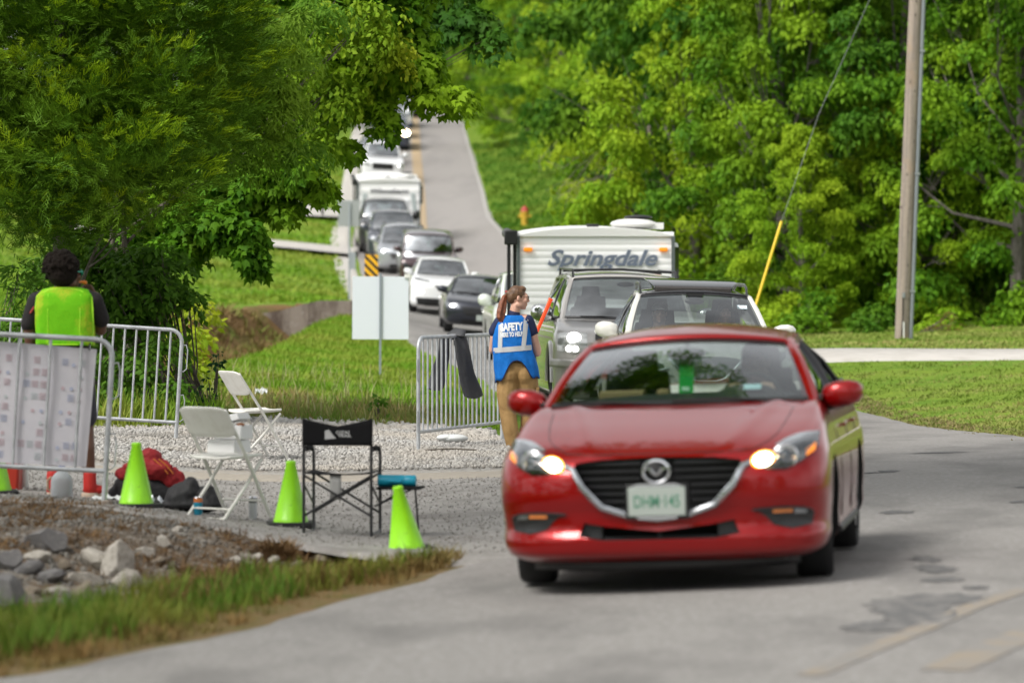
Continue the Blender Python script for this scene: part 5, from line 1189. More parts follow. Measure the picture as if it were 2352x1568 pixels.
# ---------------------------------------------------------------- caravans
def caravan(label, name, text, x, y, rz, Wd=2.4, Hh=2.72, L=6.5, z0=.55, logo=True):
    t = thing('caravan', label, 'caravan', group=None); t.name = 'caravan'
    m = mat(name + '_skin', (.86, .86, .86), .35, coat=.3); w = Wd / 2
    # corrugated aluminium front: horizontal ribs are real steps
    mb = MB(); prof = []
    zt = Hh; k = 0; z = z0
    while z < zt - .14:
        prof += [(-.0, z), (-.007, z + .02), (-.007, z + .075), (0, z + .095)]; z += .10 if logo else .35
    prof.append((0, zt - .12)); prof = [(y_ - .02 * math.sin(PI * (z_ - z0) / (zt - z0)), z_) for y_, z_ in prof]
    R0 = [[(-w, y_, z_) for y_, z_ in prof], [(w, y_, z_) for y_, z_ in prof]]
    mb.loft([list(r) for r in R0], caps=False, closed=False); mb.build('front_wall', m, t, smooth=20)
    mb = MB(); n = 12   # arched roof and box
    arc = [(-w + Wd * i / n, zt - .12 + .12 * math.sin(PI * i / n) ** .7) for i in range(n + 1)]
    mb.prism([(-w, z0)] + arc + [(w, z0)], .004, L); mb.build('box', m, t, smooth=20)
    mb = MB(); mb.prism([(-w - .01, zt - .13)] + [(a, b + .018) for a, b in arc] + [(w + .01, zt - .13)], -.05, L + .02)
    mb.build('roof', mat(name + '_roof', (.72, .72, .71), .6), t, smooth=20, bevel=.01)
    ctm = mat(name + '_trim', (.10, .12, .12), .5)
    for s in (-1, 1): mb = MB(); mb.box((s * (w - .012), -.028, (z0 + zt - .12) / 2), (.05, .06, zt - .12 - z0)); mb.build('corner_trim', ctm, t)
    if logo:
        mt = mat('logo_blue_grey', (.14, .17, .23), .4); mo = mat('logo_outline', (.42, .45, .50), .4)
        text_obj('lettering_outline', text, .325, Matrix.Translation((.08, -.048, 2.04)) @ FRONT, mo, t, extrude=.001, shear=.35, offset=.013, sx=1.22)
        text_obj('lettering', text, .325, Matrix.Translation((.08, -.053, 2.04)) @ FRONT, mt, t, extrude=.001, shear=.35, offset=.004, sx=1.22)
        for s in (-1, 1):
            mb = MB(); mb.box((s * 1.02, -.05, zt - .32), (.13, .05, .06)); mb.build('marker_lamp', AMBER, t, bevel=.015)
    else:
        text_obj('lettering', text, .24, Matrix.Translation((.0, -.048, 1.98)) @ FRONT, mat('far_logo', (.10, .10, .12), .5), t, extrude=.001, shear=.2, offset=.005, sx=1.3)
        mb = MB(); mb.box((0, -.03, 1.3), (1.5, .04, .7)); mb.build('front_window', mat('window_cover', (.62, .64, .66), .4), t, bevel=.06)
        mb = MB(); mb.box((-.95, -.03, 1.4), (.16, .03, 1.0), (0, .12, 0)); mb.box((.95, -.03, 1.4), (.16, .03, 1.0), (0, -.12, 0)); mb.build('graphic_stripe', mat('stripe_grey', (.40, .45, .45), .5), t)
    # awning roll on the left of the picture with its arms
    mb = MB(); mb.tube([(-w - .11, -.02, zt - .12), (-w - .11, L * .8, zt - .10)], .085, 12); mb.box((-w - .10, -.05, zt - .14), (.20, .10, .22)); mb.build('awning_roll', BLACK, t, bevel=.02)
    for yy in (.08, .20):
        mb = MB(); mb.box((-w - (.13 if yy < .1 else .04), yy, (z0 + zt) / 2 - .05), (.055, .05, zt - z0 - .3)); mb.build('awning_arm', BLACK, t, bevel=.006)
    mb = MB(); mb.ell((.62, 1.2, zt + .06), (.36, .40, .085)); mb.box((.90, 1.4, zt + .03), (.36, .7, .10)); mb.build('roof_vent', mat(name + '_vent', (.68, .68, .66), .5), t)
    mb = MB(); mb.ell((.70, 1.3, zt + .165), (.22, .24, .035)); mb.tube([(.70, 1.3, zt + .05), (.70, 1.3, zt + .16)], .05, 8); mb.build('vent_cap', BLACK, t)
    mb = MB(); mb.box((-.02, .8, zt + .035), (.18, .14, .055)); mb.build('pipe_vent', BLACK, t, bevel=.01)
    mb = MB(); mb.box((w + .05, .9, zt - .62), (.10, .75, .80)); mb.build('side_window', mat(name + '_side', (.6, .62, .6), .3), t, bevel=.05)
    mb = MB(); mb.box((w + .07, .51, zt - .62), (.07, .01, .66)); mb.build('window_pane', GLASSD, t)
    for s in (-1, 1):
        mb = MB(); mb.lathe([(.2, -.1), (.34, -.1), (.35, 0), (.34, .1), (.2, .1)], (s * (w - .16), L * .6, .35), 24, 'x', caps=True); mb.build('wheel', RUBBER, t)
    mb = MB(); mb.box((0, L / 2, z0 - .06), (Wd * .9, L * .98, .12)); mb.tube([(-.6, .1, z0 - .05), (0, -1.2, .5)], .05, 6); mb.tube([(.6, .1, z0 - .05), (0, -1.2, .5)], .05, 6); mb.build('chassis', BLACK, t)
    place(t, x, y, rz, 2.5, 2.0, L * .45); t.rotation_euler.y = 0; return t
c = P(1368, 600, 58); caravan('white ribbed caravan lettered on its front, towed behind the silver SUV', 'near', 'Springdale', c.x, 58, R(.7), 2.36, 2.50)
caravan('smaller white caravan higher up the hill behind the black pickup', 'far', 'Winnebago', P(893, 500, 143.5).x, 143.5, R(3), 2.35, 2.45, logo=False)

# ---------------------------------------------------------------- the queue, one car per entry
Q = 'vehicles queuing down the hill road'
hl = lambda x0, x1, z0, z1, m=HEADL, k=1.2: ([(x0, z0), (x1, z0 + .04)], [(x0, z0 + .06), (x1, z1)], m, k)
def put(u, d, rz, tt, **k): place(tt, (u - 1176) * d / F, d, R(rz), 2.8, 1.6, .9, .036, **k)
t, *_ = car('parked_car', 'pale car almost hidden behind the person in the blue vest, only its white mirror showing', 'car',
     dict(L=5.2, W=.98, zb=1.15, hood=.98, yb=1.2, yt=1.8, zt=1.72, wt=.64, yr=4.0, zr=1.72, wr=.62, yrb=4.9, zrb=1.2, rw=.39, paint=(.62, .66, .60), metal=.2, lamp=hl(.62, .93, .80, .98), glass=glassmat('g1', (.4, .45, .45), 2.4, .12), msz=dict(sz=(.13, .08, .12), arm=.14)), Q, (0, 0)); put(1256, 72, 3.0, t)
GL = glassmat('hazy_windshield', (.30, .36, .37), 2.6, .20)
t, bv, pm, g = car('parked_car', 'dark navy sedan at the front of the bend, left of the nearer caravan', 'car',
     dict(L=4.6, W=.90, zb=.92, hood=.74, yb=1.2, zt=1.31, yr=3.2, zr=1.31, rw=.32, paint=(.020, .023, .035), metal=.5, glass=GL,
          grille=([(-.42, .44), (0, .40), (.42, .44)], [(-.52, .63), (0, .66), (.52, .63)], 2, SATIN), lamp=hl(.56, .86, .58, .70, HEADL, 2.4), plate=(.40, '')), Q, (1, 1), TAGG2)
mb = MB(); p = hit(bv, 0, .60, .025); mb.box(p, (.11, .01, .085)); mb.build('badge', mat('badge_dull', (.45, .46, .48), .3, .8), t, bevel=.02); put(1106, 90, 3, t)
t, bv, pm, g = car('parked_car', 'white compact SUV behind the navy sedan', 'car',
     dict(L=4.3, W=.92, zb=1.08, hood=.92, yb=1.05, wb=.74, yt=1.62, zt=1.52, wt=.60, yr=3.3, zr=1.54, wr=.58, yrb=4.0, zrb=1.15, rw=.35, wbase=2.55, paint=(.78, .79, .80), metal=.0, glass=GL,
          grille=([(-.20, .76), (0, .75), (.20, .76)], [(-.26, .83), (0, .84), (.26, .83)], 1, SATIN), lamp=hl(.56, .84, .60, .72, LAMPW, 2.2)), Q, (1, 1), TAGG2)
decal(bv, [(.38, .90), (.80, .95)], [(.38, .93), (.82, 1.0)], DARKL, 'upper_lamp', t, .01, mir=False); decal(bv, [(.38, .90), (.80, .95)], [(.38, .93), (.82, 1.0)], DARKL, 'upper_lamp', t, .01, mir=True)
decal(bv, [(-.7, .26), (.7, .26)], [(-.75, .46), (.75, .46)], BLACK, 'bumper_grille', t, .012); put(1014, 109, 3.5, t)
t, bv, pm, g = car('parked_car', 'boxy dark maroon-black off-roader between the white compact SUV and the silver hatch', 'car',
     dict(L=4.7, W=.92, zb=1.22, hood=1.08, yb=1.3, wb=.76, yt=1.58, zt=1.74, wt=.68, yr=4.1, zr=1.76, wr=.68, yrb=4.5, zrb=1.3, rw=.39, n=5, cf=.25, paint=(.05, .022, .026), metal=.3, glass=GL,
          grille=([(-.42, .72), (0, .72), (.42, .72)], [(-.42, 1.02), (0, 1.02), (.42, 1.02)], 4, SATIN), lamp=hl(.55, .82, .78, 1.0, DARKL), msz=dict(sz=(.13, .08, .09), arm=.10)), Q, (0, 0), TAGG2); put(987, 119, 3.5, t)
t, bv, pm, g = car('parked_car', 'silver-grey hatchback with one bright lamp, beside the striped marker', 'car',
     dict(L=4.4, W=.90, zb=1.0, hood=.86, yb=1.1, yt=1.75, zt=1.50, wt=.58, yr=3.4, zr=1.5, wr=.56, yrb=4.1, zrb=1.1, rw=.34, paint=(.42, .44, .47), metal=.6, glass=GL, rails=.01,
          grille=([(-.40, .52), (0, .50), (.40, .52)], [(-.5, .70), (0, .72), (.5, .70)], 3, CHROME), lamp=hl(.54, .85, .70, .84, HEADL, 1.4)), Q, (1, 1)); put(929, 127, 4, t)
t, bv, pm, g = car('parked_car', 'blue-grey dark SUV just in front of the black pickup', 'car',
     dict(L=4.7, W=.93, zb=1.06, hood=.92, yb=1.1, yt=1.75, zt=1.62, wt=.60, yr=3.6, zr=1.62, wr=.58, yrb=4.3, zrb=1.2, rw=.36, paint=(.05, .06, .08), metal=.5, glass=GL, grille=([(-.40, .60), (0, .58), (.40, .60)], [(-.5, .80), (0, .82), (.5, .80)], 3, CHROME), lamp=hl(.56, .86, .76, .88)), Q, (1, 1)); put(905, 133.2, 4, t)
t, bv, pm, g = car('parked_car', 'black pickup with wide tow mirrors pulling the smaller caravan', 'pickup',
     dict(L=5.8, W=1.0, zb=1.25, hood=1.12, yb=1.35, wb=.80, yt=1.9, zt=1.82, wt=.68, yr=3.6, zr=1.84, wr=.66, yrb=4.0, zrb=1.35, wrb=.70, wbase=3.6, rw=.42, n=4.5, cf=.3, paint=(.012, .013, .014), metal=.3, glass=GL,
          grille=([(-.5, .72), (0, .72), (.5, .72)], [(-.5, 1.02), (0, 1.02), (.5, 1.02)], 4, SATIN), lamp=hl(.58, .94, .86, 1.04), msz=dict(sz=(.14, .09, .17), arm=.18)), Q, (0, 0)); put(888, 137.6, 4, t)
PK = dict(L=5.8, W=1.0, zb=1.25, hood=1.12, yb=1.3, wb=.80, yt=1.9, zt=1.80, wt=.68, yr=3.6, zr=1.82, wr=.66, yrb=4.0, zrb=1.35, wrb=.70, wbase=3.6, rw=.41, n=4.5, cf=.3, glass=GL,
          grille=([(-.5, .72), (0, .72), (.5, .72)], [(-.5, 1.02), (0, 1.02), (.5, 1.02)], 4, SATIN), lamp=hl(.58, .94, .86, 1.04), msz=dict(sz=(.14, .09, .14), arm=.14))
t, *_ = car('parked_car', 'white pickup above the smaller caravan on the hill', 'pickup', dict(PK, paint=(.74, .75, .77), metal=0), Q, (1, 0)); put(877, 183, 3.5, t)
t, *_ = car('parked_car', 'small silver car uphill of the white pickup, half behind maple leaves', 'car',
     dict(L=4.5, W=.9, zb=.98, hood=.82, zt=1.44, zr=1.44, yr=3.3, paint=(.50, .53, .56), metal=.5, glass=GL, lamp=hl(.56, .86, .62, .78, HEADL, 1.6)), Q, (1, 1)); put(866, 194, 3.5, t)
t, bv, *_ = car('parked_car', 'dark blue pickup with one amber lamp uphill, right of the hanging maple tip', 'pickup', dict(PK, paint=(.04, .055, .09), metal=.4), Q, (0, 0)); put(898, 205, 3, t)
mb = MB(); mb.ell(hit(bv, .76, .95, .03), (.22, .03, .17)); mb.build('lit_lamp', LAMPY, t)
t, *_ = car('parked_car', 'pale grey SUV uphill of the dark blue pickup, glimpsed between maple leaves', 'car', dict(PK, L=5, paint=(.38, .41, .45), metal=.4), Q, (0, 0)); put(893, 215, 3, t)
t, *_ = car('parked_car', 'white van near the crest of the hill, topmost white shape in the queue', 'van', dict(PK, L=5.4, zt=2.1, zr=2.2, yr=4.9, yrb=5.2, paint=(.76, .77, .78), metal=0), Q, (0, 0)); put(908, 226, 3, t)
t, *_ = car('parked_car', 'dark car at the top end of the queue under the maple leaves', 'car', dict(PK, L=5, paint=(.04, .045, .06), metal=.3), Q, (0, 0)); put(925, 240, 3, t)
# ================================================================ street furniture and props
GZ_ = lambda x, y: H(x, y, False)
# utility pole
p = P(2072, 778, 72); t = thing('utility_pole', 'tall weathered wooden utility pole leaning slightly right, with grey conduit', 'pole', (p.x, 72, H(p.x, 72)), (0, R(2.3), 0))
M_POLE = mat('pole_wood', (.30, .25, .21), .9, spec=.1, var=(3, (.20, .17, .15), .45, .65, (6, 6, .25)), var2=(1.2, (.36, .24, .14), .55, .75, (1, 1, .6)), bump=(20, .8, .015))
mb = MB(); mb.lathe([(.145, -.5), (.142, 0), (.138, 2), (.130, 5), (.118, 9), (.11, 12)], n=20); mb.build('pole_shaft', M_POLE, t, smooth=60)
mb = MB(); mb.tube([(.155, -.06, -.2), (.15, -.06, 3), (.142, -.06, 6), (.13, -.06, 12)], .038, 8); mb.build('conduit', mat('pvc_grey', (.20, .22, .24), .5), t)
mb = MB()
CLM = mat('clamp', (.30, .32, .33), .4, .6)
for z in (.9, 3.1, 5.4): mb = MB(); mb.box((.15, -.08, z), (.10, .05, .04)); mb.build('conduit_clamp', CLM, t)
mb = MB(); mb.box((-.02, -.145, .82), (.05, .03, .10)); mb.build('junction_box', CLM, t)
mb = MB(); mb.tube([(-.03, -.15, 0), (-.02, -.15, .4), (-.03, -.152, .78)], .012, 6); mb.build('ground_wire', mat('wire_dark', (.05, .04, .035), .6), t)
mb = MB(); mb.tube([(.02, -.2, -.1), (0, -.17, .32)], .012, 6); mb.build('marker_stake', WPLAS, t)
rs = random.Random(3)
mb = MB()
for _ in range(16): z = rs.uniform(.3, 7.5); a = rs.uniform(-2.6, -.5); mb.box((.138 * math.cos(a), .138 * math.sin(a), z), (.012, .012, rs.uniform(.02, .06)))
mb.build('nails_and_knots', mat('knot', (.07, .055, .045), .8), t)
# guy wire: from an anchor behind the crossover up to the pole head
t = thing('guy_wire', 'steel guy wire with a bright yellow plastic guard slanting up beside the wood', 'cable')
A = P(1700, 742, 67); B = P(1795, 508, 67.4); C = P(1990, 30, 69); D = P(2190, -420, 71)
A.z = H(A.x, A.y) - .05
mb = MB(); mb.tube([A.lerp(B, .03), B], .024, 8); mb.build('guy_guard', mat('guard_yellow', (.75, .52, .01), .45), t)
mb = MB(); mb.tube([A, B, B.lerp(C, .5) + Vector((-.10, 0, .03)), C + Vector((-.05, 0, 0)), D], .0055, 5); mb.build('wire', mat('steel_wire', (.10, .11, .11), .5, .5), t)
# hydrant
p = P(1205, 530, 146); t = thing('fire_hydrant', 'small yellow fire hydrant with red cap on the verge above the nearer caravan', 'hydrant', (p.x, 146, H(p.x, 146) - .12)); t.scale = (1.1,) * 3
mb = MB(); mb.lathe([(.16, 0), (.16, .05), (.115, .07), (.11, .5), (.15, .52), (.15, .56), (.13, .58)], n=16); mb.tube([(-.22, 0, .42), (.22, 0, .42)], .055, 10); mb.tube([(0, -.22, .38), (0, 0, .38)], .07, 10); mb.build('barrel', mat('hydrant_yellow', (.55, .34, .03), .5), t)
mb = MB(); mb.lathe([(.14, .58), (.13, .66), (.08, .73), (.03, .75), (.03, .80), (.001, .80)], n=16); mb.build('cap', mat('hydrant_red', (.36, .04, .03), .5), t)
# blank white sign board seen from behind
p = P(873, 832, 62); t = thing('blank_sign', 'large blank white sign board on one thin post in the ditch grass', 'sign', (p.x, 62, H(p.x, 62)), (0, R(.3), R(2)))
k = 62 / F; hb = t.location.z
mb = MB(); zc = CZ - (707 - HOR) * k - hb; mb.box((0, .02, zc), (129 * k, .012, 144 * k)); bo = mb.build('board', mat('board_white', (.66, .70, .76), .6), t)
mb = MB(); mb.box((0, -.0, zc * .5 + .30), (.036, .022, zc + .5 * 144 * k)); mb.build('sign_post', mat('post_steel', (.33, .37, .42), .45, .6), t)
mb = MB(); mb.box((.43, .0, zc + .5 * 144 * k + .01), (.09, .03, .06)); mb.build('corner_clip', WPLAS, t)
# back of a road sign
p = P(801, 640, 112); t = thing('road_sign', 'grey back of a square road sign left of the smaller caravan', 'sign', (p.x, 112, H(p.x, 112))); k = 112 / F
zc = CZ - (490 - HOR) * k - t.location.z
mb = MB(); mb.box((0, .02, zc), (48 * k, .01, 60 * k)); mb.build('board', mat('sign_back', (.36, .38, .38), .5, .4), t, bevel=.02)
mb = MB(); mb.box((.02, -.01, (zc + .3) / 2), (.06, .04, zc + .3)); mb.box((.10, .0, zc * .45), (.20, .03, .5)); mb.build('sign_post', mat('post2', (.40, .43, .46), .45, .6), t)
# striped object marker
p = P(853, 600, 88); t = thing('object_marker', 'yellow panel with black diagonal stripes beside the queue, above the blank sign', 'sign', (p.x, 88, H(p.x, 88))); k = 88 / F
zt = CZ - (585 - HOR) * k - t.location.z; w_ = .155
mb = MB(); mb.box((0, 0, zt - .45), (2 * w_, .006, .90)); bd = mb.build('panel', mat('marker_yellow', (.80, .42, .005), .5), t)
mb = MB()
for i in range(7):
    z = zt - .95 + i * .19
    pl_ = [(-w_, z + .31), (w_, z), (w_, z + .085), (-w_, z + .395)]; lo_, hi_ = zt - .895, zt - .005
    if z + .395 > hi_ or z < lo_:
        # clip to the panel
        def clip(poly, f, keep):
            out = []
            for a, b in zip(poly, poly[1:] + poly[:1]):
                ia, ib = keep(a[1]), keep(b[1])
                if ia: out.append(a)
                if ia != ib: q = (f - a[1]) / (b[1] - a[1]); out.append((a[0] + (b[0] - a[0]) * q, f))
            return out
        pl_ = clip(pl_, hi_, lambda z_: z_ <= hi_); pl_ = clip(pl_, lo_, lambda z_: z_ >= lo_) if pl_ else pl_
    if len(pl_) > 2: mb.prism(pl_, -.006, -.0032)
mb.build('stripe', BLACK, bd)
mb = MB(); mb.box((0, .02, zt / 2 - .1), (.05, .03, zt)); mb.build('sign_post', GALV, t)
# mailbox
p = P(741, 505, 158); t = thing('mailbox', 'dark mailbox on a post beside the upper driveway', 'mailbox', (p.x, 158, H(p.x, 158)))
mb = MB(); mb.box((0, 0, .55), (.10, .10, 1.1)); mb.build('post', BLACK, t)
mb = MB(); mb.prism([(-.10, 0), (.10, 0), (.10, .12), (.07, .19), (0, .22), (-.07, .19), (-.10, .12)], -.25, .25); o = mb.build('box', BLACK, t); o.location = (0, 0, 1.05)
# weathered fence posts in the left meadow
for i, (u, v, d, h, tl, lb) in enumerate([(50, 700, 52, 1.15, .05, 'weathered grey fence post in the meadow left of the cedar trunk'), (178, 640, 60, 1.2, 0, None)]):
    if not lb: continue
    p = P(u, v, d); t2 = MB(); t2.tube([(0, 0, -.2), (.02, 0, h * .5), (.0, 0, h)], [.06, .055, .05], 8); o = t2.build('fence_post', M_POLE, None, smooth=50); o.location = (p.x, d, H(p.x, d)); o.rotation_euler = (0, tl, 0); tag(o, lb, 'post')

# ---------------------------------------------------------------- crowd barriers
def barrier(label, x, y, rz, Lb=2.3, Hb=1.1, n=19, tilt=(0, 0), z=None, zb=.20, foot=True, hooks=True, rr=.019, x0=0):
    """x,y = centre of the left leg's foot; runs along local +x"""
    t = thing('crowd_barrier', label, 'barrier', (x, y, GZ_(x, y) + .02 if z is None else z), (tilt[0], tilt[1], rz), 'steel crowd barriers')
    rc = .12; mb = MB(); pts = [(0, 0, 0), (0, 0, Hb - rc)]
    pts += [(rc - rc * math.cos(a), 0, Hb - rc + rc * math.sin(a)) for a in [PI / 2 * k / 6 for k in range(1, 7)]]
    pts += [(Lb - rc + rc * math.sin(a), 0, Hb - rc + rc * math.cos(a)) for a in [PI / 2 * k / 6 for k in range(0, 7)]] + [(Lb, 0, 0)]
    mb.tube(pts, rr, 10); mb.tube([(rr * .5, 0, zb), (Lb - rr * .5, 0, zb)], rr * .9, 8); mb.build('frame', GALV, t, smooth=60)
    for k in range(n):
        xx = Lb * (k + 1) / (n + 1); mb = MB(); ztop = Hb - .004 if rc < xx < Lb - rc else Hb - rc + math.sqrt(max(rc ** 2 - (rc - min(xx, Lb - xx)) ** 2, 0)) - .004
        mb.tube([(xx, 0, zb), (xx, 0, ztop)], .0105, 8); mb.build('bar', GALV, t)
    if hooks:
        for s, xx in ((-1, 0), (1, Lb)):
            for zz in (Hb * .72, zb + .10):
                mb = MB(); mb.tube([(xx, 0, zz + .16), (xx + s * .045, 0, zz + .17), (xx + s * .062, 0, zz + .12), (xx + s * .062, 0, zz - .06), (xx + s * .03, 0, zz - .09), (xx, 0, zz - .08)] if s > 0 else [(xx, 0, zz + .1), (xx - .035, 0, zz + .1), (xx - .035, 0, zz - .1), (xx, 0, zz - .1)], .006, 6)
                mb.build('hook', GALV, t)
    return t
# near-left barrier carrying a printed sheet
x1 = (243 - 1176) * 27.4 / F
bl_ = barrier('nearest steel barrier, with the printed sheet behind its bars, at the left edge', x1 - 2.27, 26.3, R(8), 2.3, 1.17, 20, (0, R(3)), GZ_(x1, 27) + .15, .24)
bl_.location = (x1 - 2.3 * math.cos(R(7)), 27.3 - 2.3 * math.sin(R(7)), GZ_(x1, 27.3) + .13); bl_.rotation_euler = (R(0), R(3.2), R(7))
# fewer bars there than on the others: drop every other bar where the photo shows wide gaps
ks = [c for c in kids(bl_) if c.name.startswith('bar')]
for i, c in enumerate(ks):
    if i % 2 == 1: bpy.data.objects.remove(c)
sh = thing('printed_sheet', 'white banner sheet with faded red and blue print hanging behind the nearest barrier bars', 'banner', bl_.location, bl_.rotation_euler)
M_SHEET = mat('sheet_vinyl', (.62, .60, .64), .55, var=(2.5, (.54, .53, .58), .4, .7))
mb = MB(); mb.grid(lambda u, v: (1.06 + 1.10 * u + .03 * v, .035 + .010 * math.sin(u * 7) * (1 - v * .5) + .005 * math.sin(v * 7 + u * 4), .26 + .87 * v - .03 * u * v), 24, 14); mb.build('sheet', M_SHEET, sh, smooth=80)
rs = random.Random(9); mbs = {k: MB() for k in 'rbg'}
def shp(u, v): return Vector((1.06 + 1.10 * u + .03 * v, .035 + .010 * math.sin(u * 7) * (1 - v * .5) + .005 * math.sin(v * 7 + u * 4) - .004, .26 + .87 * v - .03 * u * v))
for c in range(4):
    for r_ in range(9):
        for q in range(3):
            u = .08 + c * .235 + q * .055 + .02; v = .05 + r_ * .10
            k = rs.choice('rrbbg'); 
            if rs.random() < .25: continue
            a = shp(u, v); w_, h_ = .045, .055
            if rs.random() < .5:
                for i in range(4): mbs[k].box(a + Vector((0, 0, i * .013)), (w_, .001, .006))
            else: mbs[k].lathe([(.001, -.0005), (.014, -.0005), (.014, .0005), (.001, .0005)], a, 10, 'y')
for k, cc in (('r', (.54, .42, .46)), ('b', (.42, .45, .58)), ('g', (.50, .54, .56))): mbs[k].build('faded_print', mat('print_' + k, cc, .6), sh)
mb = MB()
for u in (.02, .95):
    a = shp(u, 1.0); mb.tube([a + Vector((0, -.06, -.01)), a + Vector((.004, -.02, .035)), a + Vector((0, .01, -.01))], .006, 5)
mb.build('cable_tie', BLACK, sh)
# barrier under it: its foot stands on a plank
# far-left barrier
x2 = (395 - 1176) * 37.4 / F
b2 = barrier('leaning steel barrier between the person in the lime vest and the shrubs', x2 - 1.95, 37.0, R(4), 2.0, 1.10, 17, (0, R(4.0)), None, .21)
b2.location = (x2 - 1.9, 37.2, GZ_(x2, 37.4) + .14); b2.rotation_euler = (0, R(5.2) - R(2.5), R(2))
b2.matrix_world = Matrix.Translation((x2 - 1.95, 37.25, GZ_(x2, 37.4) + .11)) @ Matrix(((1, 0, .10, 0), (0, 1, 0, 0), (-.025, 0, 1, 0), (0, 0, 0, 1)))
# middle barrier with the trousers over it
xa, ya = (961 - 1176) * 36.6 / F, 36.6; xb, yb_ = (1153 - 1176) * 39.3 / F, 39.3
Lm = math.hypot(xb - xa, yb_ - ya); b3 = barrier('steel barrier with dark trousers hung over it, left of the blue vest', xa, ya, math.atan2(yb_ - ya, xb - xa), Lm, 1.10, 18, (0, 0), None, .20)
xm, ym = xa + (xb - xa) * .44, ya + (yb_ - ya) * .44; zr = b3.location.z + 1.10
tr_ = thing('trousers', 'dark grey trousers hung over the top rail of the middle barrier', 'clothing', (xm, ym, zr), (0, 0, R(28)))
M_TR = mat('dark_nylon', (.042, .043, .048), .6, bump=(12, .4, .02))
mb = MB(); rs = random.Random(5)
for (y_, x_, w_, ln, sk, ph) in ((-.035, .02, .19, .60, .13, 0), (.035, -.10, .17, .52, -.10, 1.5)):
    rings = []
    for k in range(12):
        t_ = k / 11; z = -ln * t_; cx_ = x_ + sk * t_ ** 1.4; w2 = w_ * (.75 + .35 * t_) * (1 + .06 * math.sin(t_ * 9 + ph)); dp = .022 + .014 * math.sin(t_ * 6 + ph) + .01 * t_
        rings.append([(cx_ + math.cos(a) * w2 / 2 * (1 + .05 * math.sin(3 * a + t_ * 8)), y_ * (1 + .8 * t_) + math.sin(a) * dp * (1 + .25 * math.sin(5 * a + t_ * 6)), z + .018 * math.cos(a * 2) * t_) for a in [2 * PI * i / 18 for i in range(18)]])
    mb.loft(rings)
mb.tube([(-.02, -.045, -.01), (.0, -.02, .030), (.0, .02, .030), (-.06, .045, -.01)], [.05, .055, .055, .05], 10, flat=(.45, 1.6)); mb.build('trouser_legs', M_TR, tr_, smooth=70)

# ---------------------------------------------------------------- cones
LIME = mat('lime_plastic', (.30, .76, .008), .42, coat=.1, var=(7, (.21, .52, .02), .48, .75, (1, 1, .35)), var2=(28, (.10, .22, .03), .66, .74))
def cone(label, x, y, tilt=(0, 0), rz=0, s=1.0, z=None):
    t = thing('traffic_cone', label, 'cone', (x, y, GZ_(x, y) + .022 if z is None else z), (tilt[0], tilt[1], rz), 'lime green traffic cones'); t.scale = (s, s, s)
    mb = MB(); mb.lathe([(.125, .022), (.122, .045), (.118, .05), (.034, .43), (.036, .434), (.036, .447), (.031, .457), (.024, .457), (.022, .44)], n=28, caps=False); mb.build('cone_body', LIME, t, smooth=50)
    mb = MB(); h = .165; r = .03
    mb.prism([(h, -h + r), (h, h - r), (h - r, h), (-h + r, h), (-h, h - r), (-h, -h + r), (-h + r, -h), (h - r, -h)], -.005, .026, 'xy'); mb.build('rubber_base', RUBBER, t, bevel=.006); return t
cone('lime green cone in front of the red jacket and dark bags', (313 - 1176) * 27.4 / F, 27.4, rz=.4)
cone('lime green cone between the nearer folding chair and the black director chair', (668 - 1176) * 27.2 / F, 27.2, rz=.15, z=GZ_(-1.56, 27.2) + .022)
cone('leaning lime green cone standing in the grass edge below the blue bottle', (935 - 1176) * 25.2 / F, 25.25, (R(2), R(-9)), .3, .98, GZ_(-.69, 25.25) - .02)
cone('lime green cone cut by the left edge of the photo, beside the cooler', (-12 - 1176) * 28.2 / F, 28.2, rz=.2, z=P(0, 1133, 28.2).z)

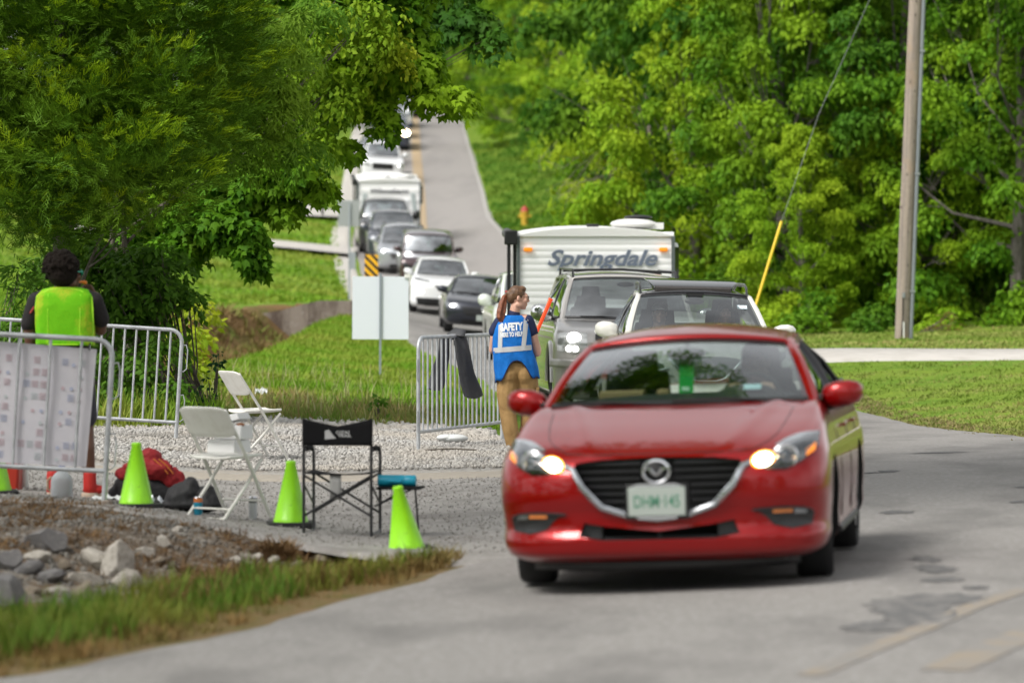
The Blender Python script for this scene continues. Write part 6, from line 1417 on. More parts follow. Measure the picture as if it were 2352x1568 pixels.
# ---------------------------------------------------------------- folding chairs
CHW = mat('chair_white', (.74, .73, .69), .45, var=(8, (.60, .58, .53), .5, .75)); CHM = mat('chair_frame_white', (.66, .65, .61), .4)
def fold_chair(label, x, y, rz, z=None, s=1.0):
    """local: chair faces +y, width along x"""
    t = thing('folding_chair', label, 'chair', (x, y, GZ_(x, y) + .022 if z is None else z), (0, 0, rz), 'white folding chairs'); t.scale = (s, s, s)
    w = .215; r = .0125
    for sx in (-w, w):   # back-to-front-leg tube: backrest top to front foot
        mb = MB(); mb.tube([(sx, -.24, .80), (sx, -.20, .74), (sx, .0, .44), (sx, .26, .0)], r, 8, flat=(1, 1.25)); mb.build('leg', CHM, t)
        mb = MB(); xi = sx * .86; mb.tube([(xi, -.22, .0), (xi, .02, .24), (xi, .19, .43)], r, 8); mb.build('leg', CHM, t)
        mb = MB(); mb.ell((sx, .26, .008), (.02, .02, .014)); mb.ell((xi, -.22, .008), (.02, .02, .014)); mb.build('foot_cap', CHW, t)
    mb = MB(); mb.tube([(-w, .185, .125), (w, .185, .125)], .008, 6); mb.tube([(-w * .86, -.15, .075), (w * .86, -.15, .075)], .008, 6); mb.tube([(-w * .86, -.225, .008), (w * .86, -.225, .008)], .008, 6); mb.build('crossbar', CHM, t)
    mb = MB()   # backrest: curved panel with rounded corners
    def fb(u, v):
        a = u * 2 - 1; x_ = a * .235; e = 1 - abs(a) ** 6 * .25; z_ = .60 + .22 * (.5 + (v - .5) * e); y_ = -.115 - (z_ - .6) * .62 - .045 * (1 - a * a); return (x_, y_, z_)
    mb.grid(fb, 16, 8); mb.build('backrest', CHW, t, smooth=60, solid=.014, bevel=.004)
    mb = MB()
    def fs(u, v):
        a, b = u * 2 - 1, v * 2 - 1; rr_ = max(abs(a), abs(b)); k = 1 - .10 * (abs(a * b)) ** 2
        return (a * .215 * k * (1 - .06 * v), b * .205 * k + .02, .445 + .012 * (abs(a) ** 3) - .012 * (1 - a * a) * (1 - b * b) + .01 * v)
    mb.grid(fs, 14, 14); mb.build('seat', CHW, t, smooth=60, solid=.02, bevel=.005)
    return t
c1 = fold_chair('nearer white folding chair with two takeout boxes stacked on its seat', (522 - 1176) * 27.8 / F, 27.6, R(-38), s=.98)
c2 = fold_chair('farther empty white folding chair at the grass edge', (585 - 1176) * 35.5 / F, 35.3, R(-62), z=GZ_(-2.35, 35.3) + .045)
def obj1(name, label, cat, build, loc, rot=(0, 0, 0), m=None, group=None, **k):
    mb = MB(); build(mb); o = mb.build(name, m, None, **k); o.location = loc; o.rotation_euler = rot; return tag(o, label, cat, group)
BOXW = mat('foam_white', (.74, .74, .74), .7)
sp = c1.location + Vector((.03, .0, .462))
obj1('takeout_box', 'white square takeout box resting directly on the nearer folding chair', 'box', lambda m: m.box((0, 0, .045), (.24, .22, .09), None, .95), sp + Vector((.0, -.02, .01)), (0, 0, R(-30)), BOXW, 'white takeout boxes', bevel=.006)
t = thing('takeout_box', 'upper white takeout box with its lid ajar, stacked on the other box', 'box', sp + Vector((.03, .01, .105)), (0, 0, R(-22)), 'white takeout boxes')
mb = MB(); mb.box((0, 0, .05), (.22, .20, .10), None, .96); mb.build('tray', BOXW, t, bevel=.006)
mb = MB(); mb.box((-.02, 0, .145), (.22, .21, .05), (0, R(-12), 0), .9); mb.build('lid', BOXW, t, bevel=.006)
mb = MB(); mb.ell((.085, -.06, .105), (.03, .03, .014)); mb.build('food', mat('food_brown', (.30, .12, .05), .7), t)

# ---------------------------------------------------------------- director chair
DBL = mat('tube_black', (.018, .018, .020), .4); FAB = mat('black_canvas', (.010, .010, .011), .9, spec=.15, bump=(80, .3, .004))
t = thing('director_chair', 'black folding director chair with canvas back, foam armrests and side table', 'chair', P(786, 1215, 26.7), (0, 0, R(-6)))
t.location.z = GZ_(t.location.x, 26.9) + .022
hw, dp = .235, .22
for sx in (-hw, hw):
    for sy, zt in ((-dp, .80), (dp, .585)):
        mb = MB()
        if sy < 0: mb.tube([(sx, sy, 0), (sx, sy, zt)], .011, 8)
        else: mb.tube([(sx, sy, 0), (sx, sy, zt - .03), (sx, sy - .03, zt), (sx, -dp, zt + .012)], .011, 8)
        mb.build('leg', DBL, t)
    mb = MB(); mb.tube([(sx, -dp, .16), (sx, -dp + .01, .03), (sx, -dp + .04, .012), (sx, dp - .04, .012), (sx, dp - .01, .03), (sx, dp, .16)], .010, 8); mb.build('floor_rail', DBL, t)
    mb = MB(); mb.tube([(sx, -.16, .598), (sx, .0, .602), (sx, .13, .592)], .020, 8); mb.build('armrest', FAB, t)
for sy in (-dp + .005, dp - .005):
    mb = MB(); mb.tube([(-hw, sy, .14), (hw, sy + .012, .42)], .008, 6); mb.build('brace', DBL, t)
    mb = MB(); mb.tube([(hw, sy - .012, .14), (-hw, sy, .42)], .008, 6); mb.build('brace', DBL, t)
for sx in (-hw, hw):
    mb = MB(); mb.tube([(sx, -dp, .36), (sx, dp, .20)], .007, 6); mb.build('brace', DBL, t)
mb = MB(); mb.grid(lambda u, v: (-hw + 2 * hw * u, -.20 + .42 * v, .435 - .03 * (1 - (2 * u - 1) ** 2) * (.3 + .7 * v)), 12, 8); mb.build('seat', FAB, t, smooth=60, solid=.01)
mb = MB(); fbk = lambda u, v: (-hw - .008 + (2 * hw + .016) * u, -dp - .012 - .0 * v + .022 * (1 - (2 * u - 1) ** 2), .625 + .19 * v - .062 * (1 - abs(2 * u - 1)) ** .8 * v * .9 - .0 * v)
mb.grid(fbk, 18, 6); bk = mb.build('backrest', FAB, t, smooth=60, solid=.01)
LOGO = mat('logo_grey', (.42, .42, .42), .6)
mb = MB(); mb.prism([(-.115, .665), (-.01, .675), (-.03, .695), (-.06, .735), (-.095, .725)], -.218, -.215); mb.build('emblem', LOGO, bk)
text_obj('brand_lettering', 'OZARK', .030, Matrix.Translation((.055, -.217, .715)) @ FRONT, LOGO, bk, extrude=.0006, offset=.001, sx=1.3)
text_obj('brand_lettering', 'TRAIL', .024, Matrix.Translation((.05, -.218, .692)) @ FRONT, LOGO, bk, extrude=.0006, offset=.001, sx=1.5)
mb = MB(); mb.box((hw + .17, .02, .325), (.31, .30, .014)); mb.build('side_table', FAB, t, bevel=.004)
mb = MB(); mb.tube([(hw, -.05, .20), (hw + .26, -.10, .318)], .007, 6); mb.tube([(hw + .26, .12, .318), (hw + .28, .16, .02)], .007, 6); mb.tube([(hw, .10, .20), (hw + .2, .14, .318)], .007, 6); mb.build('table_strut', DBL, t)
mb = MB(); mb.grid(lambda u, v: (-.06 + .08 * u, -.18, .43 - .18 * v), 3, 3); mb.build('hanging_strap', mat('strap_grey', (.32, .32, .31), .8), t, solid=.006)
dc = t
BLUE = mat('bottle_blue', (.01, .30, .44), .35)
bt = thing('water_bottle', 'bright blue bottle lying on the side table of the black director chair', 'bottle'); bt.matrix_world = Matrix.Translation(dc.location + Vector((hw + .145, -.04, .333 + .042))) @ Matrix.Rotation(R(-6), 4, 'Z')
mb = MB(); mb.lathe([(.001, -.13), (.038, -.13), (.041, -.12), (.041, .05), (.036, .055), (.039, .062), (.039, .128), (.034, .135), (.001, .135)], (0, 0, 0), 24, 'x', caps=False); mb.build('bottle_body', BLUE, bt, smooth=50)
mb = MB(); mb.tube([(-.045, -.035, .0), (-.045, -.062, .0), (.03, -.062, -.005), (.03, -.035, 0)], .008, 6); mb.build('handle', BLUE, bt)

# ---------------------------------------------------------------- bags, jacket, cans, jug, cooler, litter
def soft(mb_pts, vox, m, name, label, cat, loc, sm=4, noise_=.0, seed=0, parent=None):
    me = mb_pts.mesh('t', m, 0); o = bpy.data.objects.new(name, me); COL.objects.link(o)
    md = o.modifiers.new('r', 'REMESH'); md.mode = 'VOXEL'; md.voxel_size = vox; sm_ = o.modifiers.new('s', 'SMOOTH'); sm_.iterations = sm; sm_.factor = .6
    if noise_:
        tx = bpy.data.textures.new('n', 'CLOUDS'); tx.noise_scale = .07; dm = o.modifiers.new('d', 'DISPLACE'); dm.texture = tx; dm.strength = noise_; dm.mid_level = .5; dm.texture_coords = 'LOCAL'
    m2 = evalmesh(o); o.modifiers.clear(); o.data = m2; m2.materials.clear(); m2.materials.append(m); shade(m2, 180)
    o.location = loc
    if parent is not None: o.parent = parent
    if label: tag(o, label, cat)
    return o
rs = random.Random(2)
BAGB = mat('bag_black', (.016, .016, .018), .7, bump=(30, .5, .01)); JACK = mat('jacket_red', (.27, .008, .012), .75, bump=(25, .5, .01))
p = P(345, 1140, 28.9); gz = GZ_(p.x, 28.9) + .02
mb = MB(); mb.ell((0, 0, .10), (.25, .14, .115), (0, .1, 0)); mb.ell((-.14, -.02, .12), (.13, .12, .12)); mb.ell((.16, 0, .10), (.12, .12, .10)); mb.ell((-.22, 0, .06), (.10, .08, .07))
bag = soft(mb, .014, BAGB, 'backpack', 'black backpack buried under the red jacket', 'bag', (p.x, 28.9, gz), 5, .03)
mb = MB(); mb.ell((.0, 0, .03), (.17, .12, .09), (0, .25, 0)); mb.ell((-.02, .0, .10), (.10, .09, .07)); mb.ell((.15, -.02, -.04), (.09, .08, .08), (0, .8, 0)); mb.ell((.21, -.03, -.10), (.045, .05, .10)); mb.ell((-.20, -.03, -.01), (.08, .06, .05), (0, -.3, 0)); mb.ell((-.10, -.04, .06), (.12, .07, .045), (.2, -.2, .1)); mb.ell((.05, -.08, .03), (.12, .05, .06))
jk = soft(mb, .011, JACK, 'jacket', 'crumpled dark red jacket thrown over the black backpack', 'clothing', (p.x + .02, 28.84, gz + .235), 4, .045)
mb = MB()
for s in (-1, 1): mb.tube([(.04 + .02 * s, -.10, .10), (.10 + .02 * s, -.12, .05), (.15 + .02 * s, -.12, -.01)], .005, 5)
jt = mb.build('orange_stripe', mat('stripe_orange', (.5, .14, .02), .7), jk)
p = P(443, 1170, 28.3); gz = GZ_(p.x, 28.3) + .02
mb = MB(); mb.ell((-.08, 0, .10), (.15, .12, .11), (0, -.5, 0)); mb.ell((.10, .02, .085), (.13, .12, .095), (0, .2, 0)); mb.ell((-.02, -.02, .19), (.07, .07, .06), (0, -.6, 0)); mb.ell((.12, 0, .16), (.05, .07, .04)); mb.ell((0, 0, .05), (.24, .14, .05))
soft(mb, .013, BAGB, 'duffel_bag', 'soft black duffel bag behind the nearer folding chair', 'bag', (p.x, 28.3, gz), 4, .035)
def can(label, u, v, d, body, top, bot, h=.165, r=.030):
    p = P(u, v, d); t = thing('drink_can', label, 'can', (p.x, d, GZ_(p.x, d) + .022), (0, 0, 0), None)
    mb = MB(); mb.lathe([(.001, 0), (r * .85, 0), (r, .012), (r, h * .70)], n=18, caps=False); mb.build('can_body', body, t, smooth=50)
    mb = MB(); mb.lathe([(r, h * .70), (r, h * .93)], n=18, caps=False); mb.build('can_band', bot, t, smooth=50)
    mb = MB(); mb.lathe([(r, h * .93), (r * .8, h), (r * .75, h - .004), (.001, h - .004)], n=18, caps=False); mb.build('can_top', top, t, smooth=50)
can('tall white and grey can under the nearer folding chair, right', 581, 1185, 27.9, mat('can_white', (.55, .57, .58), .3, .3), CHROME, mat('can_grey', (.16, .17, .17), .4))
can('blue and orange can at the left front foot of the nearer folding chair', 455, 1180, 27.6, mat('can_blue', (.02, .25, .38), .3, .3), CHROME, mat('can_orange', (.55, .16, .04), .4), .13, .032)
# water jug
p = P(142, 1150, 27.9); t = thing('water_jug', 'translucent water jug with a blue cap below the printed sheet', 'jug', (p.x, 27.9, GZ_(p.x, 27.9) + .02))
t.location.z = p.z
mb = MB(); rings = []
for z, r in ((0, .070), (.01, .078), (.06, .08), (.14, .079), (.175, .070), (.205, .045), (.225, .022), (.245, .020)):
    n_ = 24; rings.append([(math.copysign(abs(math.cos(a)) ** .7, math.cos(a)) * r, math.copysign(abs(math.sin(a)) ** .7, math.sin(a)) * r, z) for a in [2 * PI * i / n_ for i in range(n_)]])
mb.loft(rings); mb.build('jug_body', mat('jug_plastic', (.62, .66, .70), .3, trans=.35, ior=1.2), t, smooth=60)
mb = MB(); mb.lathe([(.024, .235), (.024, .262), (.001, .262)], n=14, caps=False); mb.build('cap', mat('cap_blue', (.01, .06, .45), .4), t)
mb = MB(); mb.tube([(-.078, 0, .07), (-.102, 0, .09), (-.102, 0, .15), (-.075, 0, .175)], .010, 6); mb.build('handle', mat('jug_handle', (.45, .30, .2), .6), t)
# cooler
p = P(8, 1130, 29.2); t = thing('cooler', 'red cooler with a white lid cut by the left edge of the photo', 'cooler', (p.x - .10, 29.2, GZ_(p.x, 29.2) + .02)); t.location.z = p.z
mb = MB(); mb.box((0, 0, .14), (.46, .30, .28), None, 1.05); mb.build('cooler_body', mat('cooler_red', (.42, .03, .015), .45), t, bevel=.02)
mb = MB(); mb.box((0, 0, .33), (.50, .33, .09)); mb.build('cooler_lid', WPLAS, t, bevel=.02)
p = P(55, 1118, 29.3); t = thing('drink_bottle', 'white bottle standing just right of the red cooler', 'bottle', (p.x, 29.3, p.z))
mb = MB(); mb.lathe([(.001, 0), (.034, 0), (.036, .02), (.036, .15), (.02, .185), (.018, .20)], n=16, caps=False); mb.build('bottle_body', WPLAS, t, smooth=50); mb = MB(); mb.lathe([(.021, .19), (.021, .215), (.001, .215)], n=12, caps=False); mb.build('cap', WPLAS, t)
# plank, foil, bags
p = P(225, 1163, 27.1); obj1('wood_plank', 'short weathered plank under the foot of the nearest barrier', 'plank', lambda m: m.box((0, 0, 0), (.17, .10, .025)), (p.x, 27.1, p.z + .02), (0, R(-8), .5), M_POLE, bevel=.003)
def crumple(mb, s, seed, n=60):
    r = random.Random(seed); mb.grid(lambda u, v: ((u - .5) * s[0], (v - .5) * s[1], (.5 + .5 * math.sin(u * 11 + seed) * math.cos(v * 9)) * s[2] * (.3 + r.random())), 12, 9)
FOIL = mat('foil', (.50, .53, .56), .3, .7); FILM = mat('thin_plastic', (.66, .68, .68), .3)
p = P(385, 1160, 28.4); obj1('foil_wrap', 'crumpled silver foil on the ground between the cone and the duffel bag', 'litter', lambda m: crumple(m, (.26, .2, .07), 1), (p.x, 28.4, GZ_(p.x, 28.4) + .03), (0, 0, .3), FOIL, smooth=20)
p = P(255, 1150, 28.2); obj1('paper_scrap', 'crumpled pale paper beside the foot of the nearest barrier', 'litter', lambda m: crumple(m, (.28, .14, .035), 3), (p.x, 28.2, GZ_(p.x, 28.2) + .03), (0, 0, .1), FILM, smooth=20)
p = P(1040, 1022, 38.2); obj1('plastic_bag', 'white plastic bag flat on the gravel below the middle barrier', 'litter', lambda m: m.ell((0, 0, 0), (.16, .10, .045)) and m.ell((-.08, -.02, .01), (.09, .07, .035)), (p.x, 38.2, GZ_(p.x, 38.2) + .09), (0, 0, .2), FILM, smooth=60)
p = P(1080, 905, 52); obj1('scrap_bag', 'pale plastic scrap caught in the grass right of the white folding chair', 'litter', lambda m: crumple(m, (.16, .1, .05), 5), (P(600, 893, 50).x, 50, GZ_(-3.3, 50) + .15), (.6, 0, 0), FILM, smooth=20)
obj1('stick', 'thin stick lying on the gravel left of the middle barrier foot', 'stick', lambda m: m.tube([(0, 0, 0), (.25, .05, .01), (.5, .02, 0)], .008, 5), (P(965, 1045, 36.3).x + .05, 36.4, GZ_(-.8, 36.4) + .06), (0, 0, 0), BARK)
# ================================================================ people
def V3(*a): return Vector(a)
def hand(mb, w, d, n, s, curl=.5, sc=1.0, spread=.1):
    """w wrist, d finger direction, n out of the back of the hand, s towards the thumb side"""
    w = Vector(w); d = Vector(d).normalized(); n = Vector(n); n = (n - d * n.dot(d)).normalized(); s_ = d.cross(n)
    if s_.dot(Vector(s)) < 0: s_ = -s_
    s = s_
    pl = .092 * sc
    for k in range(4): mb.cap(w + s * (k - 1.5) * .010 * sc, .020 * sc, w + d * pl * .86 + s * (1.5 - k) * .019 * sc, .0135 * sc, 8)
    for k, L_ in enumerate((.070, .078, .072, .056)):
        p = w + d * pl * .92 + s * (1.5 - k) * .0205 * sc; a = curl * (1 + .12 * k); r = (.0088, .0090, .0086, .0076)[k] * sc; dd = (d + s * (1.5 - k) * spread * .25).normalized()
        for j, f in enumerate((.45, .32, .23)):
            q = a * (j + .6); e = p + (dd * math.cos(q) - n * math.sin(q)) * L_ * f * sc * 1.25; mb.cap(p, r, e, r * .9, 8); p = e; r *= .9
    p = w + d * .025 * sc + s * .028 * sc
    for (dx, dn, l_, r) in ((.55, -.35, .045, .0125), (.85, -.6, .032, .0105), (1.0, -.7, .024, .009)):
        e = p + (s * (1.1 - dx * .7) + d * dx + n * dn).normalized() * l_ * sc; mb.cap(p, r * sc, e, r * .9 * sc, 8); p = e
def head(mb, c, yaw, r=1.0, tilt=0):
    """c = centre of the skull; yaw 0 looks along +y"""
    M = Matrix.Translation(c) @ Matrix.Rotation(yaw, 4, 'Z') @ Matrix.Rotation(tilt, 4, 'X') @ Matrix.Scale(r, 4); o = mb.T; mb.T = o @ M
    mb.ell((0, -.012, .015), (.075, .095, .098)); mb.ell((0, .038, -.045), (.058, .058, .072)); mb.cap((0, .070, -.098), .022, (0, .052, -.085), .036, 10)
    mb.ell((0, .082, .01), (.05, .022, .035)); mb.cap((0, .096, .008), .008, (0, .114, -.028), .0125, 8); mb.ell((0, .098, -.036), (.020, .014, .009))
    mb.ell((0, .091, -.060), (.024, .012, .007)); mb.ell((0, .089, -.073), (.021, .013, .008))
    for s in (-1, 1):
        mb.ell((s * .043, .070, -.03), (.022, .022, .024)); mb.ell((s * .077, -.008, -.012), (.009, .020, .031), (0, 0, s * .35)); mb.ell((s * .024, .088, .024), (.02, .010, .006)); mb.ell((s * .055, .0, -.075), (.02, .04, .03))
    mb.T = o; return M
def eyes(M, parent):
    mb = MB(); mb.T = M
    for s in (-1, 1): mb.ell((s * .029, .083, .003), (.0135, .010, .0085))
    mb.build('eyes', mat('eye_white', (.55, .53, .5), .3), parent)
    mb = MB(); mb.T = M
    for s in (-1, 1): mb.ell((s * .029, .0905, .003), (.006, .004, .006)); mb.ell((s * .029, .092, .028), (.018, .004, .0035))
    mb.build('irises', mat('iris_dark', (.03, .02, .015), .3), parent)
def remesh(mb, vox, m, name, parent, it=3, fac=.5):
    me = mb.mesh('t', m, 0); o = bpy.data.objects.new(name, me); COL.objects.link(o)
    md = o.modifiers.new('r', 'REMESH'); md.mode = 'VOXEL'; md.voxel_size = vox; sm_ = o.modifiers.new('s', 'SMOOTH'); sm_.iterations = it; sm_.factor = fac
    m2 = evalmesh(o); o.modifiers.clear(); o.data = m2; m2.materials.clear(); m2.materials.append(m); shade(m2, 180)
    if parent is not None: o.parent = parent
    return o
def chain(mb, pts, rs_, n=12):
    for (a, b, ra, rb) in zip(pts[:-1], pts[1:], rs_[:-1], rs_[1:]): mb.cap(a, ra, b, rb, n)
def shell(name, rings, m, parent, solid=.006, n=32, closed=True, wr=.0, ph=0):
    """clothing from horizontal rings (cx, cy, z, rx, ry, power, zfun)"""
    mb = MB(); R_ = []
    for (cx_, cy_, z, rx, ry, pw, *zf) in rings:
        r_ = []
        for i in range(n):
            a = 2 * PI * i / n; ca, sa = math.cos(a), math.sin(a)
            x = cx_ + math.copysign(abs(ca) ** (2 / pw), ca) * rx; y = cy_ + math.copysign(abs(sa) ** (2 / pw), sa) * ry
            k_ = 1 + wr * (math.sin(a * 5 + z * 9 + ph) * .5 + math.sin(a * 11 - z * 14 + ph * 2) * .35 + math.sin(a * 17 + z * 23) * .25) * min(1, max(0, (1.5 - z) * 2)); x = cx_ + (x - cx_) * k_; y = cy_ + (y - cy_) * k_
            r_.append((x, y, z + (zf[0](a) if zf else 0)))
        R_.append(r_)
    mb.loft(R_, caps=False); return mb.build(name, m, parent, smooth=70, solid=solid)

# ---- woman in the blue vest
D_ = 37.6; p = P(1188, 1046, D_); wo = thing('person', 'person with a red ponytail in a blue vest lettered SAFETY, holding an orange wand', 'person', p)
wo.location.z = p.z; wo.scale = (.95, 1, 1)
mb = MB()
HM = head(mb, (.012, .0, 1.548), R(-82), .97, R(-4))
chain(mb, [(-.015, -.012, 1.46), (-.035, -.01, 1.38), (-.045, 0, 1.30)], [.052, .055, .075])
mb.ell((-.045, .0, 1.22), (.165, .095, .14)); mb.ell((-.05, 0, 1.05), (.14, .095, .17)); mb.ell((-.02, 0, .86), (.165, .115, .14))
mb.cap((-.16, 0, 1.315), .055, (.08, 0, 1.33), .055)
EL = V3(.205, .05, 1.005); WR = V3(.20, .26, 1.12)
chain(mb, [(.115, 0, 1.315), (.165, .01, 1.18), EL, (.215, .12, 1.03), WR], [.058, .047, .040, .038, .026])
hand(mb, WR, (-.1, .55, .6), (.9, .1, 0), (0, -.2, 1), 1.25, .95)
EL2 = V3(-.255, .06, 1.03); chain(mb, [(-.19, 0, 1.30), (-.235, .02, 1.16), EL2, (-.20, .2, 1.02), (-.10, .27, 1.06)], [.055, .045, .038, .034, .025])
hand(mb, (-.10, .27, 1.06), (1, .2, .1), (0, .9, .1), (0, 0, 1), .9, .95)
for hx, kx, ax, sy in ((-.095, -.10, -.035, 0), (.09, .13, .09, .06)):
    chain(mb, [(hx, 0, .80), (kx, .0 + sy, .44), (kx * .7 + ax * .3, -.02 + sy, .32), (ax, -.01 + sy, .09)], [.095, .058, .056, .038])
remesh(mb, .0062, SKINL, 'body', wo)
eyes(HM, wo)
NAVY = mat('navy_shirt', (.008, .014, .06), .8); KHA = mat('khaki_trousers', (.37, .225, .085), .8, var=(9, (.29, .17, .06), .45, .7), bump=(16, .5, .02))
VBL = mat('vest_blue', (.008, .150, .52), .75, spec=.2, var=(7, (.006, .11, .40), .45, .7), bump=(13, .6, .02)); REFL = mat('reflective_tape', (.48, .49, .50), .45)
mb = MB(); mb.ell((-.045, .0, 1.23), (.178, .107, .125)); mb.cap((-.185, 0, 1.30), .062, (-.235, .015, 1.215), .062); mb.cap((.11, 0, 1.315), .066, (.150, .008, 1.215), .064)
mb.cap((-.035, -.008, 1.375), .068, (-.04, 0, 1.33), .085); mb.ell((-.05, 0, 1.0), (.155, .11, .2))
remesh(mb, .009, NAVY, 'shirt', wo, 3)
mb = MB(); mb.ell((-.005, 0, .86), (.185, .128, .115)); mb.ell((-.085, -.035, .80), (.105, .105, .12)); mb.ell((.085, -.035, .80), (.105, .105, .12))
chain(mb, [(-.095, 0, .80), (-.105, -.005, .60), (-.10, .0, .44), (-.075, -.025, .28), (-.035, -.01, .10)], [.115, .108, .088, .083, .078])
chain(mb, [(.09, 0, .80), (.120, .03, .60), (.13, .06, .44), (.115, .05, .28), (.09, .05, .10)], [.118, .110, .090, .083, .078])
for z, x in ((.14, -.04), (.20, -.055), (.17, .095), (.25, .10)): mb.ell((x, -.005 if x < 0 else .05, z), (.088, .088, .018), (.2, .15, 0))
tr = remesh(mb, .009, KHA, 'trousers', wo, 2)
mb = MB(); mb.box((.205, -.01, .585), (.03, .12, .15), (0, .05, 0)); mb.box((.213, -.01, .655), (.03, .13, .035), (0, .05, 0)); mb.build('cargo_pocket', KHA, tr, bevel=.008)
for ax, sy in ((-.035, -.01), (.09, .05)):
    mb = MB(); mb.ell((ax, sy + .05, .035), (.045, .13, .04)); mb.ell((ax, sy - .01, .07), (.045, .05, .05)); remesh(mb, .01, mat('boot_tan', (.22, .12, .05), .7), 'boot', wo, 3)
# vest: hem rides up at the back centre, hangs low at both hips
def hem(k): return lambda a: k * (max(0, -math.sin(a)) ** 2) * math.exp(-((math.cos(a) + .12) / .46) ** 2) - .0
def vr(a): return 0
fold = lambda k: (lambda a: 0)
rings = [(.0, .005, .745, .225, .155, 2.6, lambda a: .20 * (max(0, -math.sin(a)) ** 1.0) * math.exp(-((math.cos(a) + .02) / .42) ** 2) - .02 * math.cos(a) * -1 + .012 * math.sin(a * 9)),
         (-.01, .005, .84, .222, .155, 2.5, lambda a: .13 * (max(0, -math.sin(a))) * math.exp(-((math.cos(a) + .02) / .45) ** 2) + .004 * math.sin(a * 9)),
         (-.03, .003, .95, .212, .148, 2.5, lambda a: .05 * (max(0, -math.sin(a))) * math.exp(-((math.cos(a) + .02) / .5) ** 2)), (-.045, 0, 1.04, .203, .142, 2.5), (-.05, 0, 1.14, .198, .136, 2.5), (-.05, 0, 1.23, .190, .128, 2.5), (-.045, 0, 1.295, .172, .118, 2.4), (-.042, -.002, 1.34, .135, .103, 2.2), (-.038, -.004, 1.372, .088, .085, 2)]
ff = []
for a_, b_ in zip(rings[:-1], rings[1:]):
    for q in range(3): ff.append(tuple(a_[k] + (b_[k] - a_[k]) * q / 3 for k in range(6)) + ((lambda a, f0=a_[6] if len(a_) > 6 else (lambda a: 0), f1=b_[6] if len(b_) > 6 else (lambda a: 0), q=q: f0(a) * (1 - q / 3) + f1(a) * q / 3),))
vest = shell('vest', ff + [rings[-1]], VBL, wo, .006, 56, wr=.05, ph=1)
bpy.context.view_layer.update()
def surf_bvh(o):
    me = evalmesh(o); b = BVHTree.FromPolygons([v.co for v in me.vertices], [tuple(q.vertices) for q in me.polygons]); bpy.data.meshes.remove(me); return b
vb = surf_bvh(vest)
def backpt(b, x, z, off=.004, y0=-2):
    h = b.ray_cast(Vector((x, y0, z)), Vector((0, 1, 0)))
    return h[0] + Vector((0, -off, 0)) if h[0] is not None else Vector((x, -.1, z))
def onback(b, quad, name, m, parent, nu=10, nv=6, off=.004):
    mb = MB(); mb.grid(lambda u, v: backpt(b, *[(quad[0][k] * (1 - u) + quad[1][k] * u) * (1 - v) + (quad[3][k] * (1 - u) + quad[2][k] * u) * v for k in (0, 1)], off), nu, nv)
    return mb.build(name, m, parent, smooth=60)
onback(vb, [(-.247, 1.005), (.150, 1.035), (.146, 1.085), (-.244, 1.055)], 'reflective_band', REFL, vest, 24, 3)
onback(vb, [(.042, 1.07), (.088, 1.07), (.118, 1.33), (.068, 1.345)], 'reflective_band', REFL, vest, 5, 12)
onback(vb, [(-.200, 1.06), (-.155, 1.06), (-.150, 1.30), (-.192, 1.28)], 'reflective_band', REFL, vest, 5, 12)
def backtext(body, size, cx_, cz_, sx, m, parent, name, b, rot=.06, off=.005, o_=.004):
    me = text_mesh(body, size, .0, 0, o_, sx=sx)
    bm = bmesh.new(); bm.from_mesh(me); bmesh.ops.triangulate(bm, faces=bm.faces)
    for v in bm.verts:
        x = cx_ + v.co.x * math.cos(rot) - v.co.y * math.sin(rot); z = cz_ + v.co.x * math.sin(rot) + v.co.y * math.cos(rot); v.co = backpt(b, x, z, off)
    bm.to_mesh(me); bm.free(); me.materials.clear(); me.materials.append(m); o = bpy.data.objects.new(name, me); COL.objects.link(o); o.parent = parent; return o
VTX = mat('vest_print_white', (.72, .75, .78), .6)
backtext('SAFETY', .100, -.060, 1.258, .68, VTX, vest, 'vest_lettering', vb, o_=.006)
backtext('HERE TO HELP', .060, -.060, 1.186, .575, VTX, vest, 'vest_lettering', vb, o_=.0035)
mb = MB(); pts = []
for i in range(56):
    a = 2 * PI * i / 56; r0 = rings[0]; ca, sa = math.cos(a), math.sin(a)
    pts.append((r0[0] + math.copysign(abs(ca) ** (2 / 2.6), ca) * .227, r0[1] + math.copysign(abs(sa) ** (2 / 2.6), sa) * .157, .745 + r0[6](a)))
mb.tube(pts, .0055, 6, closed=True); mb.build('vest_piping', NAVY, vest)
# hair: cap swept back into a ponytail
HAIR1 = mat('hair_brown', (.085, .042, .022), .5, var=(20, (.16, .08, .035), .4, .65, (1, 1, 4)), bump=(40, .8, .01)); HAIR2 = mat('hair_red', (.24, .065, .022), .55, var=(30, (.09, .03, .014), .42, .62, (3, 3, .35)), bump=(40, .9, .01))
mb = MB(); mb.T = HM; mb.ell((0, -.022, .030), (.084, .098, .092)); mb.ell((0, -.070, .0), (.070, .055, .075)); mb.ell((0, .03, .085), (.06, .05, .035)); mb.ell((0, -.105, .03), (.035, .035, .035)); remesh(mb, .007, HAIR1, 'hair', wo, 3)
mb = MB(); rs = random.Random(8)
for i in range(16):
    o1 = V3(rs.uniform(-.028, .024), rs.uniform(-.03, .03), 0); e = rs.uniform(.0, .10)
    chain(mb, [V3(-.100, .01, 1.575), V3(-.128, .0, 1.555) + o1 * .5, V3(-.148, -.03, 1.48) + o1 * 1.2, V3(-.160, -.06, 1.41) + o1 * 1.5, V3(-.168, -.08, 1.35) + o1 * 1.3, V3(-.158 + rs.uniform(-.02, .02), -.09, 1.27 + e)], [.016, .017, .016, .014, .011, .005], 7)
remesh(mb, .0055, HAIR2, 'ponytail', wo, 1)
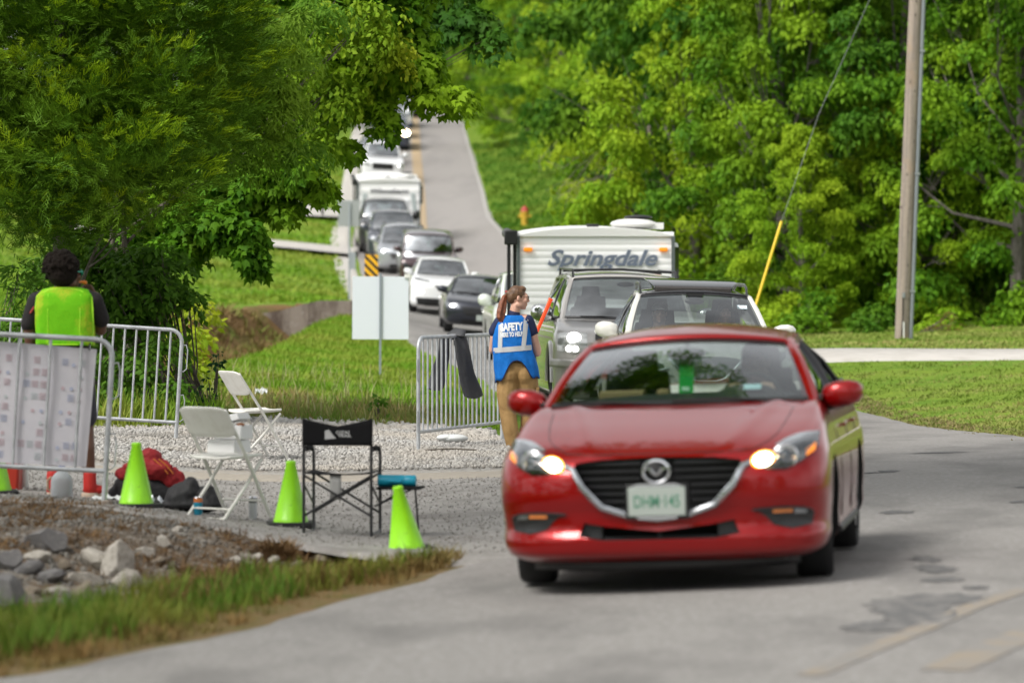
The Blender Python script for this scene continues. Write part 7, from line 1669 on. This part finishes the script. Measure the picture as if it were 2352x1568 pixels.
mb = MB(); mb.T = Matrix.Translation((-.097, .01, 1.578)) @ Matrix.Rotation(R(60), 4, 'Y'); mb.tube([(.032 * math.cos(a), .032 * math.sin(a), .006 * math.sin(5 * a)) for a in [2 * PI * k / 24 for k in range(24)]], .011, 6, closed=True); mb.build('scrunchie', mat('scrunchie_red', (.35, .03, .03), .8), wo)
mb = MB(); mb.T = HM
for s in (-1, 1):
    mb.tube([(s * .030 + .022 * math.cos(a), .106, .004 + .018 * math.sin(a)) for a in [2 * PI * k / 16 for k in range(16)]], .0022, 5, closed=True); mb.tube([(s * .052, .104, .012), (s * .072, .06, .012), (s * .079, .0, .010)], .0022, 5)
mb.tube([(-.010, .108, .006), (0, .112, .010), (.010, .108, .006)], .0018, 5); mb.build('glasses', mat('glasses_dark', (.05, .035, .03), .3, .3), wo)
ORW = mat('wand_orange', (.95, .085, .02), .35, em=.25, emcol=(1, .08, .02))
wd = thing('signal_wand', 'glowing orange-red traffic wand held up by the person in the blue vest', 'wand', wo.location)
hd = WR + V3(-.02, .045, .055); tp = V3(.335, .29, 1.535); b0 = hd.lerp(tp, .10)
mb = MB(); mb.tube([hd - (tp - hd).normalized() * .07, b0], .017, 10); mb.build('wand_grip', BLACK, wd)
mb = MB(); mb.tube([b0, tp - (tp - hd).normalized() * .015, tp - (tp - hd).normalized() * .012, tp], [.017, .0195, .023, .023], 14); mb.build('wand_tube', ORW, wd)

# ---- person in the lime vest
D_ = 28.7; p = P(150, 1140, D_); ma = thing('person', 'person with an afro in a lime mesh vest and red shoes, whistle at the mouth', 'person', p)
mb = MB(); HM = head(mb, (.012, .02, 1.665), R(-48), 1.0, R(2))
chain(mb, [(.0, 0, 1.60), (.0, -.005, 1.54), (.0, 0, 1.46)], [.056, .060, .085])
mb.ell((.0, .0, 1.36), (.20, .11, .17)); mb.ell((0, 0, 1.15), (.16, .105, .2)); mb.ell((0, 0, .96), (.17, .12, .15)); mb.cap((-.17, 0, 1.475), .060, (.17, 0, 1.475), .060)
chain(mb, [(-.215, 0, 1.455), (-.268, .0, 1.29), (-.262, .02, 1.16), (-.25, .08, 1.02), (-.235, .13, .92)], [.062, .054, .045, .042, .028])
hand(mb, (-.235, .13, .92), (.1, .3, -1), (-1, 0, -.1), (0, 1, 0), .5)
WR = V3(.215, .16, 1.50); chain(mb, [(.215, 0, 1.455), (.262, .05, 1.33), (.252, .10, 1.245), (.245, .13, 1.33), WR], [.062, .054, .046, .044, .028])
hand(mb, WR, (-.55, .05, .60), (.55, .5, .35), (-.4, .2, -.6), 1.0)
for hx, kx, ax, sy in ((-.095, -.10, -.09, .02), (.10, .15, .185, .0)):
    chain(mb, [(hx, 0, .90), (kx, .01 + sy, .50), (kx * .6 + ax * .4, -.025 + sy, .36), (ax, -.01 + sy, .10)], [.100, .062, .060, .040])
remesh(mb, .0065, SKIND, 'body', ma); eyes(HM, ma)
HAIRB = mat('hair_black', (.014, .010, .008), .9, spec=.15, bump=(45, 1, .03))
mb = MB(); rs = random.Random(4)
mb.ell((-.032, -.01, 1.715), (.128, .132, .125)); mb.ell((-.02, -.03, 1.66), (.11, .11, .10))
for _ in range(150):
    d = Vector([rs.gauss(0, 1) for _ in range(3)]).normalized()
    if d.z < -.6: continue
    q = Vector((-.032 + d.x * .128, -.012 + d.y * .128, 1.712 + d.z * .122))
    if (HM.inverted() @ q).y > .07 and (HM.inverted() @ q).z < .09: continue
    mb.ell(q, rs.uniform(.014, .024), n=7, m=5)
remesh(mb, .0065, HAIRB, 'hair', ma, 1, .3)
TEE = mat('tee_black', (.012, .009, .010), .85, bump=(20, .4, .01))
mb = MB(); mb.ell((0, 0, 1.35), (.205, .120, .17)); mb.ell((0, 0, 1.12), (.18, .125, .2)); mb.cap((-.17, 0, 1.475), .070, (.17, 0, 1.475), .070); mb.cap((-.213, 0, 1.455), .074, (-.270, 0, 1.29), .066); mb.cap((.213, 0, 1.455), .074, (.262, .038, 1.325), .066); mb.cap((0, 0, 1.55), .068, (0, 0, 1.50), .09)
tee = remesh(mb, .010, TEE, 'tee_shirt', ma, 3)
onb = surf_bvh(tee); mb = MB(); mb.grid(lambda u, v: (-.262 + .02 * u + .03 * v, -.068 - .012 * math.sin(PI * u), 1.37 + .05 * v), 4, 3); mb.build('sleeve_print', mat('print_red', (.35, .03, .03), .7), tee, smooth=60)
mb = MB(); mb.tube([(.068 * math.cos(a), .068 * math.sin(a) - .005, 1.557) for a in [2 * PI * k / 20 for k in range(20)]], .006, 6, closed=True); mb.build('neck_chain', mat('chain_silver', (.5, .48, .45), .3, .8), ma)
SHO = mat('shorts_dark', (.03, .03, .04), .8)
mb = MB(); mb.ell((0, 0, .95), (.19, .14, .14)); mb.cap((-.10, 0, .88), .12, (-.11, .02, .60), .105); mb.cap((.10, 0, .88), .12, (.135, .01, .60), .105); remesh(mb, .012, SHO, 'shorts', ma, 3)
REDS = mat('shoe_red', (.50, .02, .015), .6); SOLE = mat('sole_cream', (.55, .42, .33), .7)
for ax, sy in ((-.09, .01), (.185, -.01)):
    mb = MB(); mb.cap((ax, sy - .01, .17), .050, (ax, sy - .01, .07), .050); mb.ell((ax + .03, sy + .03, .05), (.09, .06, .042)); mb.ell((ax + .075, sy + .05, .042), (.055, .048, .032)); s_ = remesh(mb, .008, REDS, 'shoe', ma, 3)
    mb = MB(); mb.lathe([(.062, 0), (.066, .014), (.062, .03)], (ax + .0, sy + .0, .0), 20, caps=True); mb.lathe([(.050, 0), (.054, .014), (.050, .028)], (ax + .075, sy + .05, .0), 20, caps=True); mb.build('sole', SOLE, s_)
LV = mat('lime_vest', (.16, .52, .010), .8, spec=.15, var=(3.6, (.40, .52, .03), .50, .60, (1, 1, .6)), var2=(60, (.13, .50, .01), .5, .7), bump=(14, .5, .02))
LVE = mat('lime_edge', (.42, .85, .03), .5)
rings = [(.0, .0, 1.13, .212, .138, 4.2), (.0, 0, 1.22, .214, .138, 4.2), (-.002, 0, 1.32, .216, .136, 4.2), (-.003, 0, 1.42, .214, .132, 4.2), (-.002, 0, 1.50, .208, .115, 4), (0, 0, 1.545, .170, .092, 2.6), (0, 0, 1.565, .090, .080, 2)]
ff = []
for a_, b_ in zip(rings[:-1], rings[1:]):
    for q in range(4): ff.append(tuple(a_[k] + (b_[k] - a_[k]) * q / 4 for k in range(6)))
v2 = shell('vest', ff + [rings[-1]], LV, ma, .005, 64, wr=.045, ph=3); vb2 = surf_bvh(v2)
mb = MB(); mb.tube([backpt(vb2, x, z, .003) for x, z in ((-.205, 1.14), (-.215, 1.25), (-.216, 1.4), (-.205, 1.49), (-.12, 1.540), (0, 1.558), (.12, 1.540), (.205, 1.49), (.216, 1.4), (.215, 1.25), (.205, 1.14))], .0055, 6)
for x in (-.115, .125): mb.tube([backpt(vb2, x, z, .002) for z in (1.14, 1.25, 1.38, 1.51)], .003, 5)
mb.tube([backpt(vb2, x, 1.137, .002) for x in (-.2, -.1, 0, .1, .2)], .005, 5); mb.build('vest_binding', LVE, v2)
mb = MB(); mb.T = HM
for s in (-1, 1):
    mb.tube([(s * .031 + .027 * math.cos(a), .106 - .008 * abs(math.cos(a)), .004 + .020 * math.sin(a)) for a in [2 * PI * k / 16 for k in range(16)]], .0045, 5, closed=True); mb.tube([(s * .058, .100, .010), (s * .076, .06, .012), (s * .084, .0, .010)], .005, 5)
mb.build('sunglasses', mat('frame_teal', (.01, .42, .28), .3), ma)
mb = MB(); mb.T = HM
for s in (-1, 1): mb.ell((s * .031, .106, .004), (.025, .004, .018))
mb.build('sunglass_lenses', SATIN, ma)
wh = thing('whistle', 'small orange whistle held to the mouth of the person in the lime vest', 'whistle', ma.location)
mb = MB(); mo = HM @ V3(0, .125, -.066); mb.tube([HM @ V3(0, .10, -.066), mo, HM @ V3(0, .155, -.068)], [.007, .009, .011], 8); mb.ell(HM @ V3(0, .160, -.072), (.016, .016, .016)); mb.build('whistle_body', mat('whistle_orange', (.9, .25, .01), .4), wh)
mb = MB(); mb.tube([WR + V3(math.cos(a) * .031, math.sin(a) * .028, -.03 + .006 * math.cos(a)) for a in [2 * PI * k / 18 for k in range(18)]], .008, 6, closed=True); mb.build('wristband', mat('band_yellow', (.65, .36, .02), .6), ma)

# ---- people behind windshields (bust and arms on the wheel)
def sitter(car_, lx, ly, lz, label, skin, hairm, shirt, cap=None, arms=True, yaw=PI, long=False):
    bpy.context.view_layer.update()
    t = thing('person', label, 'person'); t.matrix_world = car_.matrix_world @ Matrix.Translation((lx, ly, lz))
    mb = MB(); M = head(mb, (0, 0, 0), yaw, 1.0); chain(mb, [(0, .015, -.06), (0, .03, -.20)], [.055, .075]); mb.cap((-.14, .04, -.24), .065, (.14, .04, -.24), .065); mb.ell((0, .05, -.36), (.17, .11, .2))
    if arms:
        for s in (-1, 1):
            chain(mb, [(s * .18, .03, -.25), (s * .22, -.12, -.36), (s * .13, -.38, -.24)], [.055, .042, .028]); hand(mb, (s * .13, -.38, -.24), (-s * .2, -.3, .6), (0, -.8, .3), (-s, 0, 0), .9)
    remesh(mb, .008, skin, 'body', t); eyes(M, t)
    mb = MB(); mb.T = M; mb.ell((0, -.02, .035), (.086, .10, .088)); mb.ell((0, -.06, -.01), (.08, .06, .09))
    if long:
        for s in (-1, 1): mb.cap((s * .075, -.01, .0), .03, (s * .095, -.02, -.17), .035)
    remesh(mb, .009, hairm, 'hair', t)
    mb = MB(); mb.cap((-.15, .04, -.25), .076, (.15, .04, -.25), .076); mb.ell((0, .05, -.37), (.185, .125, .2))
    for s in (-1, 1): mb.cap((s * .18, .03, -.25), .066, (s * .21, -.08, -.33), .058)
    remesh(mb, .010, shirt, 'shirt', t)
    if cap:
        mb = MB(); mb.T = M; mb.ell((0, -.012, .050), (.089, .10, .068)); mb.ell((0, .10, .042), (.065, .07, .010)); remesh(mb, .007, cap, 'cap', t, 2)
    return t
SH_ = mat('shirt_grey', (.20, .21, .23), .8); SH2 = mat('shirt_dark', (.03, .035, .045), .8)
sitter(CR, .37, 2.20, 1.33, 'long-haired driver seen through the windshield of the white crossover', mat('skin_sat', (.60, .34, .25), .5), HAIR1, SH2, long=True)
sitter(CR, -.37, 2.22, 1.32, 'passenger in a white cap behind the windshield of the white crossover', mat('skin_sat2', (.60, .36, .27), .5), HAIR1, SH_, cap=mat('cap_white', (.75, .75, .75), .7), arms=False)
sitter(RC, .37, 2.30, 1.185, 'dim driver at the wheel of the red car', mat('skin_sat3', (.45, .26, .19), .5), HAIRB, SH_)
# ================================================================ light, sky, camera
w = bpy.data.worlds.new('World'); scene.world = w; w.use_nodes = True
nt = w.node_tree; N = nt.nodes; L = nt.links; bg = N['Background']
sky = N.new('ShaderNodeTexSky'); sky.sky_type = 'NISHITA'; sky.sun_disc = False
SE, SR = R(50), R(232)
sky.sun_elevation = SE; sky.sun_rotation = SR; sky.air_density = 1.0; sky.dust_density = 3.0; sky.ozone_density = 1.0
hs = N.new('ShaderNodeHueSaturation'); hs.inputs['Saturation'].default_value = .06; hs.inputs['Value'].default_value = 1.0
L.new(sky.outputs[0], hs.inputs['Color'])
tc = N.new('ShaderNodeTexCoord'); nz = N.new('ShaderNodeTexNoise'); nz.inputs['Scale'].default_value = 2.6; nz.inputs['Detail'].default_value = 6
L.new(tc.outputs['Generated'], nz.inputs['Vector'])
mr = N.new('ShaderNodeMapRange'); mr.inputs['From Min'].default_value = .35; mr.inputs['From Max'].default_value = .65; mr.inputs['To Min'].default_value = .75; mr.inputs['To Max'].default_value = 1.5
L.new(nz.outputs['Fac'], mr.inputs['Value'])
mx = N.new('ShaderNodeMix'); mx.data_type = 'RGBA'; mx.blend_type = 'MULTIPLY'; mx.inputs['Factor'].default_value = 1
L.new(hs.outputs[0], mx.inputs['A']); L.new(mr.outputs[0], mx.inputs['B']); L.new(mx.outputs['Result'], bg.inputs['Color'])
bg.inputs['Strength'].default_value = .13
sl = bpy.data.lights.new('sun', 'SUN'); sl.energy = 2.0; sl.angle = R(24); sl.color = (1, .95, .87)
so = bpy.data.objects.new('sun', sl); COL.objects.link(so)
# direction towards the sun
sd = Vector((math.sin(SR) * math.cos(SE), math.cos(SR) * math.cos(SE), math.sin(SE)))
so.rotation_euler = sd.to_track_quat('Z', 'Y').to_euler()
cd = bpy.data.cameras.new('camera'); cam = bpy.data.objects.new('camera', cd); COL.objects.link(cam)
cam.location = (0, 0, CZ); cam.rotation_euler = (PI / 2, 0, 0)
cd.sensor_width = 36; cd.lens = F / 2352 * 36; cd.shift_y = -(784 - HOR) / 2352
cd.clip_start = .5; cd.clip_end = 3000
cd.dof.use_dof = True; cd.dof.focus_distance = 38.5; cd.dof.aperture_fstop = 2.3; cd.dof.aperture_blades = 9
scene.camera = cam
scene.render.engine = 'CYCLES'
scene.view_settings.view_transform = 'Standard'; scene.view_settings.look = 'None'; scene.view_settings.gamma = 1
scene.view_settings.exposure = EXPO = .62
cy = scene.cycles; cy.use_denoising = True; cy.max_bounces = 7; cy.diffuse_bounces = 3; cy.glossy_bounces = 3; cy.transmission_bounces = 6; cy.transparent_max_bounces = 12
cy.caustics_reflective = False; cy.caustics_refractive = False; cy.sample_clamp_indirect = 8
